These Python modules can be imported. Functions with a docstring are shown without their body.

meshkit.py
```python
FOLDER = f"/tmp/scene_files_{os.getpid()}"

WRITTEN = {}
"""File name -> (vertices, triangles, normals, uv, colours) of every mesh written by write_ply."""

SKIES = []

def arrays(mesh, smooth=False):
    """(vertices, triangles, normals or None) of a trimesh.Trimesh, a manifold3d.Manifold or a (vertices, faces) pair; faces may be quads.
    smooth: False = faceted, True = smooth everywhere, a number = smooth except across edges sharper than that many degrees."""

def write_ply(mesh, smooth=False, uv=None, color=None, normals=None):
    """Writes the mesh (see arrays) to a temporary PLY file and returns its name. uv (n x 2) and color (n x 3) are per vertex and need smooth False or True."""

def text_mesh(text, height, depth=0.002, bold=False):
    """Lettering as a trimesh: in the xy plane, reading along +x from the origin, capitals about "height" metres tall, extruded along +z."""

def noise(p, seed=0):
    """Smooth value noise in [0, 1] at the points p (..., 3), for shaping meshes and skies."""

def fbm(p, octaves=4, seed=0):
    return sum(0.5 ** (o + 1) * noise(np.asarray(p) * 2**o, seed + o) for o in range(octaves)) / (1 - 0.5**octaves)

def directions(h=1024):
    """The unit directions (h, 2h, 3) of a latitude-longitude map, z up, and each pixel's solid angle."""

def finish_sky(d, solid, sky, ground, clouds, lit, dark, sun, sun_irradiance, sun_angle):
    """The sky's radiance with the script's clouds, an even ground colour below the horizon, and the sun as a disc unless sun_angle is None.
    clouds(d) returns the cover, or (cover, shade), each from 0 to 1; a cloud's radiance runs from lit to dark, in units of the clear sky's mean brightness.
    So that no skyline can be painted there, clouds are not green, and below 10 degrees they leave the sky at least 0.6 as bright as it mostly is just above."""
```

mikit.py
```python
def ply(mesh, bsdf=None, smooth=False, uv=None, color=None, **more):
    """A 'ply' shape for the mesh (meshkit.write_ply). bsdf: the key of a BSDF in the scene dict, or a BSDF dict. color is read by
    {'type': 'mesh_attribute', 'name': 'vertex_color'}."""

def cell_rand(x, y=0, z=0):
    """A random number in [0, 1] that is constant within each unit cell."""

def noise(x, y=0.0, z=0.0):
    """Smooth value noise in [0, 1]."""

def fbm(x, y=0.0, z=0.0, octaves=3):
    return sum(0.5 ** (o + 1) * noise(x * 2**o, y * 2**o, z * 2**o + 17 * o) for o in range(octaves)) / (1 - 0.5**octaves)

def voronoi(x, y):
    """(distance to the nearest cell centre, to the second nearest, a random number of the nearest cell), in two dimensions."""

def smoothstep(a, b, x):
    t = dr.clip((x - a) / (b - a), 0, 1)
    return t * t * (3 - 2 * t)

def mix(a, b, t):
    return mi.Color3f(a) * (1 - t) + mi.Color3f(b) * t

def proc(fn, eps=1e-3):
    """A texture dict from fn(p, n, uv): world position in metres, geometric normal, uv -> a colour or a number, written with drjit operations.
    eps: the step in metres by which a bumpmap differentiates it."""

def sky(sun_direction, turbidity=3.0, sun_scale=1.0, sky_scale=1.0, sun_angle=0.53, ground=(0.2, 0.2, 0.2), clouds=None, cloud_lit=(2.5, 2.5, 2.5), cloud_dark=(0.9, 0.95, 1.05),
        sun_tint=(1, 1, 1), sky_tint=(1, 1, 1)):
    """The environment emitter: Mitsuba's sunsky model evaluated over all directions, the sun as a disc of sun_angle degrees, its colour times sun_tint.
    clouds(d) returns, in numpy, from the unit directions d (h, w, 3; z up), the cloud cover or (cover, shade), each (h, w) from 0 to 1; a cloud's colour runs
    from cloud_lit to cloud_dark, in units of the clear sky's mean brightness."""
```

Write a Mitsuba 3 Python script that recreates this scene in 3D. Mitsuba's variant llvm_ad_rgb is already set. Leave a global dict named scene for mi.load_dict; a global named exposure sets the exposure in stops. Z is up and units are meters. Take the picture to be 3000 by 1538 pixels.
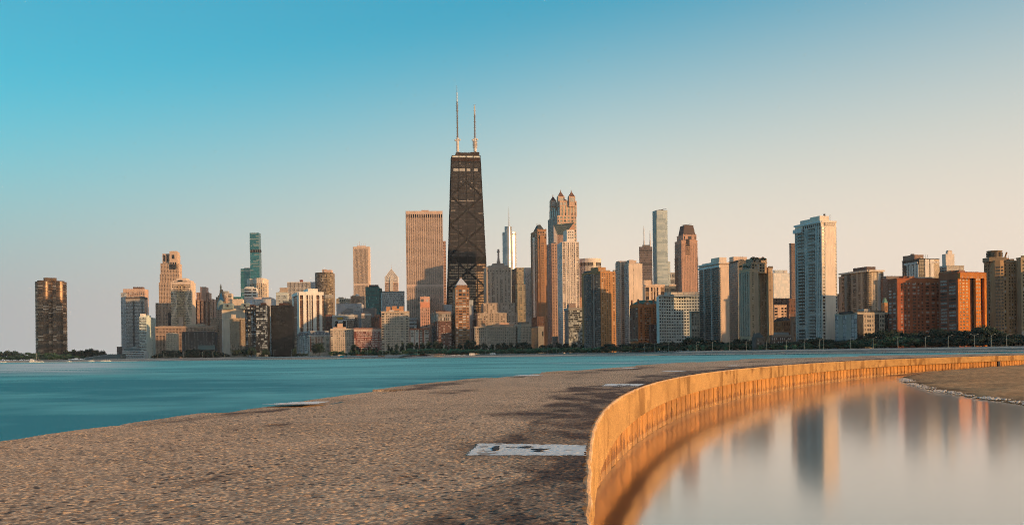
import math, random
import numpy as np
import trimesh, manifold3d
import drjit as dr
import mitsuba as mi
import mikit, meshkit
from mikit import noise, fbm, voronoi, cell_rand, smoothstep, mix

# ---------------------------------------------------------------- camera, sky, exposure
scene, labels = {'type': 'scene'}, {}
F, U0, V0, RHO, ZC = 3200.0, 1500.0, 1041.5, math.radians(0.70), 2.1   # focal length in photo pixels, horizon, roll, eye height
CR, SR = math.cos(RHO), math.sin(RHO)
TF = mi.ScalarTransform4f
scene['camera'] = {'type': 'perspective', 'fov_axis': 'x', 'fov': 2 * math.degrees(math.atan(1500 / F)), 'near_clip': 0.3, 'far_clip': 60000.0,
                   'principal_point_offset_y': -(V0 - 769) / 1538,
                   'to_world': TF().look_at(origin=[0, 0, ZC], target=[0, 100, ZC], up=[SR, 0, CR])}
SUN_EL = 8.5
SUN = [0.80, -0.60, math.tan(math.radians(SUN_EL))]
exposure = 2.2


def veil(d):
    """High thin haze: thick and warm towards the horizon and the sun, thinning overhead."""
    el = np.degrees(np.arcsin(np.clip(d[..., 2], -1, 1)))
    w = np.clip((d[..., 0] * 0.92 - d[..., 1] * 0.39 + 0.74) / 0.775, 0, 2.25)
    x = np.clip((el - 2.0 - 2.0 * w) / (12.0 + 7.5 * w + 40.0 * np.clip(w - 1, 0, 2) ** 1.4), 0, 1)
    return 1 - x * x * (3 - 2 * x), np.clip(1 - 1.8 * w, 0, 1)


CL, CD = (3.38, 2.90, 2.42), (1.80, 1.86, 1.88)      # veil towards the sun and away from it
scene['sky'] = mikit.sky(SUN, turbidity=3, sun_scale=1.0, sky_scale=1.0, clouds=veil, cloud_lit=(CL[0], CL[1], CL[2]), cloud_dark=(CD[0], CD[1], CD[2]),
                         sun_tint=(1.08, 1.07, 1.50), sky_tint=(0.33, 1.45, 1.78), ground=(0.05, 0.08, 0.09))

# ---------------------------------------------------------------- materials
# walls, glass and leaves keep the plain albedo of each piece in its uv: u = 256 * R + G, v = B, each the square root of the albedo times 255


def enc(c):
    r, g, b = (min(255, max(0, round(math.sqrt(x) * 255))) for x in c)
    return (r * 256.0 + g, float(b))


def decode(uv):
    u, v = dr.floor(uv.x + 0.5), dr.floor(uv.y + 0.5)
    r = dr.floor(u / 256)
    g, b = (u - r * 256) / 255, v / 255
    r = r / 255
    return mi.Color3f(r * r, g * g, b * b)


def wall_color(p, n, uv):
    k = 0.80 + 0.22 * noise(p.x * 0.9, p.y * 0.9, p.z * 0.07) + 0.16 * noise(p.x * 0.11, p.y * 0.11, p.z * 0.09)
    return decode(uv) * k


def plain_color(p, n, uv):
    return decode(uv)


def leaf_color(p, n, uv):
    return decode(uv) * (0.55 + 0.9 * noise(p.x * 0.35, p.y * 0.35, p.z * 0.35))


def principled(tex, **kw):
    return {'type': 'twosided', 'bsdf': {'type': 'principled', 'base_color': tex, **kw}}


def rgb(*c):
    return {'type': 'rgb', 'value': list(c)}


scene['wall_mat'] = principled(mikit.proc(wall_color), roughness=0.8, specular=0.25)
scene['glass_mat'] = principled(mikit.proc(plain_color), roughness=0.16, specular=0.3)
scene['mirror_mat'] = principled(mikit.proc(plain_color), roughness=0.3, metallic=0.6, specular=0.6)
scene['metal_mat'] = principled(mikit.proc(plain_color), roughness=0.4, metallic=0.3, specular=0.5)
scene['leaf_mat'] = principled(mikit.proc(leaf_color), roughness=0.7, specular=0.2)


def deck_color(p, n, uv):
    s, t = uv.x, uv.y                                   # metres along the pier and in from its pool edge
    d1, d2, r = voronoi(p.x * 56 + p.y * 9, p.y * 56 - p.x * 9)
    e1, e2, q = voronoi(p.x * 21 - p.y * 6, p.y * 21 + p.x * 6)
    base = mix((0.27, 0.185, 0.122), (0.43, 0.305, 0.208), fbm(p.x * 0.55, p.y * 0.35, 1.0, 4))
    chip = smoothstep(0.62, 0.98, r)
    base = base * (0.55 + 0.72 * r) * (0.82 + 0.36 * fbm(p.x * 2.7, p.y * 1.7, 5.0, 4))
    base = mix(base, mi.Color3f(0.78, 0.54, 0.33), 0.75 * chip * smoothstep(0.75, 0.2, d1))
    big = smoothstep(0.86, 0.93, q) * smoothstep(0.42, 0.25, e1)
    base = mix(base, mi.Color3f(0.80, 0.50, 0.26), 0.8 * big)
    hole = smoothstep(0.20, 0.10, q + 0.5 * (0.55 - fbm(p.x * 1.6, p.y * 0.9, 8.0, 3))) * smoothstep(0.55, 0.3, e1)
    base = mix(base, mi.Color3f(0.035, 0.026, 0.022), 0.85 * hole)
    wet = smoothstep(0.66, 0.86, fbm(s * 0.30, t * 0.9, 3.0, 4) + 0.80 * dr.exp(-dr.maximum(t, 0) * 1.25) + 0.26 * dr.exp(-dr.abs(t - 4.8) * 2.0) + 0.10 * (noise(s * 2.1, t * 2.1, 4.0) - 0.5))
    fine = smoothstep(0.35, 0.6, fbm(p.x * 3.1, p.y * 1.6, 4.0, 3))
    base = mix(base, base * mi.Color3f(0.24, 0.20, 0.19), wet * (0.5 + 0.5 * fine))
    return base


def cap_color(p, n, uv):
    s, z = uv.x, p.z
    d1, d2, r = voronoi(s * 42, z * 42)
    base = mix((0.28, 0.158, 0.056), (0.43, 0.255, 0.098), fbm(s * 0.8, z * 1.5, 2.0, 4)) * (0.78 + 0.34 * r)
    streak = smoothstep(0.46, 0.70, noise(s * 2.3, z * 0.5, 5.0)) * smoothstep(0.30, 0.60, noise(s * 0.31, 0.0, 9.0)) + 0.6 * smoothstep(0.55, 0.8, fbm(s * 1.1, z * 2.2, 3.0, 4))
    base = mix(base, base * mi.Color3f(0.52, 0.46, 0.40), dr.clip(0.85 * streak, 0, 1))
    pale = smoothstep(1.36, 1.395, z + 0.03 * noise(s * 5.0, 0.0, 2.0))
    base = mix(base, mi.Color3f(0.60, 0.42, 0.28), 0.55 * pale)
    flat = smoothstep(0.02, 0.08, uv.y + 0.05 * (noise(s * 9.0, uv.y * 9.0, 3.0) - 0.5)) * smoothstep(1.3, 1.37, z)
    return mix(base, deck_color(p, n, uv), flat)


def pile_color(p, n, uv):
    s, z = uv.x, p.z
    base = mix((0.38, 0.17, 0.036), (0.56, 0.265, 0.062), fbm(s * 1.7, z * 1.2, 0.0, 4))
    rust = smoothstep(0.55, 0.76, fbm(s * 5.0, z * 4.0, 8.0, 4) + 0.34 * smoothstep(0.42, 0.12, z) - 0.08)
    base = mix(base, mi.Color3f(0.20, 0.085, 0.022), 0.75 * rust)
    lime = smoothstep(0.17, 0.14, z + 0.05 * noise(s * 3.0, 1.0, 1.0))
    base = mix(base, mi.Color3f(0.46, 0.27, 0.11), 0.5 * lime)
    return base * smoothstep(-0.3, 0.06, z) * (0.62 + 0.38 * cell_rand(dr.floor(s / 1.16), 3.0))


def paint_color(p, n, uv):
    k = fbm(p.x * 3.0, p.y * 2.0, 1.0, 4)
    base = mix((0.50, 0.50, 0.49), (0.66, 0.67, 0.67), k)
    return mix(base, mi.Color3f(0.22, 0.17, 0.13), 0.8 * smoothstep(0.66, 0.74, fbm(p.x * 9.0, p.y * 5.0, 6.0, 4)))


def lake_color(p, n, uv):
    k = fbm(p.x * 0.022 + 5, p.y * 0.03, 0.0, 4)
    f = fbm(p.x * 0.11 + 0.04 * p.y, p.y * 0.15, 3.0, 4)
    g = fbm(p.x * 0.5, p.y * 0.22, 6.0, 3)
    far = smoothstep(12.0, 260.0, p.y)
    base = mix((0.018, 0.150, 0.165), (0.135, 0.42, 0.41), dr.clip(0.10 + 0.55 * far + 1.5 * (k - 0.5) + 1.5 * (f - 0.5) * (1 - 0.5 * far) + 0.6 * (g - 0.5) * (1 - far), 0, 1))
    # pale spray and foam trailing on the water behind passing boats
    m = smoothstep(1.0, 0.15, dr.abs(p.x + 0.425 * p.y + 14 * (noise(p.y * 0.02, 4.0) - 0.5)) / (0.10 * p.y + 6.0)) * smoothstep(145.0, 215.0, p.y) * smoothstep(1500.0, 700.0, p.y)
    m = m * smoothstep(0.18, 0.55, fbm(p.x * 0.010, p.y * 0.022, 7.0, 4) + 0.10)
    d = smoothstep(1.0, 0.0, dr.abs(p.y - (262.0 - 1.0 * (p.x - 28))) / 26.0) * smoothstep(26.0, 0.0, dr.abs(p.x - 28)) * smoothstep(0.3, 0.6, fbm(p.x * 0.08, p.y * 0.05, 9.0, 3))
    return mix(base, mi.Color3f(0.56, 0.54, 0.53), dr.clip(0.85 * m + 0.8 * d, 0, 0.9))


def sand_color(p, n, uv):
    base = mix((0.30, 0.155, 0.070), (0.50, 0.275, 0.13), fbm(p.x * 0.5, p.y * 0.25, 0.0, 4))
    base = base * (0.45 + 1.0 * fbm(p.x * 5.0, p.y * 2.5, 2.0, 3))
    return mix(base * 0.45, base, smoothstep(0.01, 0.10, p.z))


def shore_color(p, n, uv):
    return decode(uv) * (0.7 + 0.35 * noise(p.x * 0.25, p.y * 0.25, p.z * 1.4) + 0.25 * noise(p.x * 1.3, p.y * 1.3, p.z * 0.8))


scene['deck_mat'] = principled(mikit.proc(deck_color), roughness=0.75, specular=0.3)
scene['cap_mat'] = principled(mikit.proc(cap_color), roughness=0.85, specular=0.2)
scene['pile_mat'] = principled(mikit.proc(pile_color), roughness=0.6, specular=0.35)
scene['paint_mat'] = principled(mikit.proc(paint_color), roughness=0.6, specular=0.3)
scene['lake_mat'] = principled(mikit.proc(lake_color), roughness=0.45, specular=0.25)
scene['pool_mat'] = principled(rgb(0.38, 0.34, 0.30), roughness=0.10, metallic=0.85, specular=0.8)
scene['sand_mat'] = principled(mikit.proc(sand_color), roughness=0.9, specular=0.2)
scene['shore_mat'] = principled(mikit.proc(shore_color), roughness=0.85, specular=0.2)

# ---------------------------------------------------------------- helpers
USED = {}


def numbered(name):
    k = USED.get(name, 0)
    USED[name] = k + 1
    return name if k == 0 else f'{name}_{k:03d}'


def px(u, v, Y):
    """World point at depth Y seen at photo pixel (u, v)."""
    x, y = (u - U0) / F, -(v - V0) / F
    return np.array([Y * (x * CR + y * SR), Y, ZC + Y * (-x * SR + y * CR)])


def ground(u, v, z):
    """World point at height z seen at photo pixel (u, v)."""
    x, y = (u - U0) / F, -(v - V0) / F
    Y = (z - ZC) / (-x * SR + y * CR)
    return np.array([Y * (x * CR + y * SR), Y, z])


def pix_u(X, Y):
    return U0 + F * (X / Y)


CUBE_V = np.array([[x, y, z] for x in (0, 1) for y in (0, 1) for z in (0, 1)], float)
CUBE_F = np.array([[0, 1, 3], [0, 3, 2], [4, 6, 7], [4, 7, 5], [0, 4, 5], [0, 5, 1], [2, 3, 7], [2, 7, 6], [0, 2, 6], [0, 6, 4], [1, 5, 7], [1, 7, 3]])


class MB:
    """Collects coloured pieces for one mesh."""

    def __init__(self, mat='wall_mat'):
        self.v, self.f, self.uv, self.n, self.mat = [], [], [], 0, mat

    def add(self, v, f, col):
        v, f = np.asarray(v, float), np.asarray(f, int)
        if f.shape[1] == 4:
            f = np.vstack([f[:, [0, 1, 2]], f[:, [0, 2, 3]]])
        self.v.append(v)
        self.f.append(f + self.n)
        self.uv.append(np.tile(enc(col), (len(v), 1)) if np.ndim(col) == 1 else np.asarray(col))
        self.n += len(v)

    def box(self, lo, hi, col, rot=0.0, about=(0, 0)):
        lo, hi = np.asarray(lo, float), np.asarray(hi, float)
        v = lo + CUBE_V * (hi - lo)
        if rot:
            c, s = math.cos(rot), math.sin(rot)
            x, y = v[:, 0] - about[0], v[:, 1] - about[1]
            v[:, 0], v[:, 1] = about[0] + c * x - s * y, about[1] + s * x + c * y
        self.add(v, CUBE_F, col)

    def prism(self, pts, z0, z1, col, top=None):
        """Upright prism over a counter-clockwise outline; top: outline of the upper end."""
        a = np.asarray(pts, float)
        b = a if top is None else np.asarray(top, float)
        n = len(a)
        v = np.vstack([np.c_[a, np.full(n, z0)], np.c_[b, np.full(n, z1)]])
        i = np.arange(n)
        j = (i + 1) % n
        f = [np.c_[i, j, j + n], np.c_[i, j + n, i + n]]
        k = np.arange(1, n - 1)
        f += [np.c_[k * 0 + n, k + n, k + 1 + n], np.c_[k * 0, k + 1, k]]
        self.add(v, np.vstack(f), col)

    def tube(self, pts, rad, col, sides=6):
        p = np.asarray(pts, float)
        rad = np.broadcast_to(rad, len(p))
        t = np.gradient(p, axis=0)
        t /= np.linalg.norm(t, axis=1, keepdims=True) + 1e-12
        a = np.cross(t, np.where(np.abs(t[:, 2:]) < 0.9, [0, 0, 1.0], [1.0, 0, 0]))
        a /= np.linalg.norm(a, axis=1, keepdims=True) + 1e-12
        b = np.cross(t, a)
        g = np.arange(sides) * 2 * np.pi / sides
        v = (p[:, None] + rad[:, None, None] * (np.cos(g)[None, :, None] * a[:, None] + np.sin(g)[None, :, None] * b[:, None])).reshape(-1, 3)
        i, j = np.meshgrid(np.arange(len(p) - 1), np.arange(sides), indexing='ij')
        q = np.stack([i * sides + j, i * sides + (j + 1) % sides, (i + 1) * sides + (j + 1) % sides, (i + 1) * sides + j], -1).reshape(-1, 4)
        k = np.arange(1, sides - 1)
        e = (len(p) - 1) * sides
        caps = np.vstack([np.c_[k * 0, k + 1, k], np.c_[k * 0 + e, k + e, k + 1 + e]])
        self.add(v, np.vstack([q[:, [0, 1, 2]], q[:, [0, 2, 3]], caps]), col)

    def mesh(self, m, col):
        v, f, _ = meshkit.arrays(m)
        self.add(v, f, col)

    def shape(self, **kw):
        return mikit.ply((np.vstack(self.v), np.vstack(self.f)), self.mat, uv=np.vstack(self.uv), **kw)


class Thing:
    """A top-level object: parts are collected in meshes by name and written by done()."""

    def __init__(self, name, label, cat=None, group=None, kind=None):
        self.key, self.parts, self.count = numbered(name), {}, {}
        labels[self.key] = {'label': label}
        for k, x in (('category', cat), ('group', group), ('kind', kind)):
            if x:
                labels[self.key][k] = x

    def mb(self, part, mat='wall_mat'):
        if part not in self.parts:
            self.parts[part] = MB(mat)
        return self.parts[part]

    def new(self, part):
        k = self.count.get(part, 0)
        self.count[part] = k + 1
        return f'{self.key}__{part}' if k == 0 else f'{self.key}__{part}_{k:03d}'

    def put(self, part, shape, **lab):
        key = self.new(part)
        scene[key] = shape
        if lab:
            labels[key] = lab
        return key

    def done(self):
        for part, m in self.parts.items():
            if m.n:
                key = self.put(part, m.shape())
                if part in STUFF:
                    labels[key] = {'kind': 'stuff'}
        return self


STUFF = {'window_grid', 'balcony_grid', 'brick_grid'}


def pick(pal, rnd, n):
    cols, w = [p[0] for p in pal], np.array([p[1] for p in pal], float)
    return [cols[i] for i in rnd.choice(len(cols), n, p=w / w.sum())]


PANE = {}


def pane_shape(w, h, col, mat):
    k = (round(w, 1), round(h, 1), tuple(np.round(col, 3)), mat)
    if k not in PANE:
        m = MB(mat)
        m.box((0, 0, 0), (k[0], 0.08, k[1]), k[2])
        PANE[k] = m.shape()
    return PANE[k]


class Face:
    """A flat facade: origin at its lower left corner seen from outside, d along it, n outwards; wt, shift: width of and offset to the upper end (tapering)."""

    def __init__(self, T, P, d, n, W, H, col, top=None, wt=None):
        self.T, self.P, self.d, self.n, self.W, self.H, self.col = T, np.asarray(P, float), np.asarray(d, float), np.asarray(n, float), W, H, col
        self.shift, self.k = (np.zeros(3) if top is None else np.asarray(top, float) - self.P - [0, 0, H]), (1 if wt is None else wt / W)
        self.d3, self.n3 = np.r_[self.d, 0], np.r_[self.n, 0]
        Y = max(self.P[1], 50)
        X = self.P[0]
        self.ppm_v = F / Y
        self.ppm_h = F / Y * abs(self.d[0] - X / Y * self.d[1])

    def at(self, s, t, o):
        s, t, o = (np.asarray(x, float)[..., None] for x in (s, t, o))
        fr = t / self.H
        return self.P + self.shift * fr + self.d3 * s * (1 + (self.k - 1) * fr) + self.n3 * o + np.array([0, 0, 1.0]) * t

    def boxes(self, part, b, col, mat='wall_mat'):
        """b: rows of s0, s1, t0, t1, o0, o1 in metres; col: one colour or one per row."""
        b = np.atleast_2d(np.asarray(b, float))
        if not len(b) or b.size == 0:
            return
        c = CUBE_V
        s = b[:, None, 0] + c[None, :, 0] * (b[:, None, 1] - b[:, None, 0])
        o = b[:, None, 4] + c[None, :, 1] * (b[:, None, 5] - b[:, None, 4])
        t = b[:, None, 2] + c[None, :, 2] * (b[:, None, 3] - b[:, None, 2])
        v = self.at(s, t, o).reshape(-1, 3)
        f = (CUBE_F[None] + 8 * np.arange(len(b))[:, None, None]).reshape(-1, 3)
        if np.ndim(col[0]):
            col = np.repeat([enc(x) for x in col], 8, axis=0)
        self.T.mb(part, mat).add(v, f, col)

    def poly(self, part, pts, o0, o1, col, mat='wall_mat'):
        """A convex polygon on the face, counter-clockwise, with thickness."""
        p = np.asarray(pts, float)
        n = len(p)
        v = np.vstack([self.at(p[:, 0], p[:, 1], np.full(n, o0)), self.at(p[:, 0], p[:, 1], np.full(n, o1))])
        i = np.arange(n)
        j = (i + 1) % n
        k = np.arange(1, n - 1)
        self.T.mb(part, mat).add(v, np.vstack([np.c_[i, j, j + n], np.c_[i, j + n, i + n], np.c_[k * 0 + n, k + n, k + 1 + n]]), col)

    def grid(self, n, m, fw=0.6, fh=0.55, dp=0.35, ds=0.3, pal=None, s=(0, 1), t=None, col=None, scol=None, lone=None, skip=None, mat='glass_mat', seed=None, group=0, sill=0.45, wname='window', frame=None, edge=0.5):
        """Windows set back between piers (proud by dp) and spandrels (by ds). n: columns, or a list of (width, window share). t: heights (z) of the lower and upper end."""
        T, pal = self.T, pal or PAL['dark']
        rnd = np.random.default_rng(seed if seed is not None else abs(hash((round(self.P[0]), round(self.P[1]), m))) % 2**31)
        s0, s1 = s[0] * self.W, s[1] * self.W
        t0, t1 = (0, self.H) if t is None else (max(0, t[0] - self.P[2]), t[1] - self.P[2])
        cols = [(1.0, fw)] * n if isinstance(n, int) else n
        tot, fh = sum(c[0] for c in cols), min(0.95, fh * 1.08)
        cols = [(w_, min(0.95, q_ * 1.1)) for w_, q_ in cols]
        x, wins = s0, []
        for w, q in cols:
            w = w * (s1 - s0) / tot
            if q > 0:
                wins.append((x + w * (1 - q) / 2, x + w * (1 + q) / 2))
            x += w
        ph = (t1 - t0) / m
        lo = t0 + ph * (1 - fh) * sill + ph * np.arange(m)
        hi = lo + ph * fh
        col, scol = col or self.col, scol or col or self.col
        ex = [s0] + [e for a in wins for e in a] + [s1]
        if dp > 0:
            self.boxes('wall', [(ex[i], ex[i + 1], t0, t1, 0, dp) for i in range(0, len(ex), 2) if ex[i + 1] - ex[i] > 0.02], col)
        ez = [t0] + [e for a in zip(lo, hi) for e in a] + [t1]
        if ds > 0:
            self.boxes('wall', [(s0 + 0.01, s1 - 0.01, ez[i], ez[i + 1], 0, ds) for i in range(0, len(ez), 2) if ez[i + 1] - ez[i] > 0.02], scol)
        cells = [(i, j) for j in range(m) for i in range(len(wins)) if not (skip and skip(i, j))]
        fill = [(wins[i][0], wins[i][1], lo[j], hi[j], 0, min(dp, ds) if min(dp, ds) > 0 else 0.2) for j in range(m) for i in range(len(wins)) if skip and skip(i, j)]
        if fill:
            self.boxes('wall', fill, col)
        if not cells:
            return
        cc = pick(pal, rnd, len(cells))
        if group:      # neighbours in a row share curtains
            for q in range(1, len(cells)):
                if cells[q][1] == cells[q - 1][1] and rnd.random() < group:
                    cc[q] = cc[q - 1]
        cc = [tuple(np.array(c) * 0.65) if max(c) < 0.2 else c for c in cc] if mat == 'glass_mat' else cc
        wpx, hpx = (wins[0][1] - wins[0][0]) * self.ppm_h, (hi[0] - lo[0]) * self.ppm_v
        if lone is None:
            lone = max(wpx, hpx) >= 8.5 and min(wpx, hpx) >= 3.5
        done = T.count.get(wname, 0)
        keep = []
        for (i, j), c in zip(cells, cc):
            a, b = wins[i]
            if lone and done < 300:
                done += 1
                o = self.at(a, lo[j], 0.04)
                M = np.eye(4)
                M[:3, 0], M[:3, 1], M[:3, 2], M[:3, 3] = self.d3, self.n3, [0, 0, 1], o
                T.put(wname, {**pane_shape(b - a, hi[j] - lo[j], c, mat), 'to_world': TF(M.tolist())})
            else:
                keep.append((a, b, lo[j], hi[j], 0.0, 0.10, c))
        if keep:
            self.boxes('window_grid', [k[:6] for k in keep], [k[6] for k in keep], mat)
        if frame:
            self.boxes('wall', [(wins[i][0] + (wins[i][1] - wins[i][0]) * 0.5 - 0.06, wins[i][0] + (wins[i][1] - wins[i][0]) * 0.5 + 0.06, lo[j], hi[j], 0.1, 0.2) for i, j in cells], frame)

    def slab(self, part, s0, s1, z0, z1, o0, o1, col, mat='wall_mat'):
        self.boxes(part, [(s0 * self.W, s1 * self.W, z0 - self.P[2], z1 - self.P[2], o0, o1)], col, mat)

    def balconies(self, m, bays, depth, col, rail=None, t=None, rail_h=1.0, dark=None, lone=False):
        """One balcony per floor in each bay (s0, s1 as shares of the width)."""
        t0, t1 = (0, self.H) if t is None else (max(0, t[0] - self.P[2]), t[1] - self.P[2])
        ph = (t1 - t0) / m
        rail = rail or col
        for a, b in bays:
            a, b = a * self.W, b * self.W
            if dark is not None:
                self.boxes('window_grid', [(a + 0.2, b - 0.2, t0 + ph * j + 0.4, t0 + ph * (j + 1) - 0.05, 0, 0.14) for j in range(m)], dark, 'glass_mat')
            for j in range(m):
                z = t0 + ph * j
                rows = [(a, b, z, z + 0.3, 0, depth), (a, b, z + 0.3, z + 0.3 + rail_h, depth - 0.12, depth), (a, a + 0.12, z + 0.3, z + 0.3 + rail_h, 0.0, depth - 0.12), (b - 0.12, b, z + 0.3, z + 0.3 + rail_h, 0.0, depth - 0.12)]
                if lone and self.T.count.get('balcony', 0) < 300:
                    old = self.T.parts.pop('balcony_one', None)
                    self.boxes('balcony_one', rows, [col] + [rail] * 3)
                    self.T.put('balcony', self.T.parts.pop('balcony_one').shape())
                else:
                    self.boxes('balcony_grid', rows, [col] + [rail] * 3)


class Vol:
    """An upright box of a building, placed by its nearest corner (uC, depth Y) and the photo columns uL, uR of its two visible faces' far edges."""

    def __init__(self, T, uL, uC, uR, vt, Y, col, a=7.0, vb=None, LL=None, LR=None, z0=None, part='wall', roof=True):
        self.T, self.col, a = T, col, math.radians(a)
        vm = (vt + (vb or 1030)) / 2
        C = px(uC, vm, Y)
        self.C = C[:2]
        self.dr, self.dl = np.array([math.cos(a), math.sin(a)]), np.array([-math.sin(a), math.cos(a)])
        k = (C[0], Y)

        def reach(u, d):
            x = px(u, vm, 1.0)[0]
            den = d[0] - x * d[1]
            return (x * Y - C[0]) / den if abs(den) > 1e-6 else 1e9
        self.LR = LR if LR else reach(uR, self.dr)
        self.LL = LL if LL else reach(uL, self.dl)
        for nm, w in (('LR', self.LR), ('LL', self.LL)):
            if not 3 < w < 160:
                if VERBOSE:
                    print('size', T.key, nm, round(w, 1))
                setattr(self, nm, min(max(w if w > 0 else 30.0, 3.0), 90.0) if w < 1e8 else 30.0)
        if LL and C[0] / Y > -self.dl[0] * -1 / self.dl[1] and not uL < uC - 8:      # the left flank would show: keep it a narrow sliver that starts at uL
            q = self.C + self.LL * self.dl
            if pix_u(*q) < uL - 4:
                self.LL = min(self.LL, 7.0)
                for _ in range(4):
                    q = self.C + self.LL * self.dl
                    self.C = self.C + self.dr * (uL - pix_u(*q)) * Y / F
                C = np.r_[self.C, 0]
                x = px(uR, vm, 1.0)[0]
                if not LR:
                    self.LR = max(3.0, (x * self.C[1] - self.C[0]) / (self.dr[0] - x * self.dr[1]))
        self.z1 = px(uC, vt, Y)[2]
        self.z0 = z0 if z0 is not None else (2.0 if vb is None else px(uC, vb, Y)[2])
        self.Y, self.H = Y, self.z1 - self.z0
        C, R, L = self.C, self.C + self.LR * self.dr, self.C + self.LL * self.dl
        self.pts = [C, R, R + self.LL * self.dl, L]
        m = T.mb(part)
        m.prism(self.pts, self.z0, self.z1, col)
        self.R = Face(T, np.r_[C, self.z0], self.dr, [math.sin(a), -math.cos(a)], self.LR, self.H, col)
        self.L = Face(T, np.r_[L, self.z0], -self.dl, -self.dr, self.LL, self.H, col)
        if roof:      # parapet and small plant on the roof
            e = 0.35
            for P0, d, n, W in ((C, self.dr, self.R.n, self.LR), (L, -self.dl, self.L.n, self.LL)):
                Face(T, np.r_[P0, self.z1], d, n, W, 1.0, col).boxes(part, [(-e, W + e, -0.4, 0.9, -0.3, e)], col)

    def z(self, v):
        return px(pix_u(*self.C), v, self.Y)[2]

    def sub(self, r0, r1, l0, l1, z0, z1, col, part='penthouse', mat='wall_mat'):
        """A box over part of the plan: shares r along the right face, l along the left face."""
        q = [self.C + self.LR * r * self.dr + self.LL * l * self.dl for r, l in ((r0, l0), (r1, l0), (r1, l1), (r0, l1))]
        self.T.mb(part, mat).prism(q, z0, z1, col)
        return q

    def clutter(self, seed=0, k=5, col=(0.16, 0.14, 0.13), h=3.0, mast=1):
        rnd = np.random.default_rng(seed + 11)
        for _ in range(k):
            r, l = rnd.uniform(0.05, 0.8), rnd.uniform(0.0, 0.5)
            self.sub(r, r + rnd.uniform(0.06, 0.2), l, l + rnd.uniform(0.1, 0.3), self.z1 - 0.2, self.z1 + h * rnd.uniform(0.4, 1.0), tuple(np.array(col) * rnd.uniform(0.6, 1.5)), 'rooftop_unit')
        for _ in range(mast):
            p = self.C + self.LR * rnd.uniform(0.2, 0.8) * self.dr + self.LL * 0.3 * self.dl
            self.T.mb('mast').tube([np.r_[p, self.z1], np.r_[p, self.z1 + h * 2.2]], 0.2, (0.2, 0.2, 0.2), 5)


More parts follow.
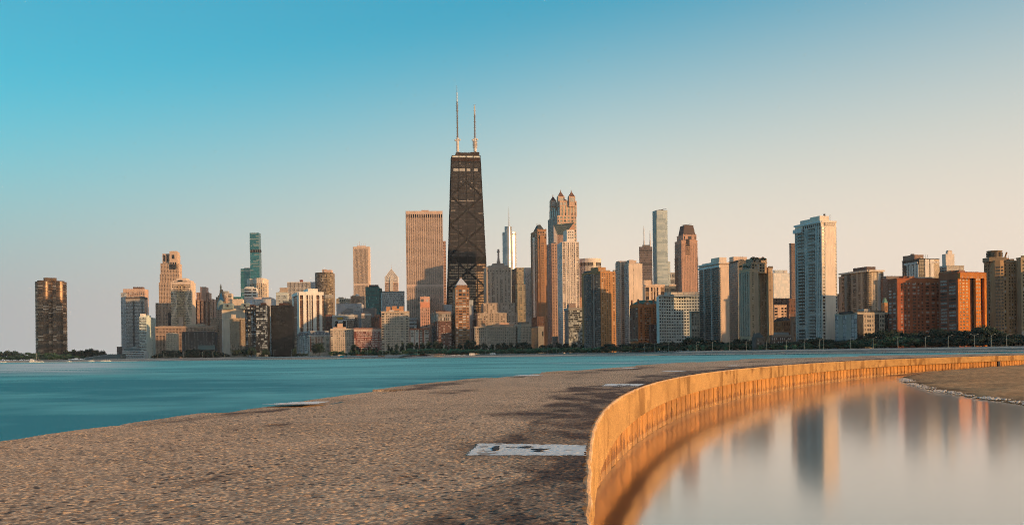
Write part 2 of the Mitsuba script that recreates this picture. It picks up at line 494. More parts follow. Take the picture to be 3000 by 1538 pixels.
VERBOSE = False
WHITE, CREAM, BEIGE, PINK, TAN, BROWN = (0.70, 0.65, 0.59), (0.53, 0.43, 0.33), (0.46, 0.36, 0.27), (0.52, 0.35, 0.27), (0.34, 0.265, 0.19), (0.20, 0.12, 0.08)
RED, ORANGE, GREY, LGREY, DARK, CHAR = (0.27, 0.085, 0.05), (0.42, 0.16, 0.065), (0.28, 0.28, 0.28), (0.46, 0.46, 0.46), (0.022, 0.024, 0.028), (0.06, 0.068, 0.075)
PAL = {
    'dark': [((0.012, 0.014, 0.018), 6), ((0.035, 0.04, 0.045), 3), ((0.12, 0.12, 0.12), 1)],
    'mixed': [((0.015, 0.017, 0.02), 4), ((0.05, 0.055, 0.06), 3), ((0.18, 0.17, 0.16), 2), ((0.42, 0.39, 0.35), 1.2)],
    'blind': [((0.03, 0.03, 0.035), 3), ((0.12, 0.12, 0.12), 3), ((0.32, 0.32, 0.31), 3), ((0.55, 0.54, 0.52), 2)],
    'teal': [((0.008, 0.075, 0.085), 5), ((0.012, 0.11, 0.12), 4), ((0.03, 0.15, 0.15), 2), ((0.16, 0.22, 0.2), 0.7)],
    'brown': [((0.05, 0.028, 0.018), 5), ((0.11, 0.06, 0.035), 3), ((0.24, 0.16, 0.11), 1)],
    'pale': [((0.30, 0.33, 0.35), 4), ((0.42, 0.44, 0.45), 3), ((0.15, 0.17, 0.18), 2)],
    'white': [((0.60, 0.58, 0.55), 5), ((0.45, 0.42, 0.40), 2), ((0.12, 0.10, 0.09), 1.4)],
    'bronze': [((0.06, 0.042, 0.03), 5), ((0.13, 0.08, 0.05), 4), ((0.28, 0.2, 0.14), 2), ((0.48, 0.40, 0.33), 0.7)],
}

# ---------------------------------------------------------------- the curved pier in front
from scipy.interpolate import PchipInterpolator
from scipy.ndimage import gaussian_filter1d
INNER = [(1741, 1538), (1721, 1339), (1726, 1287), (1747, 1223), (1776, 1188), (1840, 1147), (1922, 1118), (2038, 1095), (2154, 1081), (2329, 1067), (2562, 1054), (2795, 1046), (3000, 1040)]
ZT = 1.4
_p = np.array([(-0.40, -8), (-0.18, -4), (0.03, 0)] + [tuple(ground(u, v, ZT)[:2]) for u, v in INNER] + [(84, 160), (112, 195), (150, 242)])
_y = np.linspace(-8, 240, 6000)
_x = gaussian_filter1d(PchipInterpolator(_p[:, 1], _p[:, 0])(_y), 70)
_k = slice(24, -800)
_x, _y = _x[_k], _y[_k]
_s = np.r_[0, np.cumsum(np.hypot(np.diff(_x), np.diff(_y)))]
_tx, _ty = np.gradient(_x, _s), np.gradient(_y, _s)
S_END = _s[-1] - 5
S0 = np.interp(0.0, _y, _s)                     # arc length abreast of the camera


def curve(s):
    x, y, a, b = (np.interp(s, _s, q) for q in (_x, _y, _tx, _ty))
    h = np.hypot(a, b)
    return np.stack([x, y], -1), np.stack([-b / h, a / h], -1)


def deck_w(s):
    return np.interp(s - S0, [0, 14, 24, 44, 69, 99, 129, 164], [5.2, 5.3, 5.9, 6.9, 7.8, 9.2, 9.5, 7.5])


def deck_rise(s):
    return np.interp(s - S0, [38, 90], [0.0, 0.2])


def deck_h(P, amp=1.0):
    """Relief of the worn exposed aggregate."""
    q = np.c_[P, np.zeros(len(P))]
    q = q @ np.array([[0.83, 0.56, 0], [-0.56, 0.83, 0], [0, 0, 1]])
    fine = meshkit.noise(q * 55, 1) * 0.8 + meshkit.noise(q * 31, 2) * 0.6
    pit = np.clip(meshkit.fbm(q * 15, 2, 4) - 0.62, 0, 1) * 6.0 + np.clip(meshkit.noise(q * 36, 6) - 0.80, 0, 1) * 5
    lump = np.clip(meshkit.noise(q * 42, 7) - 0.78, 0, 1) * 4
    return amp * 0.0040 * (fine - 0.7 - pit + lump) + 0.016 * (meshkit.fbm(q * 0.5, 3, 5) - 0.5)


def outline(s, w, j):
    """Ragged outer edge of the deck."""
    q = np.stack([s * 1.7, np.full_like(s, 3.0), np.zeros_like(s)], -1)
    return w - 0.10 * meshkit.fbm(q, 4, 8) - 0.22 * np.clip(meshkit.noise(q * 0.35, 9) - 0.6, 0, 1)


def sheet(rows, cols):
    i, j = np.meshgrid(np.arange(rows - 1), np.arange(cols - 1), indexing='ij')
    a = (i * cols + j).ravel()
    return np.c_[a, a + cols, a + cols + 1, a + 1]


pier = Thing('pier', 'long curved concrete pier with orange rusty sheet piling sweeping from the foreground to the right', 'pier')
JOINT = [S0 - 0.4 + 11.75 * k for k in range(-1, 40)]
JOINT = [j for j in JOINT if 0.5 < j < S_END]
EDGE = 0.03                                     # width of the coping that runs along the pool side
for k, (a, b) in enumerate(zip(JOINT[:-1], JOINT[1:])):
    near = b - S0
    ds = 0.0135 if near < 13 else 0.03 if near < 25 else 0.08 if near < 60 else 0.4
    dt = 0.0105 if near < 13 else 0.025 if near < 25 else 0.07 if near < 60 else 0.3
    if near < 2:
        ds = dt = 0.2
    s = np.arange(a + 0.012, b - 0.012 + ds, ds).clip(a + 0.012, b - 0.012)
    if 2 < near < 13:
        s = s[s > S0 + 2.8]
    P, N = curve(s)
    w = outline(s, deck_w(s), k)
    n = int(5.2 / dt)
    t = np.linspace(0, 1, n)
    inn = EDGE * (0.4 + 1.6 * meshkit.fbm(np.c_[s * 6, s * 0, s * 0], 3, 17)) + 0.04 * np.clip(meshkit.noise(np.c_[s * 2.2, s * 0, s * 0], 18) - 0.62, 0, 1)
    off = inn[:, None] + (w - inn)[:, None] * t[None]
    XY = (P[:, None] + N[:, None] * off[..., None]).reshape(-1, 2)
    z = ZT + (deck_rise(s)[:, None] * t[None]).ravel() + deck_h(XY)
    # the outer edge has crumbled into a lower ledge at places
    tt, ss = np.tile(t, len(s)), np.repeat(s - S0, n)
    ledge = np.clip((tt * 5.2 - 4.55 + 0.5 * meshkit.fbm(np.c_[ss * 0.5, tt * 0, tt * 0], 3, 12)) * 6, 0, 1) * (meshkit.noise(np.c_[ss * 0.16, tt * 0, tt * 0], 13) > 0.42)
    z -= 0.045 * ledge
    broken = np.exp(-np.abs(ss - (b - S0)) * 14) + np.exp(-np.abs(ss - (a - S0)) * 14)
    z -= 0.02 * broken * meshkit.noise(np.c_[XY * 5, XY[:, :1] * 0], 14)
    V = np.c_[XY, z]
    Fq = sheet(len(s), n)
    # a rim turned down at the outer edge and at both joints
    m = len(V)
    ring = np.r_[np.arange(n), np.arange(2 * n - 1, len(s) * n, n), np.arange(len(s) * n - 2, (len(s) - 1) * n - 1, -1)]
    low = V[ring].copy()
    low[:, 2] = np.where(np.abs(tt[ring] - 1) < 1e-6, -0.4, V[ring, 2] - 0.25)
    V2 = np.vstack([V, low])
    r = np.arange(len(ring) - 1)
    Fr = np.c_[ring[r], m + r, m + r + 1, ring[r + 1]]
    uv = np.c_[np.r_[ss, ss[ring]] + S0, np.r_[off.ravel(), off.ravel()[ring]]]
    faces = np.vstack([Fq[:, ::-1], Fr[:, ::-1]])
    v_, f_ = V2, np.vstack([faces[:, [0, 1, 2]], faces[:, [0, 2, 3]]])
    pier.put('deck_slab', mikit.ply((v_, f_), 'deck_mat', uv=uv))
    # coping: the thick concrete beam along the pool side, one piece per slab
    ds = 0.03 if near < 30 else 0.1 if near < 70 else 0.4
    s = np.arange(a + 0.008, b - 0.008 + ds, ds).clip(a + 0.008, b - 0.008)
    P, N = curve(s)
    prof = [(0.62, 0.80), (0.0, 0.78)] + [(0.0, z) for z in np.linspace(0.80, 1.36, 20 if near < 30 else 6)] + [(0.006, 1.378), (0.02, 1.386), (0.06, 1.384), (0.3, 1.37), (0.3, 1.1)]
    pr = np.array(prof)
    XY = (P[:, None] + N[:, None] * pr[None, :, :1]).reshape(-1, 2)
    Z = np.tile(pr[:, 1], len(s))
    q = np.c_[np.repeat(s, len(pr)) * 12, Z * 12, np.tile(pr[:, 0], len(s)) * 12]
    bump = 0.006 * (meshkit.noise(q * 1.7, 21) + 0.7 * meshkit.noise(q * 2.3, 22) - 0.85) + 0.010 * (meshkit.noise(q * 0.12, 23) - 0.5)
    rag = 0.008 * np.clip(meshkit.noise(q * [0.45, 0, 0], 24) - 0.45, 0, 1) * 2
    top = np.tile((pr[:, 1] > 1.35) & (pr[:, 0] < 0.1), len(s))
    NN = np.repeat(N, len(pr), 0)
    XY = XY - NN * bump[:, None] * (np.tile(pr[:, 0], len(s)) < 0.3)[:, None] + NN * (rag * top)[:, None]
    Z = Z + bump * 0.8 - 0.5 * rag * top
    f = sheet(len(s), len(pr))
    e = np.arange(1, len(pr) - 1)
    last = (len(s) - 1) * len(pr)
    f3 = np.vstack([f[:, [0, 1, 2]], f[:, [0, 2, 3]], np.c_[e * 0, e, e + 1], np.c_[e * 0 + last, e + last + 1, e + last]])
    pier.put('coping', mikit.ply((np.c_[XY, Z], f3), 'cap_mat', uv=np.c_[np.repeat(s, len(pr)), np.tile(pr[:, 0], len(s))]))

# the body of the pier under the slabs
s = np.linspace(0.3, S_END, 400)
P, N = curve(s)
w = deck_w(s) - 0.35
sec = np.stack([np.c_[P + N * 0.75, np.full(len(s), -1.0)], np.c_[P + N * 0.75, np.full(len(s), 1.30)], np.c_[P + N * w[:, None], 1.25 + deck_rise(s)], np.c_[P + N * w[:, None], np.full(len(s), -1.0)]], 1)
f = sheet(len(s), 4)
pier.put('core', mikit.ply((sec.reshape(-1, 3), np.vstack([f[:, [0, 1, 2]], f[:, [0, 2, 3]]])), 'cap_mat', uv=np.c_[np.repeat(s, 4), np.zeros(4 * len(s))]))

# steel sheet piles, each one a tooth of the corrugated wall
PITCH = 1.16
prof = [(0.0, 0.62), (0.06, 0.33), (0.88, 0.31), (0.95, 0.60), (1.15, 0.62)]     # along, in from the coping's face
for k in range(int((S_END - S0 + 4) / PITCH)):
    a = S0 - 3 + k * PITCH
    if a + PITCH > S_END:
        break
    s = np.array([a + q[0] for q in prof])
    o = np.array([q[1] for q in prof])
    P, N = curve(s)
    A, B = P + N * o[:, None], P + N * (o[:, None] + 0.035)
    zs = (-0.7, 0.83)
    V = np.vstack([np.c_[Q, np.full(5, z)] for Q in (A, B) for z in zs])
    i = np.arange(4)
    f = np.vstack([np.c_[i, i + 1, i + 6, i + 5], np.c_[i + 10, i + 15, i + 16, i + 11], np.c_[i + 5, i + 6, i + 16, i + 15], [[0, 5, 15, 10], [4, 14, 19, 9]]])
    pier.put('sheet_pile', mikit.ply((V, np.vstack([f[:, [0, 1, 2]], f[:, [0, 2, 3]]])), 'pile_mat', uv=np.c_[np.tile(s, 4), np.zeros(20)]))


# a dark steel plate in the wall, and dark stains above it
s = np.array([np.interp(ground(u, 1082, 0.0)[1], _y, _s) for u in (2576, 2589, 2601)])
P, N = curve(s)
m = MB('metal_mat')
for k in (0, 1):
    A, B_, NN = P[k], P[k + 1], N[k]
    d = (B_ - A) * 0.06
    q = [A + d + NN * 0.16, B_ - d + NN * 0.16, B_ - d + NN * 0.34, A + d + NN * 0.34]
    m.prism(q, -0.6, 0.80, (0.035, 0.033, 0.032))
pier.put('sluice_plate', m.shape(), label='dark steel plates in the sheet piling')


def deck_z(x, y, up=0.0):
    d = np.hypot(_x - x, _y - y)
    k = d.argmin()
    return ZT + deck_rise(_s[k]) * min(1, d[k] / deck_w(_s[k])) + up


def on_deck(u, v):
    z = ZT
    for _ in range(6):
        g = ground(u, v, z)
        z = deck_z(g[0], g[1])
    return g


# painted warning panels on the deck
rag = random.Random(5)
PANEL = [[(1364, 1335), (1716, 1336), (1722, 1304), (1400, 1299)], [(1762, 1131), (1872, 1131), (1890, 1124.5), (1778, 1124.5)], [(1938, 1089), (1995, 1089), (2013, 1086.6), (1950, 1086.6)],
         [(2126, 1072.2), (2152, 1072.2), (2170, 1070.6), (2142, 1070.6)], [(765, 1185), (925, 1184), (968, 1176.5), (870, 1177.5)], [(1502, 1101.5), (1576, 1101), (1592, 1098.2), (1530, 1098.6)], [(1810, 1080.6), (1850, 1080.4), (1872, 1078.4), (1836, 1078.6)]]


def lay(poly, up, mat, jag=0.02, col=None, n=40):
    """A thin painted patch lying on the relief of the deck, with ragged edges; poly: three or more corners."""
    import shapely
    q = np.array([on_deck(u, v)[:2] for u, v in poly])
    pts = []
    for a, b in zip(q, np.roll(q, -1, 0)):
        for i in range(n):
            pts.append(a + (b - a) * i / n + np.array([rag.gauss(0, jag), rag.gauss(0, jag)]))
    poly = shapely.Polygon(pts).buffer(0)
    poly = max(getattr(poly, 'geoms', [poly]), key=lambda g: g.area)
    if mat == 'wall_mat':
        tv, tf = trimesh.creation.triangulate_polygon(poly, engine='earcut')
        z = np.array([deck_z(*p) for p in tv]) + deck_h(tv) * 0.7 + up
        return mikit.ply((np.c_[tv, z], tf), mat, uv=np.tile(enc(col), (len(tv), 1)))
    x0, y0, x1, y1 = poly.bounds
    h = max(0.012, (x1 - x0) / 90) if x1 - x0 < 2 else (x1 - x0) / 60
    gx, gy = np.meshgrid(np.arange(x0, x1 + h, h), np.arange(y0, y1 + h, h), indexing='ij')
    g = np.c_[gx.ravel(), gy.ravel()]
    ins = np.array(shapely.contains(poly, shapely.points(g)))
    f = sheet(*gx.shape)
    f = f[ins[f].all(1)][:, ::1]
    z = np.array([deck_z(*p) for p in g]) + deck_h(g) * 0.7 + up
    f = np.vstack([f[:, [0, 1, 2]], f[:, [0, 2, 3]]])
    V = np.c_[g, z]
    return mikit.ply((V, f), mat, uv=np.tile(enc(col or (0.5, 0.5, 0.5)), (len(V), 1)))


for k, poly in enumerate(PANEL):
    pier.put('painted_panel', lay(poly, 0.004, 'paint_mat', 0.007 if k == 0 else 0.02), **({'label': 'white painted panel with a worn dark swimmer stencil'} if k == 0 else {}))
MARK = [[(1441, 1320.5), (1462, 1321), (1465, 1313), (1461, 1315), (1466, 1310), (1465, 1308), (1448, 1308.5), (1446, 1312), (1440, 1314), (1443, 1317)],
        [(1482, 1310.5), (1492, 1313), (1515, 1312), (1540, 1314.8), (1562, 1313.6), (1566, 1312.5), (1548, 1312), (1559, 1310), (1556, 1308.5), (1530, 1309.5), (1526, 1311.5)],
        [(1558, 1323.5), (1590, 1325.5), (1604, 1326.5), (1584, 1322), (1600, 1319), (1618, 1316.4), (1598, 1317.2), (1584, 1315.4), (1574, 1317), (1554, 1317), (1578, 1321)]]
for poly in MARK:
    pier.put('painted_panel__stencil_mark', lay(poly, 0.008, 'wall_mat', 0.004, (0.035, 0.037, 0.042), 6))
for poly in ([(1806, 1128.8), (1822, 1129), (1824, 1127.4), (1812, 1127)], [(1832, 1128.6), (1850, 1128.8), (1848, 1127.2), (1836, 1127)]):
    pier.put('painted_panel__stencil_mark', lay(poly, 0.008, 'wall_mat', 0.006, (0.07, 0.07, 0.075), 6))

# ---------------------------------------------------------------- water and the sand spit
s = np.linspace(0.0, S_END, 300)
P, N = curve(s)
mid = P + N * 1.2                                # the two waters meet out of sight under the deck


def water(name, pts, mat, label):
    import shapely
    poly = shapely.Polygon(pts)
    m = trimesh.creation.triangulate_polygon(poly, engine='earcut')
    v = np.c_[m[0], np.zeros(len(m[0]))]
    scene[name] = mikit.ply((v, m[1]), mat, smooth=True)
    labels[name] = {'label': label, 'kind': 'structure'}


far_in, far_out = mid[-1], mid[0]
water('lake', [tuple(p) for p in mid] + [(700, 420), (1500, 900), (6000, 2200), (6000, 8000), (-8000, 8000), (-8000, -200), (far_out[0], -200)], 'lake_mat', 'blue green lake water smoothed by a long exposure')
water('pool', [tuple(p) for p in mid[::-1]] + [(far_out[0], -200), (2000, -200), (2000, 880), (1500, 899), (700, 419)], 'pool_mat', 'still pale water in the sheltered basin inside the pier')

SPIT = [(2640, 1110), (2648, 1117), (2668, 1128), (2700, 1138), (2740, 1147), (2800, 1158), (2860, 1168), (2930, 1178), (3000, 1188), (3120, 1204)]
front = np.array([ground(u, v, 0.0)[:2] for u, v in SPIT])
back = np.array([ground(u, v, 0.0)[:2] for u, v in [(2640, 1108), (2652, 1104), (2680, 1100.5), (2720, 1096.5)]])
tail, _ = curve(np.linspace(np.interp(92, _y, _s), S_END, 40))
ring = np.vstack([front, [(60, 20), (160, 40), (260, 230)], tail[::-1] + [0.0, 0.0], back[::-1]])
import shapely
spit = shapely.Polygon(ring).buffer(0.3).buffer(-0.3)
gx, gy = np.meshgrid(np.arange(15, 130, 0.40), np.arange(18, 175, 0.55), indexing='ij')
pt = np.c_[gx.ravel(), gy.ravel()]
wob = 0.8 * (meshkit.fbm(np.c_[pt * 0.25, pt[:, :1] * 0], 3, 31) - 0.5)
d = np.array(shapely.distance(spit.exterior, shapely.points(pt)))
ins = np.array(shapely.contains(spit, shapely.points(pt)))
sd = np.where(ins, d, -d) + wob
h = np.where(sd > 0, 0.30 * (1 - np.exp(-sd / 4.0)) + 0.25 * np.clip((pt[:, 1] - 80) / 60, 0, 1), sd * 0.12)
h += (sd > 0.4) * (0.10 * (meshkit.fbm(np.c_[pt * [0.7, 0.35], pt[:, :1] * 0], 4, 32) - 0.5) + 0.05 * (meshkit.noise(np.c_[pt * 1.1, pt[:, :1] * 0], 33) - 0.5)) + np.where(sd > 0, 0, -0.002)
keep = sd.reshape(gx.shape) > -2.5
q = sheet(*gx.shape)
q = q[keep.ravel()[q].all(1)]
q = q[:, ::-1]
scene['sand'] = mikit.ply((np.c_[pt, np.clip(h, -0.35, 2)], np.vstack([q[:, [0, 1, 2]], q[:, [0, 2, 3]]])[:, ::-1]), 'sand_mat', smooth=True)
labels['sand'] = {'label': 'brown sand spit beside the pier at the right', 'kind': 'structure'}
# white froth and shell fragments along the edge of the sand
rnd = np.random.default_rng(8)
froth = MB('shore_mat')
ico = trimesh.creation.icosphere(0)
line = shapely.LineString(front)
for _ in range(1300):
    p = line.interpolate(rnd.uniform(0, line.length))
    c = np.array([p.x, p.y]) + rnd.normal(0, 0.22, 2) + np.array([0.25, 0.30]) * (1 + 0.4 * math.sin(p.x * 1.7))
    if meshkit.fbm(np.array([p.x * 0.9, p.y * 0.9, 3.0]), 3, 41) < 0.47 + rnd.uniform(-0.1, 0.1):
        continue
    r = rnd.uniform(0.015, 0.055)
    froth.add(ico.vertices * [r * 1.4, r * 1.4, r * 0.6] + [c[0], c[1], 0.05 + r * 0.2], ico.faces, (0.55, 0.5, 0.45))
scene['froth'] = froth.shape()
labels['froth'] = {'label': 'line of white froth and shells along the edge of the sand', 'category': 'froth', 'kind': 'stuff'}
pier.done()

# ---------------------------------------------------------------- the far shore
SHORE = np.array([(-500, 2700), (0, 2330), (400, 1960), (600, 1790), (800, 1650), (1000, 1570), (1200, 1505), (1500, 1430), (1750, 1300), (1900, 1210), (2300, 1040), (2700, 920), (3000, 850), (3400, 790), (4200, 700)], float)
UU = np.linspace(-500, 4200, 236)
SY = gaussian_filter1d(PchipInterpolator(SHORE[:, 0], SHORE[:, 1])(UU), 2.0)
SXY = np.stack([(UU - U0) / F * SY, SY], -1)
_t = np.gradient(SXY, axis=0)
_t /= np.linalg.norm(_t, axis=1, keepdims=True)
SN = np.stack([-_t[:, 1], _t[:, 0]], -1)          # inland


def shore(u, inland=0.0, z=0.0):
    """A point seen at photo column u, that far inland of the waterline."""
    p, n = [np.array([np.interp(u, UU, q[:, i]) for i in (0, 1)]) for q in (SXY, SN)]
    r = np.array([(u - U0) / F, 1.0])
    r /= np.linalg.norm(r)
    return np.r_[p + r * inland / max(0.4, r @ n), z]


def strip(u0, u1, profile, cols, mb):
    k = (UU >= u0 - 1e-6) & (UU <= u1 + 1e-6)
    for (o0, z0), (o1, z1), c in zip(profile[:-1], profile[1:], cols):
        a = np.c_[SXY[k] + SN[k] * o0, np.full(k.sum(), z0)]
        b = np.c_[SXY[k] + SN[k] * o1, np.full(k.sum(), z1)]
        n = len(a)
        i = np.arange(n - 1)
        mb.add(np.vstack([a, b]), np.c_[i, i + 1, i + n + 1, i + n], c)


m = MB('shore_mat')
CON, CON2 = (0.52, 0.45, 0.38), (0.38, 0.33, 0.285)
WALLP = [(-1, -1.0), (0, 0.55), (7, 0.9), (7.3, 1.7), (11, 1.8), (11.3, 2.7), (15, 2.8), (15.3, 3.6), (26, 3.9), (26.2, 4.6), (26.8, 4.6), (27, 4.1), (34, 4.1)]
WC = [(0.05, 0.05, 0.05), CON, CON2, CON, (0.24, 0.21, 0.185), CON, CON2, CON, (0.33, 0.29, 0.26), (0.4, 0.37, 0.34), CON2, CON2]
strip(-500, 1170, WALLP, WC, m)
strip(1930, 4200, WALLP, WC, m)
scene['seawall'] = m.shape()
labels['seawall'] = {'label': 'stepped concrete revetment and promenade along the far shore', 'kind': 'structure'}
m = MB('shore_mat')
strip(1170, 1930, [(-30, -1.5), (0, 0.02), (20, 1.0), (60, 2.4), (60.3, 3.6), (66, 4.1)], [(0.3, 0.22, 0.16), (0.40, 0.30, 0.22), (0.48, 0.37, 0.28), (0.25, 0.22, 0.19), (0.2, 0.18, 0.16)], m)
strip(-500, 420, [(-22, -1.5), (-14, 0.25), (-1, 0.9)], [(0.4, 0.3, 0.22), (0.5, 0.38, 0.3)], m)
scene['beach'] = m.shape()
labels['beach'] = {'label': 'pale sand beach on the far shore', 'kind': 'structure'}
# the land behind: one sheet to the horizon
m = MB('shore_mat')
k = np.arange(len(UU))
inl = np.where((UU > 1170) & (UU < 1930), 65.0, 33.0)
a = np.c_[SXY + SN * inl[:, None], np.full(len(UU), 4.1)]
far = np.c_[(UU - U0) / F * 8000, np.full(len(UU), 8000.0), np.full(len(UU), 4.1)]
mid_ = np.c_[(UU - U0) / F * 5000, np.full(len(UU), 5000.0), np.full(len(UU), 4.1)]
for p, q in ((a, mid_), (mid_, far)):
    i = k[:-1]
    m.add(np.vstack([p, q]), np.c_[i, i + 1, i + 1 + len(UU), i + len(UU)], (0.10, 0.10, 0.085))
scene['ground'] = m.shape()
labels['ground'] = {'label': 'level city ground behind the shore', 'kind': 'structure'}
m = MB('shore_mat')
strip(-500, 1170, [(40, 4.13), (66, 4.13)], [(0.045, 0.045, 0.05)], m)
strip(1170, 1930, [(70, 4.13), (96, 4.13)], [(0.045, 0.045, 0.05)], m)
strip(1930, 4200, [(40, 4.13), (66, 4.13)], [(0.045, 0.045, 0.05)], m)
scene['road'] = m.shape()
labels['road'] = {'label': 'asphalt lakeside road behind the promenade', 'kind': 'structure'}


# ---- trees
def crown_mesh(seed, n=900, tone=(0.03, 0.06, 0.03)):
    """Leaf clumps on limbs: a crown of unit width and height, standing on z = 0.25."""
    r = np.random.default_rng(seed)
    blobs = []
    for _ in range(17):
        a, q = r.uniform(0, 2 * np.pi), math.sqrt(r.uniform(0, 1)) * 0.36
        blobs.append((q * math.cos(a), q * math.sin(a), 0.24 + 0.62 * r.uniform(0, 1) * (1 - 0.8 * q), r.uniform(0.13, 0.24)))
    B_ = np.array(blobs)
    B_[:, 2] *= 0.97 / (B_[:, 2] + B_[:, 3] * 0.85).max()
    w = B_[:, 3] ** 2
    j = r.choice(len(B_), n, p=w / w.sum())
    d = r.normal(size=(n, 3))
    d /= np.linalg.norm(d, axis=1, keepdims=True)
    P_ = B_[j, :3] + d * (B_[j, 3] * r.uniform(0.55, 1.08, n))[:, None] * [1, 1, 0.85]
    nrm = d + r.normal(0, 0.5, (n, 3))
    nrm /= np.linalg.norm(nrm, axis=1, keepdims=True)
    u = np.cross(nrm, r.normal(size=(n, 3)))
    u /= np.linalg.norm(u, axis=1, keepdims=True)
    v = np.cross(nrm, u)
    s = r.uniform(0.022, 0.055, n)[:, None]
    V = np.stack([P_ + u * s, P_ + v * s * 0.8, P_ - u * s, P_ - v * s * 0.8], 1).reshape(-1, 3)
    i = np.arange(n) * 4
    mb = MB('leaf_mat')
    cols = np.array([np.array(enc(tuple(np.array(tone) * k))) for k in r.uniform(0.55, 1.5, n)])
    mb.add(V, np.c_[i, i + 1, i + 2, i + 3], np.repeat(cols, 4, axis=0))
    core = trimesh.creation.icosphere(1)
    for b in B_:
        mb.add(core.vertices * b[3] * 0.62 * [1, 1, 0.85] + b[:3], core.faces, tuple(np.array(tone) * 0.6))
    return mb.shape()


def trunk_mesh(seed):
    r = np.random.default_rng(seed)
    mb = MB()
    mb.tube([(0, 0, -0.02), (0.005, 0, 0.2), (0, 0.01, 0.42)], [0.028, 0.02, 0.013], (0.07, 0.055, 0.045), 7)
    for _ in range(5):
        a = r.uniform(0, 6.28)
        mb.tube([(0, 0, 0.2), (0.1 * math.cos(a), 0.1 * math.sin(a), 0.36), (0.2 * math.cos(a), 0.2 * math.sin(a), 0.55)], [0.013, 0.009, 0.004], (0.07, 0.055, 0.045), 5)
    return mb.shape()


TONE = {'dark': (0.018, 0.040, 0.028), 'mid': (0.034, 0.088, 0.052), 'light': (0.075, 0.195, 0.105)}
CROWN = {k: [crown_mesh(100 + i * 7 + len(k), 950, t) for i in range(5)] for k, t in TONE.items()}
TRUNK = [trunk_mesh(s) for s in range(3)]
rt = np.random.default_rng(21)


ZONE = [(0, 'left end of the far grove'), (100, 'lone bronze tower'), (195, 'ramp'), (440, 'brown hospital wing'), (515, 'charcoal block'), (640, 'brown brick hotel'), (715, 'black glass towers'), (868, 'mansard block'), (966, 'cream stone block'), (1037, 'red brick block'), (1118, 'tall cream block'), (1199, 'red and white block'), (1253, 'maroon block'), (1327, 'pyramid roofed tower'), (1388, 'broad cream hotel'), (1557, 'grey stone block'), (1600, 'granite tower'), (1655, 'chequered glass block'), (1712, 'curved balcony tower'), (1806, 'pale blank flanked slab'), (1847, 'orange brick house'), (1931, 'white curved slab'), (2050, 'balcony slab'), (2136, 'grey gridded slab'), (2168, 'art deco tower'), (2258, 'brick mansion'), (2332, 'white balcony tower'), (2429, 'modern block'), (2602, 'left red brick slab'), (2752, 'right red brick slab'), (2885, 'tan tower'), (2981, 'right edge tower')]
ORD = ['leftmost', 'second', 'third', 'fourth', 'fifth', 'sixth', 'seventh', 'eighth', 'ninth', 'tenth', 'eleventh', 'twelfth', 'thirteenth', 'fourteenth', 'fifteenth', 'sixteenth']
TREES = []


def tree(u, vtop, inland, tone, wpx, label, group):
    p = shore(u, inland, 4.1)
    x = U0 + F * p[0] / p[1]
    H = px(x, vtop, p[1])[2] - 4.1
    W = wpx / F * p[1]
    t = Thing('tree', label, 'tree', group)
    if group:
        TREES.append((t.key, u, group, tone, 'front' if inland < 84 else 'middle' if inland < 104 else 'back'))
    M = TF().translate([p[0], p[1], 4.0]).rotate([0, 0, 1], rt.uniform(0, 360)).scale([W, W, max(4.0, H)])
    t.put('crown', {**CROWN[tone][rt.integers(5)], 'to_world': M})
    t.put('trunk', {**TRUNK[rt.integers(3)], 'to_world': M})


def row(u0, u1, step, vt, inland, tone, wpx, label, group, jit=2.5):
    n = max(1, round((u1 - u0) / (step * 1.45)))
    for i in range(n):
        u = u0 + (i + 0.5) * (u1 - u0) / n + rt.uniform(-0.2, 0.2) * step
        v = np.interp(u, *zip(*vt)) if not np.isscalar(vt) else vt
        tree(u, v + rt.uniform(-jit, jit), inland + rt.uniform(-6, 6), tone, wpx * 1.45 * rt.uniform(0.85, 1.25), label, group)


L1, G1_ = 'dark tree in the grove at the far left shore', 'trees of the far left grove'
row(-8, 62, 11, [(0, 1027), (40, 1026.5), (62, 1033)], 90, 'dark', 22, L1, G1_)
row(62, 205, 12, [(62, 1037), (80, 1030), (120, 1034), (205, 1034)], 80, 'mid', 22, L1, G1_)
row(195, 305, 10, [(195, 1028), (210, 1023), (235, 1026), (270, 1020), (295, 1023), (305, 1033)], 110, 'dark', 22, L1, G1_)
row(0, 240, 14, 1042, 45, 'mid', 20, 'mid green tree at the front edge of the far left grove', 'front trees of the far left grove')
L2, G2 = 'dark tree in front of the charcoal block and brown hotel', 'trees by the charcoal block'
row(448, 480, 11, [(448, 1037), (480, 1032)], 80, 'dark', 20, L2, G2)
row(480, 660, 11, [(480, 1024), (520, 1022), (560, 1020), (600, 1023), (660, 1031)], 85, 'dark', 21, L2, G2)
row(460, 670, 15, 1034, 75, 'dark', 20, L2, G2)
L3, G3 = 'dark tree at the foot of the black glass towers', 'trees by the black glass towers'
row(684, 722, 12, 1023, 72, 'dark', 22, L3, G3)
row(728, 750, 11, 1014, 76, 'dark', 20, L3, G3)
row(768, 792, 12, 1022, 72, 'dark', 20, L3, G3)
tree(862, 1017, 74, 'dark', 16, 'single dark tree between broad black tower and the mansard block', None)
row(868, 905, 12, 1036, 72, 'dark', 16, 'low dark shrub tree at the foot of the mansard block', 'low trees by the mansard block')
tree(936, 1001, 60, 'dark', 44, 'big dark tree in front of the grey mansard apartment block', None)
L4, G4 = 'mid green tree in the clipped row before the cream and red blocks', 'row before the cream and red blocks'
row(962, 1195, 12, [(962, 1027), (1000, 1024), (1060, 1024), (1130, 1026), (1195, 1022)], 70, 'mid', 19, L4, G4, 1.5)
L5, G5 = 'tall dark tree rising behind the lower green row', 'tall dark trees behind the green row'
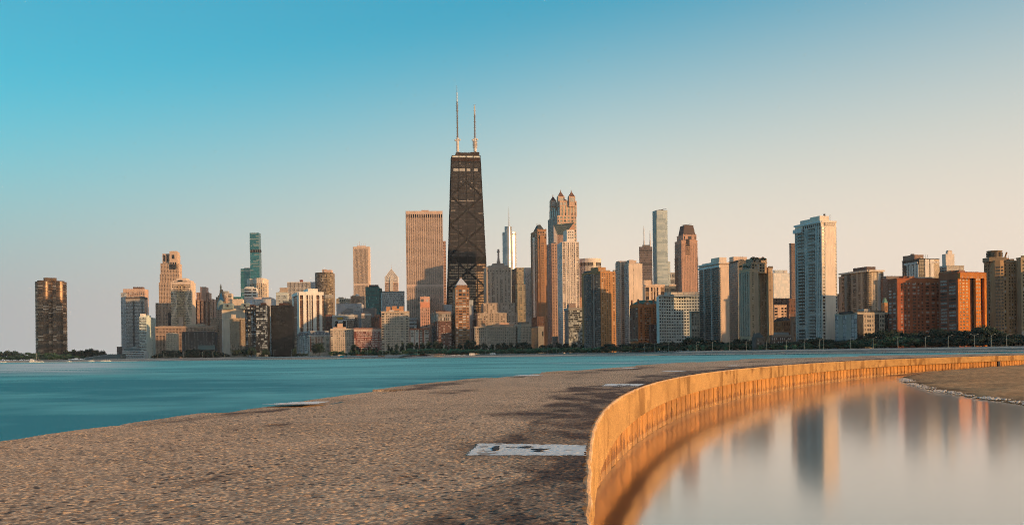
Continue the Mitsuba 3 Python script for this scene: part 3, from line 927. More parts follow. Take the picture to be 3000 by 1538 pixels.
for u, v, w in ((1038, 1005, 22), (1050, 1012, 18), (1068, 1016, 18), (1085, 1013, 22), (1100, 1015, 20), (1138, 1005, 10), (1147, 1014, 12), (1163, 1002, 16), (1178, 999, 18), (1195, 1001, 16), (1205, 998, 18), (1222, 1003, 20), (1240, 1000, 22), (1258, 995, 24), (1275, 996, 24), (1290, 999, 20), (1308, 1009, 20), (1328, 1009, 22), (1350, 1004, 22), (1370, 993, 26), (1388, 992, 26), (1402, 1006, 18), (1420, 1002, 26), (1440, 1005, 22), (1460, 1002, 26), (1480, 1001, 28), (1500, 1001, 28), (1520, 1002, 26), (1538, 998, 30), (1552, 1004, 22), (1590, 1007, 26), (1610, 1005, 28), (1635, 1001, 30), (1660, 1002, 30), (1685, 1005, 30), (1705, 1006, 26)):
    tree(u, v, 128 + rt.uniform(-8, 8), 'dark', w, L5, G5)
L6, G6 = 'fresh green tree in the front row behind the beach', 'green front row behind the beach'
row(1196, 1790, 11.5, [(1196, 1020), (1300, 1021), (1450, 1022), (1600, 1018), (1700, 1017), (1790, 1016)], 100, 'light', 19, L6, G6, 2.0)
row(1196, 1790, 14, [(1196, 1026), (1450, 1027), (1790, 1022)], 92, 'mid', 17, L6, G6, 2.0)
L7, G7 = 'dark tree in the shaded belt right of the beach', 'shaded belt right of the beach'
row(1775, 2010, 11, [(1775, 1006), (1830, 1007), (1860, 1004), (1900, 1000), (1930, 1003), (1960, 997), (1985, 1003), (2010, 992)], 92, 'dark', 27, L7, G7)
row(1790, 2010, 15, [(1790, 1016), (2010, 1012)], 78, 'mid', 24, L7, G7)
L8, G8 = 'dark tree in the belt before the balcony slabs', 'dark belt before the balcony slabs'
row(2010, 2440, 13, [(2010, 986), (2040, 984), (2080, 996), (2140, 1000), (2165, 986), (2190, 988), (2220, 998), (2290, 1001), (2350, 996), (2390, 988), (2420, 986), (2440, 994)], 95, 'dark', 34, L8, G8)
row(2010, 2440, 19, [(2010, 1006), (2440, 1004)], 80, 'mid', 30, L8, G8)
L9, G9 = 'dark tree in the deep shade below the red brick towers', 'dark belt below the red brick towers'
row(2440, 3030, 16, [(2440, 995), (2510, 992), (2545, 970), (2575, 966), (2640, 964), (2690, 980), (2720, 962), (2755, 958), (2790, 968), (2815, 964), (2840, 962), (2870, 950), (2900, 950), (2930, 970), (2970, 978), (3030, 972)], 105, 'dark', 46, L9, G9)
row(2440, 3030, 20, [(2440, 1002), (2560, 990), (2640, 982), (2700, 985), (3030, 990)], 88, 'dark', 40, L9, G9)
row(2470, 2680, 24, [(2470, 996), (2560, 992), (2650, 980), (2680, 990)], 76, 'mid', 40, 'mid green tree at the front of the belt below the red towers', 'greener front trees below the red towers')
for u in (2022, 2040, 2061, 2127, 2228, 2304, 2329):
    tree(u, 1012 + rt.uniform(-3, 3), 68, 'light', 14, 'small bright green street tree beside the lakeside road', 'small street trees by the road')

seen = {}      # each tree: its look, its row, the building it stands before, its place there
for key, u, g, tone, rowname in sorted(TREES, key=lambda t: t[1]):
    zone = [z for z0, z in ZONE if z0 <= max(u, 0)][-1]
    seen.setdefault((zone, tone, rowname), []).append(key)
for (zone, tone, rowname), keys in seen.items():
    what = {'dark': 'dark tree', 'mid': 'mid green tree', 'light': 'bright green tree'}[tone]
    for i, key in enumerate(keys):
        place = '' if len(keys) == 1 else f', {ORD[i]} from left' if i else ', leftmost there'
        labels[key]['label'] = f'{what}, {rowname} row before the {zone}{place}'

# ---- street lamps
POLE = (0.30, 0.36, 0.36)


def lamp(u, h, inland=30.0, arm=1, lab='grey street lamp with curved arm on the far promenade', grp='street lamps on the promenade'):
    p = shore(u, inland, 4.05)
    t = Thing('street_lamp', lab, 'street lamp', grp)
    t.mb('pole', 'metal_mat').tube([p, p + [0, 0, h * 0.5], p + [0, 0, h]], [0.17, 0.14, 0.10], POLE, 7)
    t.mb('base', 'metal_mat').tube([p + [0, 0, -0.1], p + [0, 0, 1.0]], 0.26, POLE, 8)
    for sgn in ([1] if arm == 1 else [1, -1] if arm == 2 else []):
        q = [p + [sgn * x, 0, h + dz] for x, dz in ((0, -1.2), (0.9, -0.2), (2.0, 0.35), (3.1, 0.55))]
        t.mb('arm', 'metal_mat').tube(q, 0.075, POLE, 6)
        e = p + [sgn * 3.1, 0, h + 0.5]
        t.mb('arm__lamp_head', 'metal_mat').box(e + [-0.5, -0.2, -0.1], e + [0.5, 0.2, 0.12], (0.55, 0.57, 0.57))
    t.done()


for u in (461, 480, 511, 538, 593, 624, 657, 801, 854, 944, 1018, 1050, 1076, 1122):
    lamp(u, 11.0 if u < 900 else 9.5, arm=1 if u < 1000 else 0, lab='grey street lamp on the promenade left of the beach', grp='street lamps left of the beach')
for u in (1222, 1423, 1592, 1603, 1631):
    lamp(u, 9.5, 64, 0, 'pale lamp post along the back of the beach', 'lamp posts behind the beach')
for u in (1888, 1919, 1958, 2040, 2087, 2137, 2188, 2245, 2304, 2357, 2402, 2413, 2491, 2558, 2631, 2712, 2778, 2904, 2950):
    lamp(u, 10.0)
lamp(2855, 10.5, arm=2, lab='street lamp with two opposite arms before the orange lit facade', grp=None)
for u in (255, 277, 290, 323, 328):
    lamp(u, 11, 60, 0, 'thin pale lamp post on the ramp at the far left', 'lamp posts on the ramp')

# ---- ramp at the far left
t = Thing('road_ramp', 'grey green sloping road ramp with wall beside the far left trees', 'ramp')
a, b = shore(247, 42, 2.0), shore(352, 60, 2.0)
f = Face(t, a, (b - a)[:2] / np.linalg.norm((b - a)[:2]), SN[40], np.linalg.norm(b - a), 1, CON2)
f.n3 = -np.r_[SN[40], 0]
f.poly('wall', [(0, 0), (f.W, 0), (f.W, 12), (f.W * 0.7, 11.5), (f.W * 0.25, 7.0), (0, 4.6)], -12, 0, (0.13, 0.155, 0.15))
f.poly('parapet', [(0, 4.4), (f.W * 0.25, 6.8), (f.W * 0.25, 8.0), (0, 5.6)], -12, 0.5, (0.36, 0.38, 0.38))
f.poly('parapet', [(f.W * 0.25, 6.8), (f.W * 0.7, 11.3), (f.W * 0.7, 12.4), (f.W * 0.25, 8.0)], -12, 0.5, (0.30, 0.32, 0.32))
t.done()

# ---- boats at the far left
WH = (0.72, 0.70, 0.67)


def hull(t, c, L, W_, Hh, col=WH):
    xs = np.linspace(-0.5, 0.5, 9) * L
    w = W_ / 2 * np.clip(1 - (np.maximum(0, xs / L) * 2) ** 2.2, 0.03, 1)
    top = [(x + c[0], c[1] - q) for x, q in zip(xs, w)] + [(x + c[0], c[1] + q) for x, q in zip(xs[::-1], w[::-1])]
    bot = [(c[0] + (x - c[0]) * 0.9, c[1] + (y - c[1]) * 0.6) for x, y in top]
    t.mb('hull').prism(bot, c[2] - 0.4, c[2] + Hh, col, top=top)


t = Thing('motor_yacht', 'white motor yacht with two cabin decks moored left of the sailboat', 'yacht')
c = ground(94, 1061.0, 0.0) * 0 + shore(94, -40, 0)
hull(t, c, 11, 4, 2.2)
t.mb('cabin').box(c + [-3.6, -1.5, 2.1], c + [3.0, 1.5, 4.4], WH)
t.mb('cabin').box(c + [-3.0, -1.2, 4.4], c + [1.6, 1.2, 6.0], WH)
t.mb('window', 'glass_mat').box(c + [-3.2, -1.56, 3.0], c + [2.8, -1.48, 3.8], (0.05, 0.06, 0.07))
t.mb('mast').tube([c + [-1, 0, 6], c + [-1, 0, 8]], 0.1, WH)
t.done()
t = Thing('sailboat', 'white sailboat with bare mast and stays before the far left grove', 'sailboat')
c = shore(107.5, -45, 0)
hull(t, c, 13, 3.6, 1.5)
t.mb('cabin').box(c + [-2, -0.9, 1.4], c + [2, 0.9, 2.2], WH)
t.mb('mast').tube([c + [0, 0, 1], c + [0, 0, 18]], [0.2, 0.13], (0.66, 0.66, 0.66))
t.mb('boom').tube([c + [0, 0, 3], c + [-4.5, 0, 3.1]], 0.16, (0.6, 0.6, 0.6))
for x in (-6, 6):
    t.mb('stay').tube([c + [0, 0, 17.5], c + [x, 0, 1.5]], 0.07, (0.5, 0.5, 0.5), 4)
t.done()
for u, L in ((3, 9), (14, 8), (122, 10), (203, 9), (268, 11), (306, 14), (318, 10)):
    t = Thing('motor_boat', 'small white motor boat moored along the far left sand', 'boat', 'small white moored boats')
    c = shore(u, -34, 0)
    hull(t, c, L, 3, 1.3)
    t.mb('cabin').box(c + [-L * 0.2, -1, 1.2], c + [L * 0.12, 1, 2.6], WH)
    t.mb('window', 'glass_mat').box(c + [-L * 0.15, -1.05, 1.8], c + [L * 0.1, -0.98, 2.3], (0.05, 0.06, 0.07))
    t.done()

# ---- things on the beach and promenade
for u, lab in ((1383.5, 'white trailer on the beach, left one of two'), (1443.5, 'white trailer on the beach, right one of two')):
    t = Thing('trailer', lab, 'trailer')
    c = shore(u, 56, 2.4)
    t.mb('body').box(c + [-4, -1.2, 0.6], c + [4, 1.2, 3.4], WH)
    t.mb('window', 'glass_mat').box(c + [-2.5, -1.26, 1.8], c + [-1.2, -1.18, 2.7], DARK)
    t.mb('door').box(c + [0.5, -1.26, 0.7], c + [1.4, -1.18, 2.7], (0.4, 0.4, 0.4))
    for x in (-2.4, 2.4):
        t.mb('wheel').tube([c + [x, -1.2, 0.4], c + [x, 1.2, 0.4]], 0.45, (0.03, 0.03, 0.03), 10)
    t.done()
t = Thing('kiosk', 'teal blue shed on the concrete promenade', 'kiosk')
c = shore(1006, 12, 1.8)
t.mb('wall').box(c + [-4.5, -1.5, 0], c + [2.0, 1.5, 2.9], (0.02, 0.24, 0.33))
t.mb('wall').box(c + [3.2, -1.5, 0], c + [4.8, 1.5, 2.9], (0.02, 0.24, 0.33))
t.mb('door').box(c + [2.0, -1.4, 0], c + [3.2, 1.4, 2.7], (0.5, 0.55, 0.55))
t.mb('roof').box(c + [-4.7, -1.7, 2.9], c + [5.0, 1.7, 3.1], (0.03, 0.2, 0.27))
t.done()
t = Thing('shelter', 'orange framed shelter at the left end of the beach', 'shelter')
c = shore(1119, 14, 1.8)
t.mb('frame').box(c + [-5.5, -1.2, 1.7], c + [5.5, 1.2, 2.1], (0.55, 0.2, 0.03))
for x in (-5.4, -1.8, 1.8, 5.0):
    t.mb('post').box(c + [x, -1.1, 0], c + [x + 0.4, 1.1, 1.7], (0.5, 0.19, 0.03))
t.mb('stall').box(c + [-4.6, -0.8, 0], c + [4.8, 0.8, 1.5], (0.03, 0.02, 0.02))
t.done()
for u, w, lab, cc in ((1204, 12, 'long teal canopy roof over the beach cafe', (0.03, 0.32, 0.36)), (1262, 7, 'white canopy roof of the beach cafe', (0.6, 0.55, 0.5)), (1285, 9, 'pink beach cafe hut with teal awning', (0.42, 0.26, 0.2))):
    t = Thing('beach_cafe', lab, 'cafe')
    c = shore(u, 40, 1.7)
    t.mb('roof').box(c + [-w, -2.5, 3.2], c + [w, 2.5, 3.6], cc)
    for x in np.linspace(-w + 0.3, w - 0.5, 6):
        t.mb('post').box(c + [x, -2.3, 0], c + [x + 0.2, -2.1, 3.2], (0.4, 0.4, 0.4))
    t.mb('counter').box(c + [-w * 0.7, -1, 0], c + [w * 0.7, 1, 1.3], (0.3, 0.24, 0.2))
    t.done()
rp = np.random.default_rng(77)
t = Thing('fence', 'white picket fence along the front of the beach cafe', 'fence')
for u in np.linspace(1140, 1270, 66):
    c = shore(u, 24, 1.1)
    t.mb('post').box(c + [-0.35, -0.1, 0], c + [0.35, 0.1, 1.5], (0.55, 0.54, 0.53))
c0, c1 = shore(1140, 24, 1.1), shore(1270, 24, 1.1)
t.mb('rail').tube([c0 + [0, 0, 1.0], c1 + [0, 0, 1.0]], 0.12, (0.5, 0.5, 0.5))
t.done()
for u in (1326, 1331, 1345, 1360):
    t = Thing('lounge_tent', 'low white tent on the beach right of the cafe', 'tent', 'low white tents on the beach')
    c = shore(u, 34, 1.5)
    t.mb('canopy').prism([c[:2] + [-3, -2], c[:2] + [3, -2], c[:2] + [3, 2], c[:2] + [-3, 2]], c[2] + 1.6, c[2] + 2.5, (0.62, 0.58, 0.54), top=[c[:2] + [-0.4, -0.3], c[:2] + [0.4, -0.3], c[:2] + [0.4, 0.3], c[:2] + [-0.4, 0.3]])
    for x in (-2.9, 2.7):
        for y in (-1.9, 1.7):
            t.mb('pole').box(c + [x, y, 0], c + [x + 0.2, y + 0.2, 1.6], (0.4, 0.4, 0.4))
    t.done()
for u in (1466, 1495, 1506, 1524, 1545, 1555, 1571, 1584):
    t = Thing('net_post', 'white volleyball post on the beach', 'post', 'volleyball posts on the beach')
    c = shore(u, 34, 1.5)
    t.mb('post').tube([c, c + [0, 0, 3.2]], 0.14, (0.5, 0.46, 0.42), 6)
    t.done()


# ---- people, one smooth body each
def figure(pose):
    J = {'head': (0, 0, 1.66, .105), 'neck': (0, 0, 1.50, .055), 'chest': (0, 0, 1.32, .15), 'waist': (0, 0, 1.08, .125), 'hip': (0, 0, .95, .14)}
    for sx, n in ((-1, 'l'), (1, 'r')):
        J |= {n + 'sh': (.19 * sx, 0, 1.40, .06), n + 'el': (.25 * sx, .02, 1.12, .045), n + 'wr': (.27 * sx, -.06, .88, .034), n + 'hd': (.27 * sx, -.09, .80, .04)}
        st = .16 if pose else .02
        J |= {n + 'th': (.10 * sx, 0, .90, .09), n + 'kn': (.11 * sx, -.5 * st * sx, .49, .06), n + 'an': (.11 * sx, -st * sx, .09, .042), n + 'to': (.12 * sx, -.14 - st * sx, .04, .035)}
    if pose == 2:
        J = {k: (x, y + max(0, (z - 0.9)) * -0.5, z * 0.93 + 0.0, r) for k, (x, y, z, r) in J.items()}
    bones = [('head', 'head'), ('head', 'neck'), ('neck', 'chest'), ('chest', 'waist'), ('waist', 'hip')]
    for n in 'lr':
        bones += [('chest', n + 'sh'), (n + 'sh', n + 'el'), (n + 'el', n + 'wr'), (n + 'wr', n + 'hd'), ('hip', n + 'th'), (n + 'th', n + 'kn'), (n + 'kn', n + 'an'), (n + 'an', n + 'to')]

    def body(bs, grow=0.0):
        M = manifold3d.Manifold()
        for a, b in bs:
            M += manifold3d.Manifold.batch_hull([manifold3d.Manifold.sphere(J[q][3] + grow, 10).translate(J[q][:3]) for q in (a, b)])
        return M
    shirt = body([b for b in bones if b[0] in ('neck', 'chest', 'waist') or b in (('lsh', 'lel'), ('rsh', 'rel')) or b[1] in ('lsh', 'rsh')], 0.014)
    legs = body([b for b in bones if b[0] in ('hip', 'lth', 'rth', 'lkn', 'rkn')], 0.012)
    hair = manifold3d.Manifold.sphere(0.112, 10).translate((J['head'][0], J['head'][1] + 0.015, J['head'][2] + 0.02))
    return body(bones), shirt, legs, hair


FIG = [figure(0), figure(1), figure(2)]
FIGS = {}


def person(u, inland, z, pose, shirt, legs, label, group):
    t = Thing('person', label, 'person', group)
    M = TF().translate(list(shore(u, inland, z))).rotate([0, 0, 1], rp.uniform(0, 360))
    for part, k, col in (('body', 0, (0.33, 0.2, 0.14)), ('shirt', 1, shirt), ('trousers', 2, legs), ('hair', 3, (0.03, 0.022, 0.018))):
        q = (pose, k, col)
        if q not in FIGS:
            mb = MB()
            mb.mesh(FIG[pose][k], col)
            FIGS[q] = mb.shape()
        t.put(part, {**FIGS[q], 'to_world': M})


SH = [(0.03, 0.035, 0.05), (0.4, 0.4, 0.4), (0.25, 0.04, 0.03), (0.05, 0.12, 0.2)]
for u in (1455, 1471, 1480, 1497, 1512, 1520, 1528, 1552, 1580, 1598, 1612, 1622, 1654, 1672, 1690, 1712, 1735, 1762, 1783, 1800, 1830, 1868):
    person(u + rp.uniform(-2, 2), rp.uniform(8, 40), 1.0, int(rp.integers(3)), SH[rp.integers(4)], (0.05, 0.055, 0.08), 'distant person on the sand of the far beach', 'people on the far beach')
for u in (2017, 2022, 2034, 2067, 2071, 2098, 2188, 2285, 2290, 2294, 2298, 2584, 2594, 2597):
    person(u, 4.5, 0.72, int(rp.integers(3)), SH[rp.integers(4)], (0.05, 0.055, 0.08), 'distant person on the lower step of the revetment', 'people on the revetment')

# ---------------------------------------------------------------- the city, from left to right
def std(f, bay=3.6, fl=3.15, **kw):
    f.grid(max(1, round(f.W / bay)), max(1, round(((kw['t'][1] - kw['t'][0]) if kw.get('t') else f.H) / fl)), **kw)


def arc_faces(T, uL, uR, vt, Y, bulge, nseg, col, vb=None, back=25.0, z0=2.0, part='wall'):
    """A building with a convex curved front; returns its facade segments, left to right."""
    vm = (vt + 1030) / 2
    A, B = px(uL, vm, Y)[:2], px(uR, vm, Y)[:2]
    t = np.linspace(0, 1, nseg + 1)
    front = A + (B - A) * t[:, None] + np.c_[0 * t, -bulge * 4 * t * (1 - t)]
    z1 = px((uL + uR) / 2, vt, Y)[2]
    outline_ = np.vstack([front, [B + [0, back], A + [0, back]]])
    T.mb(part).prism(outline_, z0, z1, col)
    fs = []
    for p, q in zip(front[:-1], front[1:]):
        d = (q - p) / np.linalg.norm(q - p)
        fs.append(Face(T, np.r_[p, z0], d, [d[1], -d[0]], np.linalg.norm(q - p), z1 - z0, col))
    return fs, outline_, z1


def B(name, label, cat, uL, uC, uR, vt, Y, col, a=None, group=None, **kw):
    T = Thing(name, label, cat, group)
    return T, Vol(T, uL, uC, uR, vt, Y, col, a=a if a is not None else (97 if uC < 1107 else 7), **kw)


# lone bronze tower on the point, three rounded lobes
T = Thing('bronze_tower', 'dark bronze glass tower with rounded lobes standing alone above trees at far left', 'tower')
c = px(146.5, 930, 2930)
z1 = px(146, 825, 2900)[2]
th = np.linspace(0, 2 * np.pi, 97)[:-1]
rr = 22 + 17.5 * np.cos(1.5 * (((th - math.radians(-112)) + np.pi / 3) % (2 * np.pi / 3) - np.pi / 3)) ** 1.2
pts = np.c_[c[0] + rr * np.cos(th), c[1] + rr * np.sin(th)]
pts[:, 0] = c[0] + (pts[:, 0] - pts[:, 0].mean()) * (78.3 / np.ptp(pts[:, 0]))
T.mb('wall', 'mirror_mat').prism(pts, 2, z1, (0.035, 0.02, 0.012))
rnd = np.random.default_rng(4)
for p, q in zip(pts, np.roll(pts, -1, 0)):
    d = (q - p) / np.linalg.norm(q - p)
    f = Face(T, np.r_[p, 2], d, [d[1], -d[0]], np.linalg.norm(q - p), z1 - 2, (0.05, 0.03, 0.02))
    if f.n[1] < 0.25:
        f.grid(1, 62, 0.94, 0.8, 0.22, 0.3, PAL['bronze'], col=(0.05, 0.03, 0.02), scol=(0.055, 0.034, 0.022), mat='mirror_mat', lone=False, seed=5 + int((np.degrees(np.arctan2(f.n[1], f.n[0])) + 180) // 34))
q = c[:2] + (pts - c[:2]) * 0.42
T.mb('penthouse').prism(q, z1 - 0.3, px(146, 812.5, 2900)[2], (0.12, 0.08, 0.05))
T.mb('roof').prism(c[:2] + (pts - c[:2]) * 0.86, z1 - 0.3, z1 + 3, (0.09, 0.06, 0.045))
T.done()

T, V = B('apartment_tower', 'beige topped apartment tower behind the grey banded one at far left', 'tower', 354, 362, 425, 848, 2560, PINK, a=2, LL=30)
std(V.R, 5, 3.2, fw=0.6, fh=0.5, pal=PAL['mixed'])
V.R.slab('wall', 0, 1, V.z(856), V.z(848), 0, 0.8, (0.55, 0.38, 0.29))
V.sub(0.42, 0.85, 0.2, 0.8, V.z1, V.z(841), (0.14, 0.09, 0.075))
W = Vol(T, 354, 355, 370, 859, 2530, (0.33, 0.31, 0.31), a=2, LL=10)
std(W.R, 3.4, 3.2, fw=0.6, fh=0.55, pal=PAL['pale'], scol=(0.5, 0.5, 0.5))
T.done()
T, V = B('apartment_tower', 'grey banded apartment tower with dark parapet at far left of the main skyline', 'tower', 370, 424, 430.5, 871, 2450, (0.27, 0.27, 0.28))
for s, q in (((0.0, 0.36), 0.6), ((0.36, 0.46), 0.8), ((0.46, 0.84), 0.6), ((0.84, 0.9), 0.8), ((0.9, 1.0), 0.5)):
    dk = q > 0.7
    std(V.L, 3.0, 3.2, fw=0.8, fh=0.5, dp=0.15, ds=0.4, s=s, pal=PAL['dark'] if dk else PAL['mixed'], col=(0.1, 0.11, 0.12) if dk else None, scol=(0.07, 0.08, 0.09) if dk else (0.42, 0.41, 0.41), t=(V.z(1036), V.z(882)))
V.L.slab('wall', -0.01, 1.01, V.z(882), V.z(876), 0, 0.8, (0.42, 0.36, 0.31))
V.L.slab('parapet', -0.02, 1.02, V.z(876), V.z(871), 0, 1.5, (0.10, 0.075, 0.07))
V.R.slab('parapet', -0.02, 1.02, V.z(876), V.z(871), 0, 1.5, (0.10, 0.075, 0.07))
std(V.R, 3.5, 3.2, fw=0.5, fh=0.45, pal=PAL['mixed'], col=(0.5, 0.33, 0.25))
V.clutter(3, 3)
T.done()
T, V = B('glass_tower', 'narrow pale blue glass tower beside the grey banded tower', 'tower', 424, 431, 434, 874, 2500, (0.38, 0.42, 0.46), LL=20)
std(V.L, 4, 4, fw=0.9, fh=0.8, dp=0.1, ds=0.1, pal=PAL['pale'], mat='mirror_mat')
std(V.R, 4, 4, fw=0.9, fh=0.8, dp=0.1, ds=0.1, pal=PAL['pale'], mat='mirror_mat')
T.done()
T, V = B('apartment_block', 'mint white apartment block with blank right wall near the far left', 'building', 408.5, 429, 457, 929, 2330, (0.55, 0.63, 0.58))
std(V.L, 3.4, 3.3, fw=0.85, fh=0.5, dp=0.1, ds=0.35, pal=PAL['mixed'], scol=(0.5, 0.58, 0.56))
V.R.grid([(3, 0), (1, 0.5), (2, 0)], 26, 0.5, 0.3, pal=PAL['mixed'])
V.sub(0.02, 0.25, 0.4, 0.9, V.z1, V.z(919), WHITE)
V.sub(0.3, 0.62, 0.2, 0.7, V.z1, V.z(922), (0.55, 0.63, 0.58))
V.clutter(5, 2)
T.done()
T, V = B('office_block', 'low white striped office block at the foot of the far left towers', 'building', 386, 424, 426, 1029, 2230, (0.6, 0.6, 0.58), LL=46, LR=20, a=88)
V.L.grid(1, 5, 0.99, 0.42, 0, 0.5, [((0.03, 0.035, 0.04), 1)], scol=(0.62, 0.62, 0.6))
V.sub(0.1, 0.7, 0.3, 0.95, V.z1, V.z(1021), (0.13, 0.17, 0.18))
V.sub(0.2, 0.5, 0.4, 0.6, V.z(1021), V.z(1015), (0.3, 0.33, 0.33))
T.done()
T, V = B('brick_house', 'small dark block at the left foot of the skyline', 'building', 348, 354, 357, 1017, 2300, (0.12, 0.1, 0.1), LL=8, LR=14)
V.L.grid(2, 8, 0.5, 0.5, pal=PAL['mixed'])
T.done()

T, V = B('hospital_wing', 'broad pink brown masonry block with dark rows of windows at left', 'building', 425, 456, 612, 958, 2150, (0.36, 0.25, 0.19), a=5, LR=118, LL=40)
V.L.grid([(1.2, .6)] * 7, 20, 0.5, 0.45, 0.5, 0.35, pal=PAL['brown'], t=(V.z(1030), V.z(968)), col=(0.28, 0.2, 0.165))
V.R.grid([(1.2, .62)] * 10 + [(1.8, .35)] + [(1.2, .62)] * 7, 4, 0.6, 0.5, 0.5, 0.3, PAL['brown'], t=(V.z(980), V.z(962)))
V.R.grid([(1.2, .62)] * 10 + [(1.8, .35)] + [(1.2, .62)] * 7, 15, 0.6, 0.72, 0.5, 0.25, PAL['brown'], t=(V.z(1040), V.z(983)))
V.R.slab('cornice', 0, 1, V.z(983), V.z(980), 0, 0.9, (0.42, 0.3, 0.23))
V.R.slab('cornice', -0.01, 1, V.z(961), V.z(957.5), 0, 1.0, (0.42, 0.3, 0.23))
W = Vol(T, 612, 619, 643, 933, 2165, (0.36, 0.25, 0.19), a=5, LL=30)
W.R.grid(5, 24, 0.6, 0.5, 0.4, 0.3, PAL['brown'])
W.L.grid(4, 24, 0.5, 0.5, 0.4, 0.3, PAL['brown'])
V.sub(0.52, 0.80, 0.12, 0.6, V.z1, V.z(951), (0.45, 0.36, 0.28), 'upper_storey')
V.sub(0.44, 0.9, 0.06, 0.5, V.z1, V.z(970) + 6, (0.45, 0.36, 0.28), 'upper_storey')
V.clutter(6, 5)
T.done()

# stepped beige skyscraper
T = Thing('skyscraper', 'tall stepped beige skyscraper with notched crown in the left skyline', 'skyscraper')
C0 = (0.50, 0.36, 0.27)
for i, (uL, uC, uR, vt, Y) in enumerate([(456.5, 458, 503, 889, 2690), (464, 467, 526, 829, 2712), (467, 470, 525.5, 804, 2718), (469, 472, 525, 773, 2724), (473.5, 478, 519.5, 745, 2730)]):
    V = Vol(T, uL, uC, uR, vt, Y, C0, a=4, LL=22 + 4 * i, part='wall' if i == 0 else 'setback')
    n = max(4, round((uR - uC) / 4.6))
    V.R.grid(n, round(V.H / 3.3), 0.55, 0.55, 0.5, 0.35, PAL['dark'])
    V.L.grid(3, round(V.H / 3.3), 0.5, 0.5, 0.5, 0.3, PAL['dark'])
    if i == 4:
        V.R.slab('dark_bay', 0.06, 0.42, V.z(767), V.z(749), 0.5, 0.65, DARK, 'glass_mat')
        V.R.slab('wall', 0.22, 0.26, V.z(768), V.z(748), 0.5, 1.0, C0)
q = Vol(T, 496, 496.5, 520, 738.5, 2722, (0.55, 0.40, 0.30), a=4, LL=24, vb=775, part='crown')
q.R.slab('crown', 0.1, 0.9, q.z(738.5), q.z(736), -12, -1, (0.55, 0.40, 0.30))
q.R.slab('dark_bay', 0.3, 0.62, q.z(759), q.z(747), 0, 0.5, DARK, 'glass_mat')
for k in range(3):
    q.R.slab('dark_bay', 0.1 + 0.28 * k, 0.28 + 0.28 * k, q.z(789), q.z(769), 0, 0.6, DARK, 'glass_mat')
W = Vol(T, 456, 456.5, 503, 889, 2640, C0, a=4, LL=20)
W.R.grid([(1, .5)] * 4 + [(0.8, 0)] + [(1, .55)] * 6, round(W.H / 3.3), 0.55, 0.6, 0.6, 0.3, PAL['dark'])
W.R.slab('dark_bay', 0.78, 0.97, W.z(954), W.z(917), 0.6, 0.8, (0.02, 0.025, 0.035), 'glass_mat')
T.done()

# tower with diagonal bracing drawn by filled windows
T, V = B('braced_tower', 'cream tower with zigzag diagonal braces across its window grid', 'tower', 499, 501.5, 561.5, 827.5, 2380, (0.62, 0.48, 0.37), a=3, LL=40)
zz = lambda v: V.z(v)
n, m = 18, 44
fall = lambda j, per: abs((j % (2 * per)) - per) / per
V.R.grid(5, m, 0.72, 0.55, 0.5, 0.4, [((0.03, 0.024, 0.018), 4), ((0.16, 0.10, 0.05), 2), ((0.4, 0.3, 0.16), 1)], s=(0.0, 0.29), t=(2, zz(834)), skip=lambda i, j: abs(i + 0.5 - 5 * (1 - fall(m - j - 0.5, 11))) < 0.72)
V.R.grid(5, m, 0.72, 0.55, 0.5, 0.4, [((0.03, 0.024, 0.018), 4), ((0.16, 0.10, 0.05), 2), ((0.4, 0.3, 0.16), 1)], s=(0.71, 1.0), t=(2, zz(834)), skip=lambda i, j: abs(i + 0.5 - 5 * fall(m - j - 0.5, 11)) < 0.72)
V.R.grid(6, m, 0.8, 0.6, 0.3, 0.3, [((0.05, 0.03, 0.02), 4), ((0.28, 0.18, 0.09), 3), ((0.5, 0.38, 0.2), 1)], s=(0.29, 0.71), t=(2, zz(834)), col=(0.5, 0.36, 0.25))
V.R.slab('wall', 0, 1, zz(834), zz(827.5), 0, 0.7, (0.64, 0.5, 0.4))
V.sub(0.08, 0.95, 0.05, 0.9, V.z1, zz(822), (0.6, 0.47, 0.38), 'penthouse')
V.sub(0.24, 0.73, 0.15, 0.85, zz(822), zz(815), (0.6, 0.48, 0.4), 'penthouse')
V.R.slab('dark_bay', 0.37, 0.57, zz(826), zz(821.5), -1.9, 0.3, DARK)
V.R.slab('dark_bay', 0.19, 0.33, zz(826), zz(824.5), -1.9, 0.3, DARK)
V.R.slab('dark_bay', 0.62, 0.76, zz(826), zz(824.5), -1.9, 0.3, DARK)
V.R.slab('stair_tower', 0.39, 0.60, zz(956), zz(929), 0.5, 5.0, (0.5, 0.35, 0.27))
T.done()
T = Thing('stepped_tower', 'pink brown stepped apartment tower right of the zigzag braced tower', 'tower')
for i, (uL, uR, vt, Y) in enumerate([(562, 628, 878, 2480), (575.5, 612.5, 858.5, 2478), (586.5, 603.5, 842, 2476)]):
    V = Vol(T, uL, uL, uR, vt, Y, (0.47, 0.29, 0.22), a=3, LL=26, part='wall' if i == 0 else 'setback', vb=None if i == 0 else 885)
    if i < 2:
        n = 12 if i == 0 else 7
        V.R.grid([(1.3, .42), (0.8, .6)] * (n // 2), round(V.H / 3.1), 0.5, 0.5, 0.7, 0.3, PAL['mixed'] if i == 0 else PAL['dark'])
for k in range(5):
    V0_ = Vol(T, 566 + 12.4 * k, 566 + 12.4 * k, 571.5 + 12.4 * k, 880, 2470, (0.5, 0.32, 0.24), a=3, LL=8, part='bay', roof=False)
    V0_.R.grid(2, round(V0_.H / 3.1), 0.6, 0.5, 0.3, 0.3, PAL['mixed'])
T.done()
T, V = B('office_block', 'narrow dark ribbed block between the pink stepped tower and the spire', 'building', 626, 627, 634, 882, 2520, (0.13, 0.13, 0.15), a=3, LL=20)
V.R.grid(1, 30, 0.9, 0.5, 0.1, 0.4, PAL['dark'], scol=(0.2, 0.2, 0.22))
T.done()

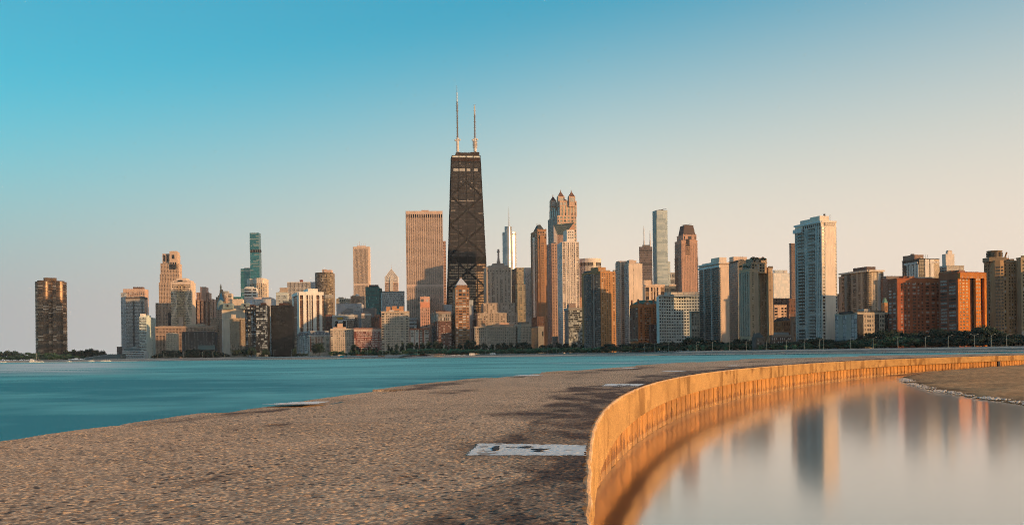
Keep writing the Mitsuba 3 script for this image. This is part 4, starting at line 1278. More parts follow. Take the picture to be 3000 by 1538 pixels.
# old tower with a gilded spire and blue gable
T = Thing('spired_tower', 'old brown stone tower with small gold spire and blue tiled gable', 'tower')
V = Vol(T, 632, 633.5, 663, 872, 2330, (0.34, 0.24, 0.19), a=3, LL=24)
V.R.grid(6, 30, 0.45, 0.45, 0.3, 0.25, PAL['dark'])
V.R.slab('gable', 0.2, 0.92, V.z(884), V.z(866), 0.2, 1.0, (0.33, 0.24, 0.19))
p = Face(T, np.r_[px(638, 884, 2315)], [1, 0], [0, -1], px(658, 884, 2315)[0] - px(638, 884, 2315)[0], 60, (0.34, 0.24, 0.2))
w = p.W
p.poly('gable', [(0, 0), (w, 0), (w * 0.62, 26), (w * 0.38, 26)], -8, 0, (0.36, 0.22, 0.15))
p.poly('blue_tiles', [(w * 0.12, 1), (w * 0.88, 1), (w * 0.5, 21)], 0, 0.4, (0.10, 0.30, 0.42))
c = px(647.2, 862, 2317)
for r, z0, z1 in ((2.4, -2, 8), (1.6, 8, 14), (2.2, 14, 15), (1.2, 15, 19)):
    T.mb('spire').tube([c + [0, 0, z0], c + [0, 0, z1]], r, (0.40, 0.24, 0.11), 8)
T.mb('spire').tube([c + [0, 0, 17], c + [0, 0, 22]], [1.3, 0.1], (0.45, 0.28, 0.1), 8)
T.done()
T, V = B('apartment_block', 'cream apartment block with horizontal windows behind the gold spire', 'building', 640, 650, 680, 861, 2700, (0.55, 0.47, 0.4), a=5, LL=24)
V.R.grid([(2, .85), (1, .2), (2, .8)], 18, 0.8, 0.45, 0.3, 0.4, PAL['dark'], t=(V.z1 - 62, V.z1))
V.L.grid(3, 18, 0.6, 0.45, 0.3, 0.4, PAL['dark'], t=(V.z1 - 62, V.z1))
V.sub(0.1, 0.65, 0.1, 0.7, V.z1, V.z(853), (0.3, 0.3, 0.3))
V.clutter(9, 3)
T.done()
T, V = B('glass_block', 'low green glass block seen between spire and teal towers', 'building', 680, 681, 707, 871, 2900, (0.05, 0.2, 0.2), a=3, LL=20)
V.R.grid(8, 10, 0.85, 0.8, 0.1, 0.1, PAL['teal'], mat='mirror_mat')
T.done()

# undulating teal glass towers
T = Thing('glass_skyscraper', 'slender teal glass skyscraper of wavy stacked frustums with dark blow-through floor', 'skyscraper')


def wavy(uL, uR, vs, amp, Y, pal, a=8.0):
    for k, (va, vb) in enumerate(zip(vs[:-1], vs[1:])):
        hi, lo = (1 + amp if k % 2 else 1 - amp), (1 - amp if k % 2 else 1 + amp)
        cu = (uL + uR) / 2
        hw = (uR - uL) / 2
        P0, Q0 = px(cu - hw * lo, 900, Y), px(cu + hw * lo, 900, Y)
        P1, Q1 = px(cu - hw * hi, 900, Y), px(cu + hw * hi, 900, Y)
        z0, z1 = px(cu, vb, Y)[2], px(cu, va, Y)[2]
        dpt = (Q0 - P0)[0]
        b0 = [(P0[0], Y), (Q0[0], Y), (Q0[0], Y + dpt), (P0[0], Y + dpt)]
        b1 = [(P1[0], Y), (Q1[0], Y), (Q1[0], Y + dpt), (P1[0], Y + dpt)]
        T.mb('wall', 'mirror_mat').prism(b0, z0, z1, (0.02, 0.1, 0.11), top=b1)
        f = Face(T, [P0[0], Y, z0], [1, 0], [0, -1], Q0[0] - P0[0], z1 - z0, (0.05, 0.15, 0.15), top=[P1[0], Y, z1], wt=Q1[0] - P1[0])
        f.grid(9, max(1, round((z1 - z0) / 4.4)), 0.86, 0.78, 0.12, 0.14, pal, mat='mirror_mat', col=(0.06, 0.17, 0.17), lone=False, group=0.85)


G1 = [((0.03, 0.17, 0.20), 3), ((0.05, 0.23, 0.26), 3), ((0.26, 0.34, 0.32), 1.5)]
wavy(734, 760.5, [682.5, 731, 741], 0.012, 3620, G1)
wavy(734.5, 761.5, [741, 790, 850, 900, 960, 1020, 1045], 0.02, 3620, G1)
f = Face(T, px(733.2, 740, 3618), [1, 0], [0, -1], px(762, 740, 3618)[0] - px(733.2, 740, 3618)[0], 12, DARK)
f.boxes('dark_floor', [(0, f.W, 0, px(740, 732, 3618)[2] - f.P[2], -20, 0.6)], (0.016, 0.02, 0.03))
f.boxes('dark_floor', [(f.W * k / 4, f.W * k / 4 + 1.2, 0, 9, 0.6, 1.0) for k in (0.1, 1, 2, 3, 3.8)], (0.2, 0.22, 0.22))
T.done()
T = Thing('glass_skyscraper', 'lower teal glass tower with flat grey top left of the tallest teal one', 'skyscraper')
wavy(706, 733.5, [787.5, 830, 870, 910, 960, 1045], 0.02, 3640, [((0.03, 0.16, 0.18), 3), ((0.06, 0.21, 0.21), 2), ((0.25, 0.33, 0.31), 2)])
c = px(724, 787.5, 3650)
T.mb('rooftop_unit').box(c + [-10, 0, 0], c + [10, 8, 2.4], (0.15, 0.13, 0.12))
T.done()
T = Thing('octagonal_tower', 'pale octagonal tower with tall window strips in front of the teal towers', 'tower')
O = [(725, 3085), (733, 3060), (744, 3060), (753, 3040), (770, 3040), (782, 3075)]
zt = px(750, 817, 3050)[2]
pt_ = [px(u, 900, Y)[:2] for u, Y in O]
T.mb('wall').prism(pt_ + [pt_[-1] + [0, 25], pt_[0] + [0, 25]], 2, zt, (0.6, 0.5, 0.4))
for k, (p, q) in enumerate(zip(pt_[:-1], pt_[1:])):
    d = (q - p) / np.linalg.norm(q - p)
    f = Face(T, np.r_[p, 2], d, [d[1], -d[0]], np.linalg.norm(q - p), zt - 2, (0.62, 0.52, 0.42))
    f.grid(3, 40, 0.6, 0.72, 0.7, 0.3, [((0.06, 0.05, 0.045), 2), ((0.3, 0.2, 0.1), 1)], t=(2, zt - 14))
    f.boxes('wall', [(f.W * j / 3 + 0.4, f.W * (j + 1) / 3 - 0.4, f.H - 13, f.H + 1.2, 0, 0.8) for j in range(3)], (0.66, 0.57, 0.48))
T.done()
T, V = B('hotel_block', 'white hotel block with strip windows in front of the octagonal tower', 'building', 715, 716.5, 752.5, 845, 2720, WHITE, a=4, LL=20)
V.R.grid([(5, .9), (0.6, 0), (2.6, .8)], 24, 0.8, 0.45, 0.2, 0.4, PAL['mixed'])
V.sub(0.1, 0.7, 0.1, 0.8, V.z1, V.z(840), (0.55, 0.55, 0.53))
T.done()
T = Thing('medical_center', 'long pale windowless hospital block stretching behind the black glass towers', 'building')
for uL, uR, vt, Y, cc in ((715, 795, 873, 2470, (0.55, 0.42, 0.36)), (675, 722, 878.5, 2460, (0.53, 0.45, 0.36)), (722, 806, 878.5, 2450, (0.56, 0.53, 0.52))):
    V = Vol(T, uL, uL, uR, vt, Y, cc, a=2, LL=40)
    V.R.boxes('panel', [(V.R.W * k / 6 + 0.3, V.R.W * (k + 1) / 6 - 0.3, 10, V.H - 1.5, 0, 0.25) for k in range(6)], tuple(np.array(cc) * 1.06))
V.R.slab('window_grid', 0.13, 0.21, V.z(905), V.z(880), 0.25, 0.5, (0.5, 0.56, 0.66), 'glass_mat')
V.R.slab('window_grid', 0.29, 0.31, V.z(905), V.z(880), 0.25, 0.5, (0.3, 0.3, 0.33), 'glass_mat')
W = Vol(T, 785, 786, 795, 929, 2260, (0.5, 0.6, 0.66), a=2, LL=20)
W.R.grid(3, 20, 0.8, 0.7, 0.1, 0.1, PAL['pale'])
T.done()

# pale building with two copper mansards
T = Thing('mansard_tower', 'pale stone tower with two green copper mansard domes', 'building')
C0 = (0.56, 0.47, 0.38)
V = Vol(T, 641, 652, 730, 906, 2140, C0, a=8, LL=28)
V.L.grid(4, 38, 0.45, 0.7, 0.8, 0.3, PAL['pale'], col=(0.60, 0.60, 0.6))
V.R.grid([(4, 0), (1, .4), (1.6, 0), (1, .4), (6, 0)], 3, 0.4, 0.3, 0.2, 0.2, PAL['dark'], t=(V.z(915), V.z(906)), lone=False)
V.R.grid([(14, 0), (1.2, .5), (1.5, .5)], 6, 0.4, 0.5, 0.2, 0.2, PAL['dark'], t=(V.z(935), V.z(906)), lone=False)
for uL, uR in ((652, 681.5), (704.5, 730)):
    a_, b_ = px(uL, 900, 2135), px(uR, 900, 2135)
    z0 = V.z1 - 0.3
    w, hgt = b_[0] - a_[0], px(660, 889, 2135)[2] - z0
    prev = None
    for k in range(7):
        f1 = k / 6
        ins = w * 0.16 * (1 - math.sqrt(max(0, 1 - f1 ** 2)))
        ring_ = [(a_[0] + ins, 2135 + ins), (b_[0] - ins, 2135 + ins), (b_[0] - ins, 2135 + w - ins), (a_[0] + ins, 2135 + w - ins)]
        if prev is not None:
            T.mb('mansard').prism(prev, z0 + hgt * (k - 1) / 6, z0 + hgt * f1, (0.20, 0.25, 0.245), top=ring_)
        prev = ring_
    f = Face(T, [a_[0], 2135, z0], [1, 0], [0, -1], w, hgt, C0)
    f.boxes('mansard__dormer', [(w * 0.36, w * 0.66, hgt * 0.35, hgt * 0.8, -3, 0.7)], (0.16, 0.19, 0.19))
    f.boxes('mansard__dormer', [(w * 0.42, w * 0.60, hgt * 0.4, hgt * 0.75, 0.7, 0.9)], (0.02, 0.02, 0.025))
W = Vol(T, 681.5, 681.5, 712, 878, 2160, (0.58, 0.46, 0.36), a=5, LL=16)
W.R.grid([(5, 0), (1, .3), (5, 0)], 6, 0.4, 0.4, 0.1, 0.1, PAL['dark'], t=(W.z(915), W.z(890)), lone=False)
c = px(646, 905, 2150)
T.mb('corner_dome').tube([c + [0, 0, -2], c + [0, 0, 10], c + [0, 0, 15], c + [0, 0, 18]], [6.5, 6.5, 4.5, 0.5], (0.19, 0.25, 0.25), 10)
T.done()
T, V = B('hotel_block', 'brown brick hotel with a recessed dark light court below the copper domes', 'building', 652, 674, 719, 934, 1980, (0.33, 0.26, 0.19), a=14)
V.L.grid(9, 22, 0.42, 0.42, 0.25, 0.2, PAL['mixed'], t=(V.z(1010), V.z1 - 2))
V.R.grid([(1, .4)] * 8 + [(1.6, 0)] + [(1, .4)] * 5, 22, 0.4, 0.42, 0.25, 0.2, PAL['mixed'], t=(V.z(1010), V.z1 - 2))
V.R.slab('light_court', 0.62, 0.72, 20, V.z1 - 2, 0.1, 0.3, (0.10, 0.075, 0.055))
V.R.grid(10, 2, 0.4, 0.7, 0.3, 0.3, PAL['mixed'], t=(V.z(1028), V.z(1010)))
V.L.grid(8, 2, 0.4, 0.7, 0.3, 0.3, PAL['mixed'], t=(V.z(1028), V.z(1010)))
V.R.slab('cornice', -0.01, 1.01, V.z(937), V.z(934), 0.2, 1.0, (0.38, 0.3, 0.22))
V.sub(0.1, 0.4, 0.2, 0.7, V.z1, V.z(921), (0.55, 0.46, 0.38))
V.clutter(8, 4)
T.done()
T, V = B('office_block', 'wide charcoal block with thin pale vertical fins behind dark trees', 'building', 518, 533, 630, 974, 1990, (0.035, 0.042, 0.052), a=8, LL=38)
V.L.grid(9, 18, 0.9, 0.9, 0.1, 0.1, [((0.11, 0.13, 0.145), 1)], col=(0.09, 0.1, 0.115), t=(2, V.z1 - 2))
V.R.grid(11, 12, 0.94, 0.85, 0.1, 0.12, [((0.02, 0.026, 0.034), 3), ((0.03, 0.037, 0.045), 2)], col=(0.03, 0.036, 0.045))
V.R.boxes('fin', [(V.R.W * (k + 0.3) / 11, V.R.W * (k + 0.3) / 11 + 0.35, 3, V.H * (0.99 if k % 3 else 0.7), 0.1, 0.7) for k in range(11)], (0.42, 0.44, 0.45))
V.R.slab('glass_lobby', 0.5, 1.0, V.z(1026), V.z(1013), 0.3, 6.0, (0.08, 0.16, 0.17), 'glass_mat')
V.clutter(4, 4, mast=0)
T.done()
T, V = B('apartment_block', 'small cream block with square windows left of the charcoal block', 'building', 485, 487, 518, 978, 2070, (0.52, 0.43, 0.33), a=6, LL=20)
V.R.grid(7, 13, 0.5, 0.45, 0.3, 0.3, [((0.02, 0.016, 0.014), 4), ((0.06, 0.05, 0.04), 1)])
V.R.slab('cornice', -0.02, 1.02, V.z(979.5), V.z(977), 0.2, 1.0, (0.55, 0.46, 0.37))
V.clutter(2, 3, (0.4, 0.37, 0.33), mast=0)
T.done()


# black steel and glass slabs
def black_slab(label, uL, uC, uR, vt, Y, pal, nR, nL, m, a, grp=3):
    T, V = B('black_tower', label, 'tower', uL, uC, uR, vt, Y, (0.012, 0.013, 0.016), a=a, LL=None if uL < uC - 4 else 24)
    for f, n in ((V.R, nR), (V.L, nL)):
        if n:
            f.grid(n * grp, m, 0.86, 0.66, 0.12, 0.3, pal, scol=(0.014, 0.015, 0.018), group=0.55)
            f.boxes('mullion', [(f.W * k / n - 0.35, f.W * k / n + 0.35, 0, f.H, 0.1, 0.75) for k in range(n + 1)], (0.014, 0.015, 0.018))
    V.sub(0.35, 0.75, 0.2, 0.8, V.z1, V.z1 + 5, (0.07, 0.04, 0.035))
    V.clutter(int(Y), 2, (0.06, 0.04, 0.035), 4)
    T.done()


PB = [((0.02, 0.022, 0.026), 3), ((0.10, 0.11, 0.12), 3), ((0.32, 0.35, 0.37), 3), ((0.55, 0.6, 0.62), 1.2)]
black_slab('black steel tower with pale curtained windows, left of a matching pair', 719, 719.3, 750, 901, 1900, PB, 4, 0, 26, 4)
black_slab('black steel tower with white curtained windows, right and nearer of a matching pair', 750, 750.3, 785, 896, 1840, PB, 3, 0, 26, 4, 4)
black_slab('broad black glass tower with hardly any lit windows', 794, 795, 857.5, 896.5, 1870, [((0.012, 0.012, 0.015), 6), ((0.028, 0.027, 0.03), 4), ((0.06, 0.06, 0.065), 1.6), ((0.3, 0.26, 0.2), 0.08)], 10, 0, 28, 4, 2)

# ---- middle left
T, V = B('striped_tower', 'white ribbed apartment tower with brown window bays, tallest in front at left centre', 'tower', 858, 876, 949, 857, 1960, (0.72, 0.68, 0.62), a=20)
bays = [(0.0, .04, 0), (.04, .17, 1), (.17, .30, 0), (.30, .37, 1), (.37, .42, 0), (.42, .46, 1), (.46, .50, 0), (.50, .56, 1), (.56, .70, 0), (.70, .82, 1), (.82, .93, 0), (.93, 1.0, 1)]
bz = [((0.10, 0.045, 0.028), 5), ((0.16, 0.075, 0.045), 3), ((0.03, 0.018, 0.014), 2), ((0.36, 0.26, 0.18), 0.8)]
for a_, b_, k in bays:
    if k:
        V.R.grid(2, 34, 0.86, 0.66, 0.1, 0.2, bz, s=(a_, b_), t=(2, V.z(865)), col=(0.2, 0.11, 0.075), lone=False)
    else:
        V.R.slab('pier', a_, b_, 2, V.z1, 0, 2.0, (0.74, 0.70, 0.64))
V.R.slab('parapet', 0, 1, V.z(865), V.z(857), 0, 2.2, (0.74, 0.70, 0.64))
V.L.grid([(1, 0), (3, .9), (1, 0)], 34, 0.8, 0.6, 0.8, 0.2, bz, scol=(0.18, 0.1, 0.07), lone=False)
V.L.slab('parapet', 0, 1, V.z(865), V.z(857), 0, 2.0, (0.74, 0.70, 0.64))
V.sub(0.40, 0.80, 0.1, 0.8, V.z1 - 0.2, V.z(845), (0.72, 0.68, 0.63))
V.clutter(11, 2, (0.6, 0.56, 0.5))
T.done()
T, V = B('office_block', 'grey glass office block with tan box on its roof, left of the white grid office', 'building', 801, 810, 843, 858, 2240, (0.42, 0.45, 0.43), a=6)
V.R.grid(9, 12, 0.85, 0.6, 0.2, 0.4, PAL['pale'], t=(V.z(920), V.z(860)))
V.L.grid(3, 18, 0.6, 0.45, 0.3, 0.3, PAL['mixed'], col=(0.5, 0.38, 0.3))
V.R.slab('glass_band', 0, 1, V.z(866), V.z(859), 0.2, 0.7, (0.5, 0.54, 0.52), 'glass_mat')
V.sub(0.3, 0.95, 0.1, 0.6, V.z1, V.z(843), (0.40, 0.31, 0.24))
V.clutter(14, 4)
T.done()
T, V = B('office_block', 'white gridded office slab with a small red penthouse', 'building', 841, 842.5, 909, 828, 2420, (0.56, 0.53, 0.51), a=3, LL=22)
V.R.grid(17, 12, 0.6, 0.7, 0.6, 0.35, [((0.05, 0.045, 0.045), 3), ((0.12, 0.1, 0.1), 1)], t=(V.z(885), V.z(841)))
V.R.grid(17, 2, 0.6, 0.85, 0.6, 0.3, [((0.09, 0.075, 0.075), 1)], t=(V.z(841), V.z(829)))
V.sub(0.54, 0.66, 0.2, 0.7, V.z1, V.z(820), (0.20, 0.07, 0.055))
T.done()
T, V = B('office_block', 'flat blue grey block to the right of the white gridded slab', 'building', 908, 909, 924, 827.5, 2600, (0.42, 0.45, 0.5), a=3, LL=30)
V.R.grid(4, 10, 0.9, 0.8, 0.1, 0.1, PAL['pale'])
T.done()
T, V = B('office_block', 'dark low rooftop block between two black and white towers', 'building', 829, 830, 857, 884, 2100, (0.09, 0.105, 0.12), a=3, LL=20)
V.R.grid(6, 8, 0.7, 0.7, 0.2, 0.2, PAL['dark'])
V.clutter(31, 5, (0.08, 0.085, 0.09))
T.done()

# curved balcony tower
T = Thing('balcony_tower', 'tall grey brown tower ringed with thin balconies at left centre', 'tower')
fs, ol, zt = arc_faces(T, 924.5, 976.5, 800, 2420, 9.0, 7, (0.2, 0.165, 0.135), back=26)
for k, f in enumerate(fs):
    m = 66
    f.grid(2, m, 0.8, 0.62, 0.1, 0.25, [((0.07, 0.055, 0.045), 4), ((0.2, 0.165, 0.13), 3), ((0.45, 0.4, 0.34), 1)], lone=False, col=(0.22, 0.18, 0.145))
    f.boxes('balcony_grid', [(0, f.W, f.H * j / m, f.H * j / m + 0.45, 0.2, 1.5 + 0.3 * (k % 2)) for j in range(m + 1)], (0.27, 0.225, 0.185))
    f.boxes('wall', [(0, f.W, px(950, 874, 2420)[2] - 2, px(950, 864, 2420)[2] - 2, 0, 1.9)], (0.3, 0.29, 0.28))
c = ol.mean(0)
T.mb('penthouse').box([c[0] + 1, c[1] - 8, zt], [c[0] + 18, c[1] + 8, px(950, 792, 2420)[2]], (0.56, 0.40, 0.32))
T.mb('penthouse').box([c[0] - 3, c[1] - 6, zt], [c[0] + 6, c[1] + 8, px(950, 790, 2420)[2]], (0.56, 0.40, 0.32))
T.done()
T, V = B('office_block', 'pale stepped blocks seen between balcony tower and striped white skyscraper', 'building', 976, 986, 1028, 877, 2650, (0.46, 0.40, 0.32), a=5)
V.R.grid(8, 9, 0.7, 0.5, 0.3, 0.3, PAL['mixed'], t=(V.z(912), V.z1))
V.L.grid(3, 9, 0.6, 0.5, 0.3, 0.3, PAL['mixed'], t=(V.z(912), V.z1))
V.sub(0.15, 0.5, 0.1, 0.6, V.z1, V.z(871), (0.5, 0.36, 0.28))
V.clutter(16, 4)
T.done()

# the white ribbed skyscraper, turned a little so that three faces show
T, V = B('ribbed_skyscraper', 'tall pale skyscraper with close vertical ribs and flat top', 'skyscraper', 1029, 1036.5, 1085, 724, 3520, (0.56, 0.44, 0.36), a=4)
n = 17
V.R.grid(n, 3, 0.45, 0.97, 1.0, 0.4, [((0.05, 0.038, 0.032), 1)], t=(2, V.z(727)), s=(0.05, 0.88), lone=False)
V.R.slab('wall', 0, 0.05, 2, V.z1, 0, 1.0, (0.52, 0.42, 0.36))
V.R.slab('wall', 0.88, 1, 2, V.z1, 0, 1.0, (0.68, 0.5, 0.38))
V.R.slab('wall', 0, 1, V.z(727), V.z1, 0, 1.3, (0.56, 0.44, 0.36))
V.L.grid(6, 3, 0.45, 0.97, 0.8, 0.4, [((0.05, 0.04, 0.035), 1)], lone=False)
V.sub(0.22, 0.75, 0.2, 0.8, V.z1, V.z(720), (0.56, 0.42, 0.34))
V.R.boxes('mast', [(V.R.W * k, V.R.W * k + 0.5, V.H, V.H + 12, -20, -19.5) for k in (0.25, 0.35, 0.5, 0.62, 0.7)], (0.4, 0.3, 0.25))
p = V.C + 0.36 * V.LR * V.dr
T.mb('mast').tube([np.r_[p, V.z1], np.r_[p + [0, 10], V.z(708)]], 0.5, (0.5, 0.36, 0.3))
T.done()
T, V = B('stone_block', 'warm lit stone block with vertical strips and a small white dome on its roof', 'building', 1026, 1028, 1068.5, 869, 2500, (0.56, 0.38, 0.28), a=4, LL=24)
V.R.grid(9, 9, 0.5, 0.85, 0.6, 0.2, [((0.07, 0.045, 0.035), 3), ((0.16, 0.1, 0.07), 1)], s=(0, 0.8), scol=(0.3, 0.2, 0.15))
V.R.grid([(1, 0), (1.2, .6), (0.7, 0)], 13, 0.5, 0.5, 0.4, 0.4, PAL['dark'], s=(0.8, 1))
p = px(1047, 869, 2510)
ico = trimesh.creation.icosphere(3, 4.6)
T.mb('dome').add(ico.vertices * [1, 1, 0.95] + p + [0, 0, 1.5], ico.faces, (0.72, 0.68, 0.62))
V.sub(0.1, 0.35, 0.2, 0.7, V.z1, V.z(865), (0.5, 0.36, 0.28))
T.done()
T, V = B('teal_glass_tower', 'dark teal glass office tower with red sign box on its roof', 'tower', 1068, 1071.5, 1112, 842, 2280, (0.012, 0.09, 0.09), a=4)
for f, n in ((V.R, 12), (V.L, 4)):
    f.grid(n, 22, 0.85, 0.7, 0.12, 0.2, [((0.02, 0.14, 0.15), 5), ((0.025, 0.19, 0.19), 4), ((0.07, 0.28, 0.26), 1.4), ((0.3, 0.45, 0.4), 0.06)], col=(0.02, 0.16, 0.16), lone=False)
W = Vol(T, 1111.5, 1112, 1119, 846, 2290, (0.012, 0.09, 0.09), a=4, LL=20)
W.R.grid(2, 22, 0.85, 0.7, 0.12, 0.2, PAL['teal'])
V.sub(0.25, 0.92, 0.15, 0.7, V.z1, V.z(834.5), (0.13, 0.08, 0.075), 'roof_sign')
V.R.slab('roof_sign', 0.28, 0.85, V.z(841), V.z(836), -5.5, -4.8, (0.42, 0.08, 0.05))
V.clutter(17, 3)
T.done()

# chevron topped tower
T = Thing('chevron_tower', 'pale stone tower with white stepped chevron gables and a needle spire', 'skyscraper')
V = Vol(T, 1127, 1128.5, 1167.5, 811, 3080, (0.5, 0.36, 0.3), a=4, LL=34, roof=False)
for s in ((0, 0.38), (0.62, 1)):
    V.R.grid(5, 8, 0.6, 0.5, 0.5, 0.3, PAL['dark'], s=s, t=(V.z(858), V.z(812)), lone=False)
f = V.R
h = lambda v: V.z(v) - V.z0
mid = f.W / 2
for k in range(7):      # nested gables, each a little proud of the one behind
    ins = f.W * k / 16
    top = h(811) + (h(787) - h(811)) * (1 - 2 * ins / f.W)
    f.poly('chevron', [(ins, h(811) - 16 + 5 * k * 0.6), (f.W - ins, h(811) - 16 + 5 * k * 0.6), (f.W - ins, h(811) - 1), (mid, top), (ins, h(811) - 1)], -V.LL * 0.98, 0.3 + 0.35 * k, (0.62, 0.6, 0.58) if k % 2 == 0 else (0.30, 0.26, 0.25))
f.poly('glass_blade', [(f.W * 0.38, 0), (f.W * 0.62, 0), (f.W * 0.62, h(813)), (mid, h(805)), (f.W * 0.38, h(813))], 0, 3.2, (0.55, 0.5, 0.45))
p = V.C + 0.5 * V.LR * V.dr + 0.5 * V.LL * V.dl
q = [p + [-7, -7], p + [7, -7], p + [7, 7], p + [-7, 7]]
q2 = [p + [-0.6, -0.6], p + [0.6, -0.6], p + [0.6, 0.6], p + [-0.6, 0.6]]
T.mb('spire').prism(q, V.z(797), V.z(787), (0.5, 0.45, 0.42), top=q2)
T.mb('spire').tube([np.r_[p, V.z(789)], np.r_[p, V.z(775)]], [0.8, 0.12], (0.45, 0.35, 0.3))
T.done()
T, V = B('office_block', 'white louvred office block with side balconies below the chevron tower', 'building', 1107, 1120, 1186, 858, 2160, (0.5, 0.49, 0.47), a=8)
V.R.grid(26, 9, 0.55, 0.66, 0.3, 0.45, [((0.10, 0.095, 0.09), 4), ((0.34, 0.32, 0.3), 3), ((0.55, 0.53, 0.5), 2)], scol=(0.55, 0.54, 0.52), t=(V.z(915), V.z(859)), s=(0.1, 1.0))
V.R.balconies(13, [(0.0, 0.09)], 1.5, (0.45, 0.45, 0.44), t=(V.z(930), V.z(859)))
V.L.grid(3, 16, 0.7, 0.5, 0.2, 0.4, PAL['pale'], scol=(0.5, 0.54, 0.54), t=(V.z(940), V.z1))
V.R.slab('parapet', 0, 1, V.z(859), V.z(853.5), -1.2, -0.2, (0.12, 0.115, 0.11))
V.sub(0.3, 0.98, 0.1, 0.8, V.z1, V.z(853.5), (0.13, 0.12, 0.115))
T.done()
# low buildings behind the cream and red blocks
T, V = B('museum', 'low pale building with ribbed metal walls and curved grey glass roof', 'building', 984, 986, 1062, 892, 2080, (0.42, 0.43, 0.46), a=3, LL=30)
V.R.boxes('rib', [(V.R.W * k / 30, V.R.W * k / 30 + 0.5, 0, V.H - 6, 0, 0.7) for k in range(9, 24)], (0.56, 0.52, 0.5))
V.R.grid(14, 6, 0.8, 0.5, 0.2, 0.2, PAL['pale'], s=(0.66, 1.0), t=(V.z(935), V.z(898)))
W = Vol(T, 998, 999, 1034, 918, 2040, (0.20, 0.21, 0.225), a=3, LL=18, part='annex')
W.R.poly('gable_roof', [(0, W.H), (W.R.W, W.H), (W.R.W, W.H + 8), (W.R.W * 0.6, W.H + 9), (W.R.W * 0.3, W.H + 6)], -12, 0, (0.24, 0.25, 0.265))
W.R.grid(12, 1, 0.9, 0.7, 0.1, 0.1, PAL['pale'], t=(W.z1 - 5, W.z1 - 0.5))
W = Vol(T, 1063, 1064, 1102, 905, 2060, (0.215, 0.205, 0.2), a=3, LL=20, part='annex')
W.clutter(44, 3, (0.22, 0.21, 0.2))
V.clutter(18, 4, (0.4, 0.4, 0.42), mast=0)
T.done()
T, V = B('brick_block', 'dark maroon brick block with ranked windows left of the white block with screens', 'building', 950, 954, 974, 924, 1980, (0.13, 0.06, 0.05), a=6)
V.R.grid(6, 12, 0.6, 0.55, 0.2, 0.3, [((0.04, 0.03, 0.035), 3), ((0.2, 0.16, 0.16), 1)], scol=(0.17, 0.08, 0.065))
V.sub(0.1, 0.95, 0.1, 0.8, V.z1, V.z(922), (0.3, 0.2, 0.16))
T.done()
T, V = B('theatre_block', 'white block with two black screens and a small gold rooftop sign', 'building', 972, 974, 1048, 925, 1960, (0.36, 0.33, 0.3), a=4, LL=30)
V.R.slab('frame', 0.0, 0.86, V.z(928), V.z(925), 0, 1.2, (0.62, 0.6, 0.56))
V.R.grid(16, 2, 0.8, 0.4, 0.3, 0.5, PAL['mixed'], s=(0.4, 0.9), t=(V.z(938), V.z(928)), scol=(0.55, 0.54, 0.52))
V.R.slab('frame', 0.1, 0.56, V.z(975), V.z(938.5), 0.2, 2.5, (0.64, 0.62, 0.6))
V.R.slab('frame__screen', 0.115, 0.235, V.z(975), V.z(940.5), 2.5, 2.8, (0.025, 0.022, 0.03))
V.R.slab('frame__screen', 0.415, 0.545, V.z(975), V.z(940.5), 2.5, 2.8, (0.025, 0.022, 0.03))
V.R.slab('frame', 0.26, 0.40, V.z(950), V.z(944), 2.5, 2.8, (0.3, 0.26, 0.22))
V.R.slab('sign', 0.20, 0.44, V.z(936.5), V.z(931), 1.0, 1.8, (0.05, 0.035, 0.03))
for k in range(7):
    x = V.R.W * (0.205 + 0.033 * k)
    V.R.boxes('sign__letter', [(x, x + V.R.W * 0.024, V.z(936) - 2, V.z(932) - 2 + 0.8 * (k % 2), 1.8, 2.3)], (0.75, 0.48, 0.07))
V.R.grid(8, 7, 0.7, 0.5, 0.3, 0.4, PAL['mixed'], s=(0.58, 0.85), t=(V.z(978), V.z(938)), col=(0.27, 0.2, 0.16))
V.R.grid(3, 8, 0.6, 0.6, 0.3, 0.4, PAL['dark'], s=(0.85, 1), t=(V.z(978), V.z(930)), col=(0.09, 0.085, 0.085))
V.L.slab('pier', 0, 1, 2, V.z(925), 0, 0.4, (0.4, 0.44, 0.46))
V.clutter(19, 5, (0.3, 0.29, 0.28), mast=2)
T.done()
T, V = B('office_block', 'brown block with bold white floor bands behind the red brick block', 'building', 1056, 1059.5, 1088, 919, 1960, (0.24, 0.15, 0.115), a=5)
V.R.grid(5, 7, 0.92, 0.62, 0.1, 0.6, [((0.16, 0.1, 0.075), 3), ((0.05, 0.035, 0.03), 1)], scol=(0.62, 0.55, 0.48), t=(V.z(966), V.z(925)))
V.R.slab('parapet', 0, 1, V.z(925), V.z1, 0, 0.6, (0.62, 0.55, 0.48))
V.L.slab('pier', 0, 1, 2, V.z1, 0, 0.3, (0.55, 0.5, 0.45))
V.sub(0.15, 0.7, 0.1, 0.6, V.z1, V.z1 + 2.5, (0.4, 0.37, 0.34))
T.done()
T, V = B('brick_house', 'old red brick house with arched upper windows and flat cornice tower', 'building', 1086, 1088, 1118, 931, 1930, (0.17, 0.065, 0.045), a=5, LL=20)
V.R.grid(7, 8, 0.5, 0.55, 0.3, 0.25, PAL['dark'], t=(V.z(972), V.z1))
W = Vol(T, 1097, 1098, 1113, 923, 1925, (0.2, 0.085, 0.06), a=5, LL=16, part='stair_tower')
W.R.grid(3, 1, 0.5, 0.9, 0.4, 0.2, PAL['dark'], t=(W.z(944), W.z(930)))
W.R.slab('cornice', -0.05, 1.05, W.z(927), W.z(924), 0, 1.0, (0.36, 0.2, 0.14))
T.done()

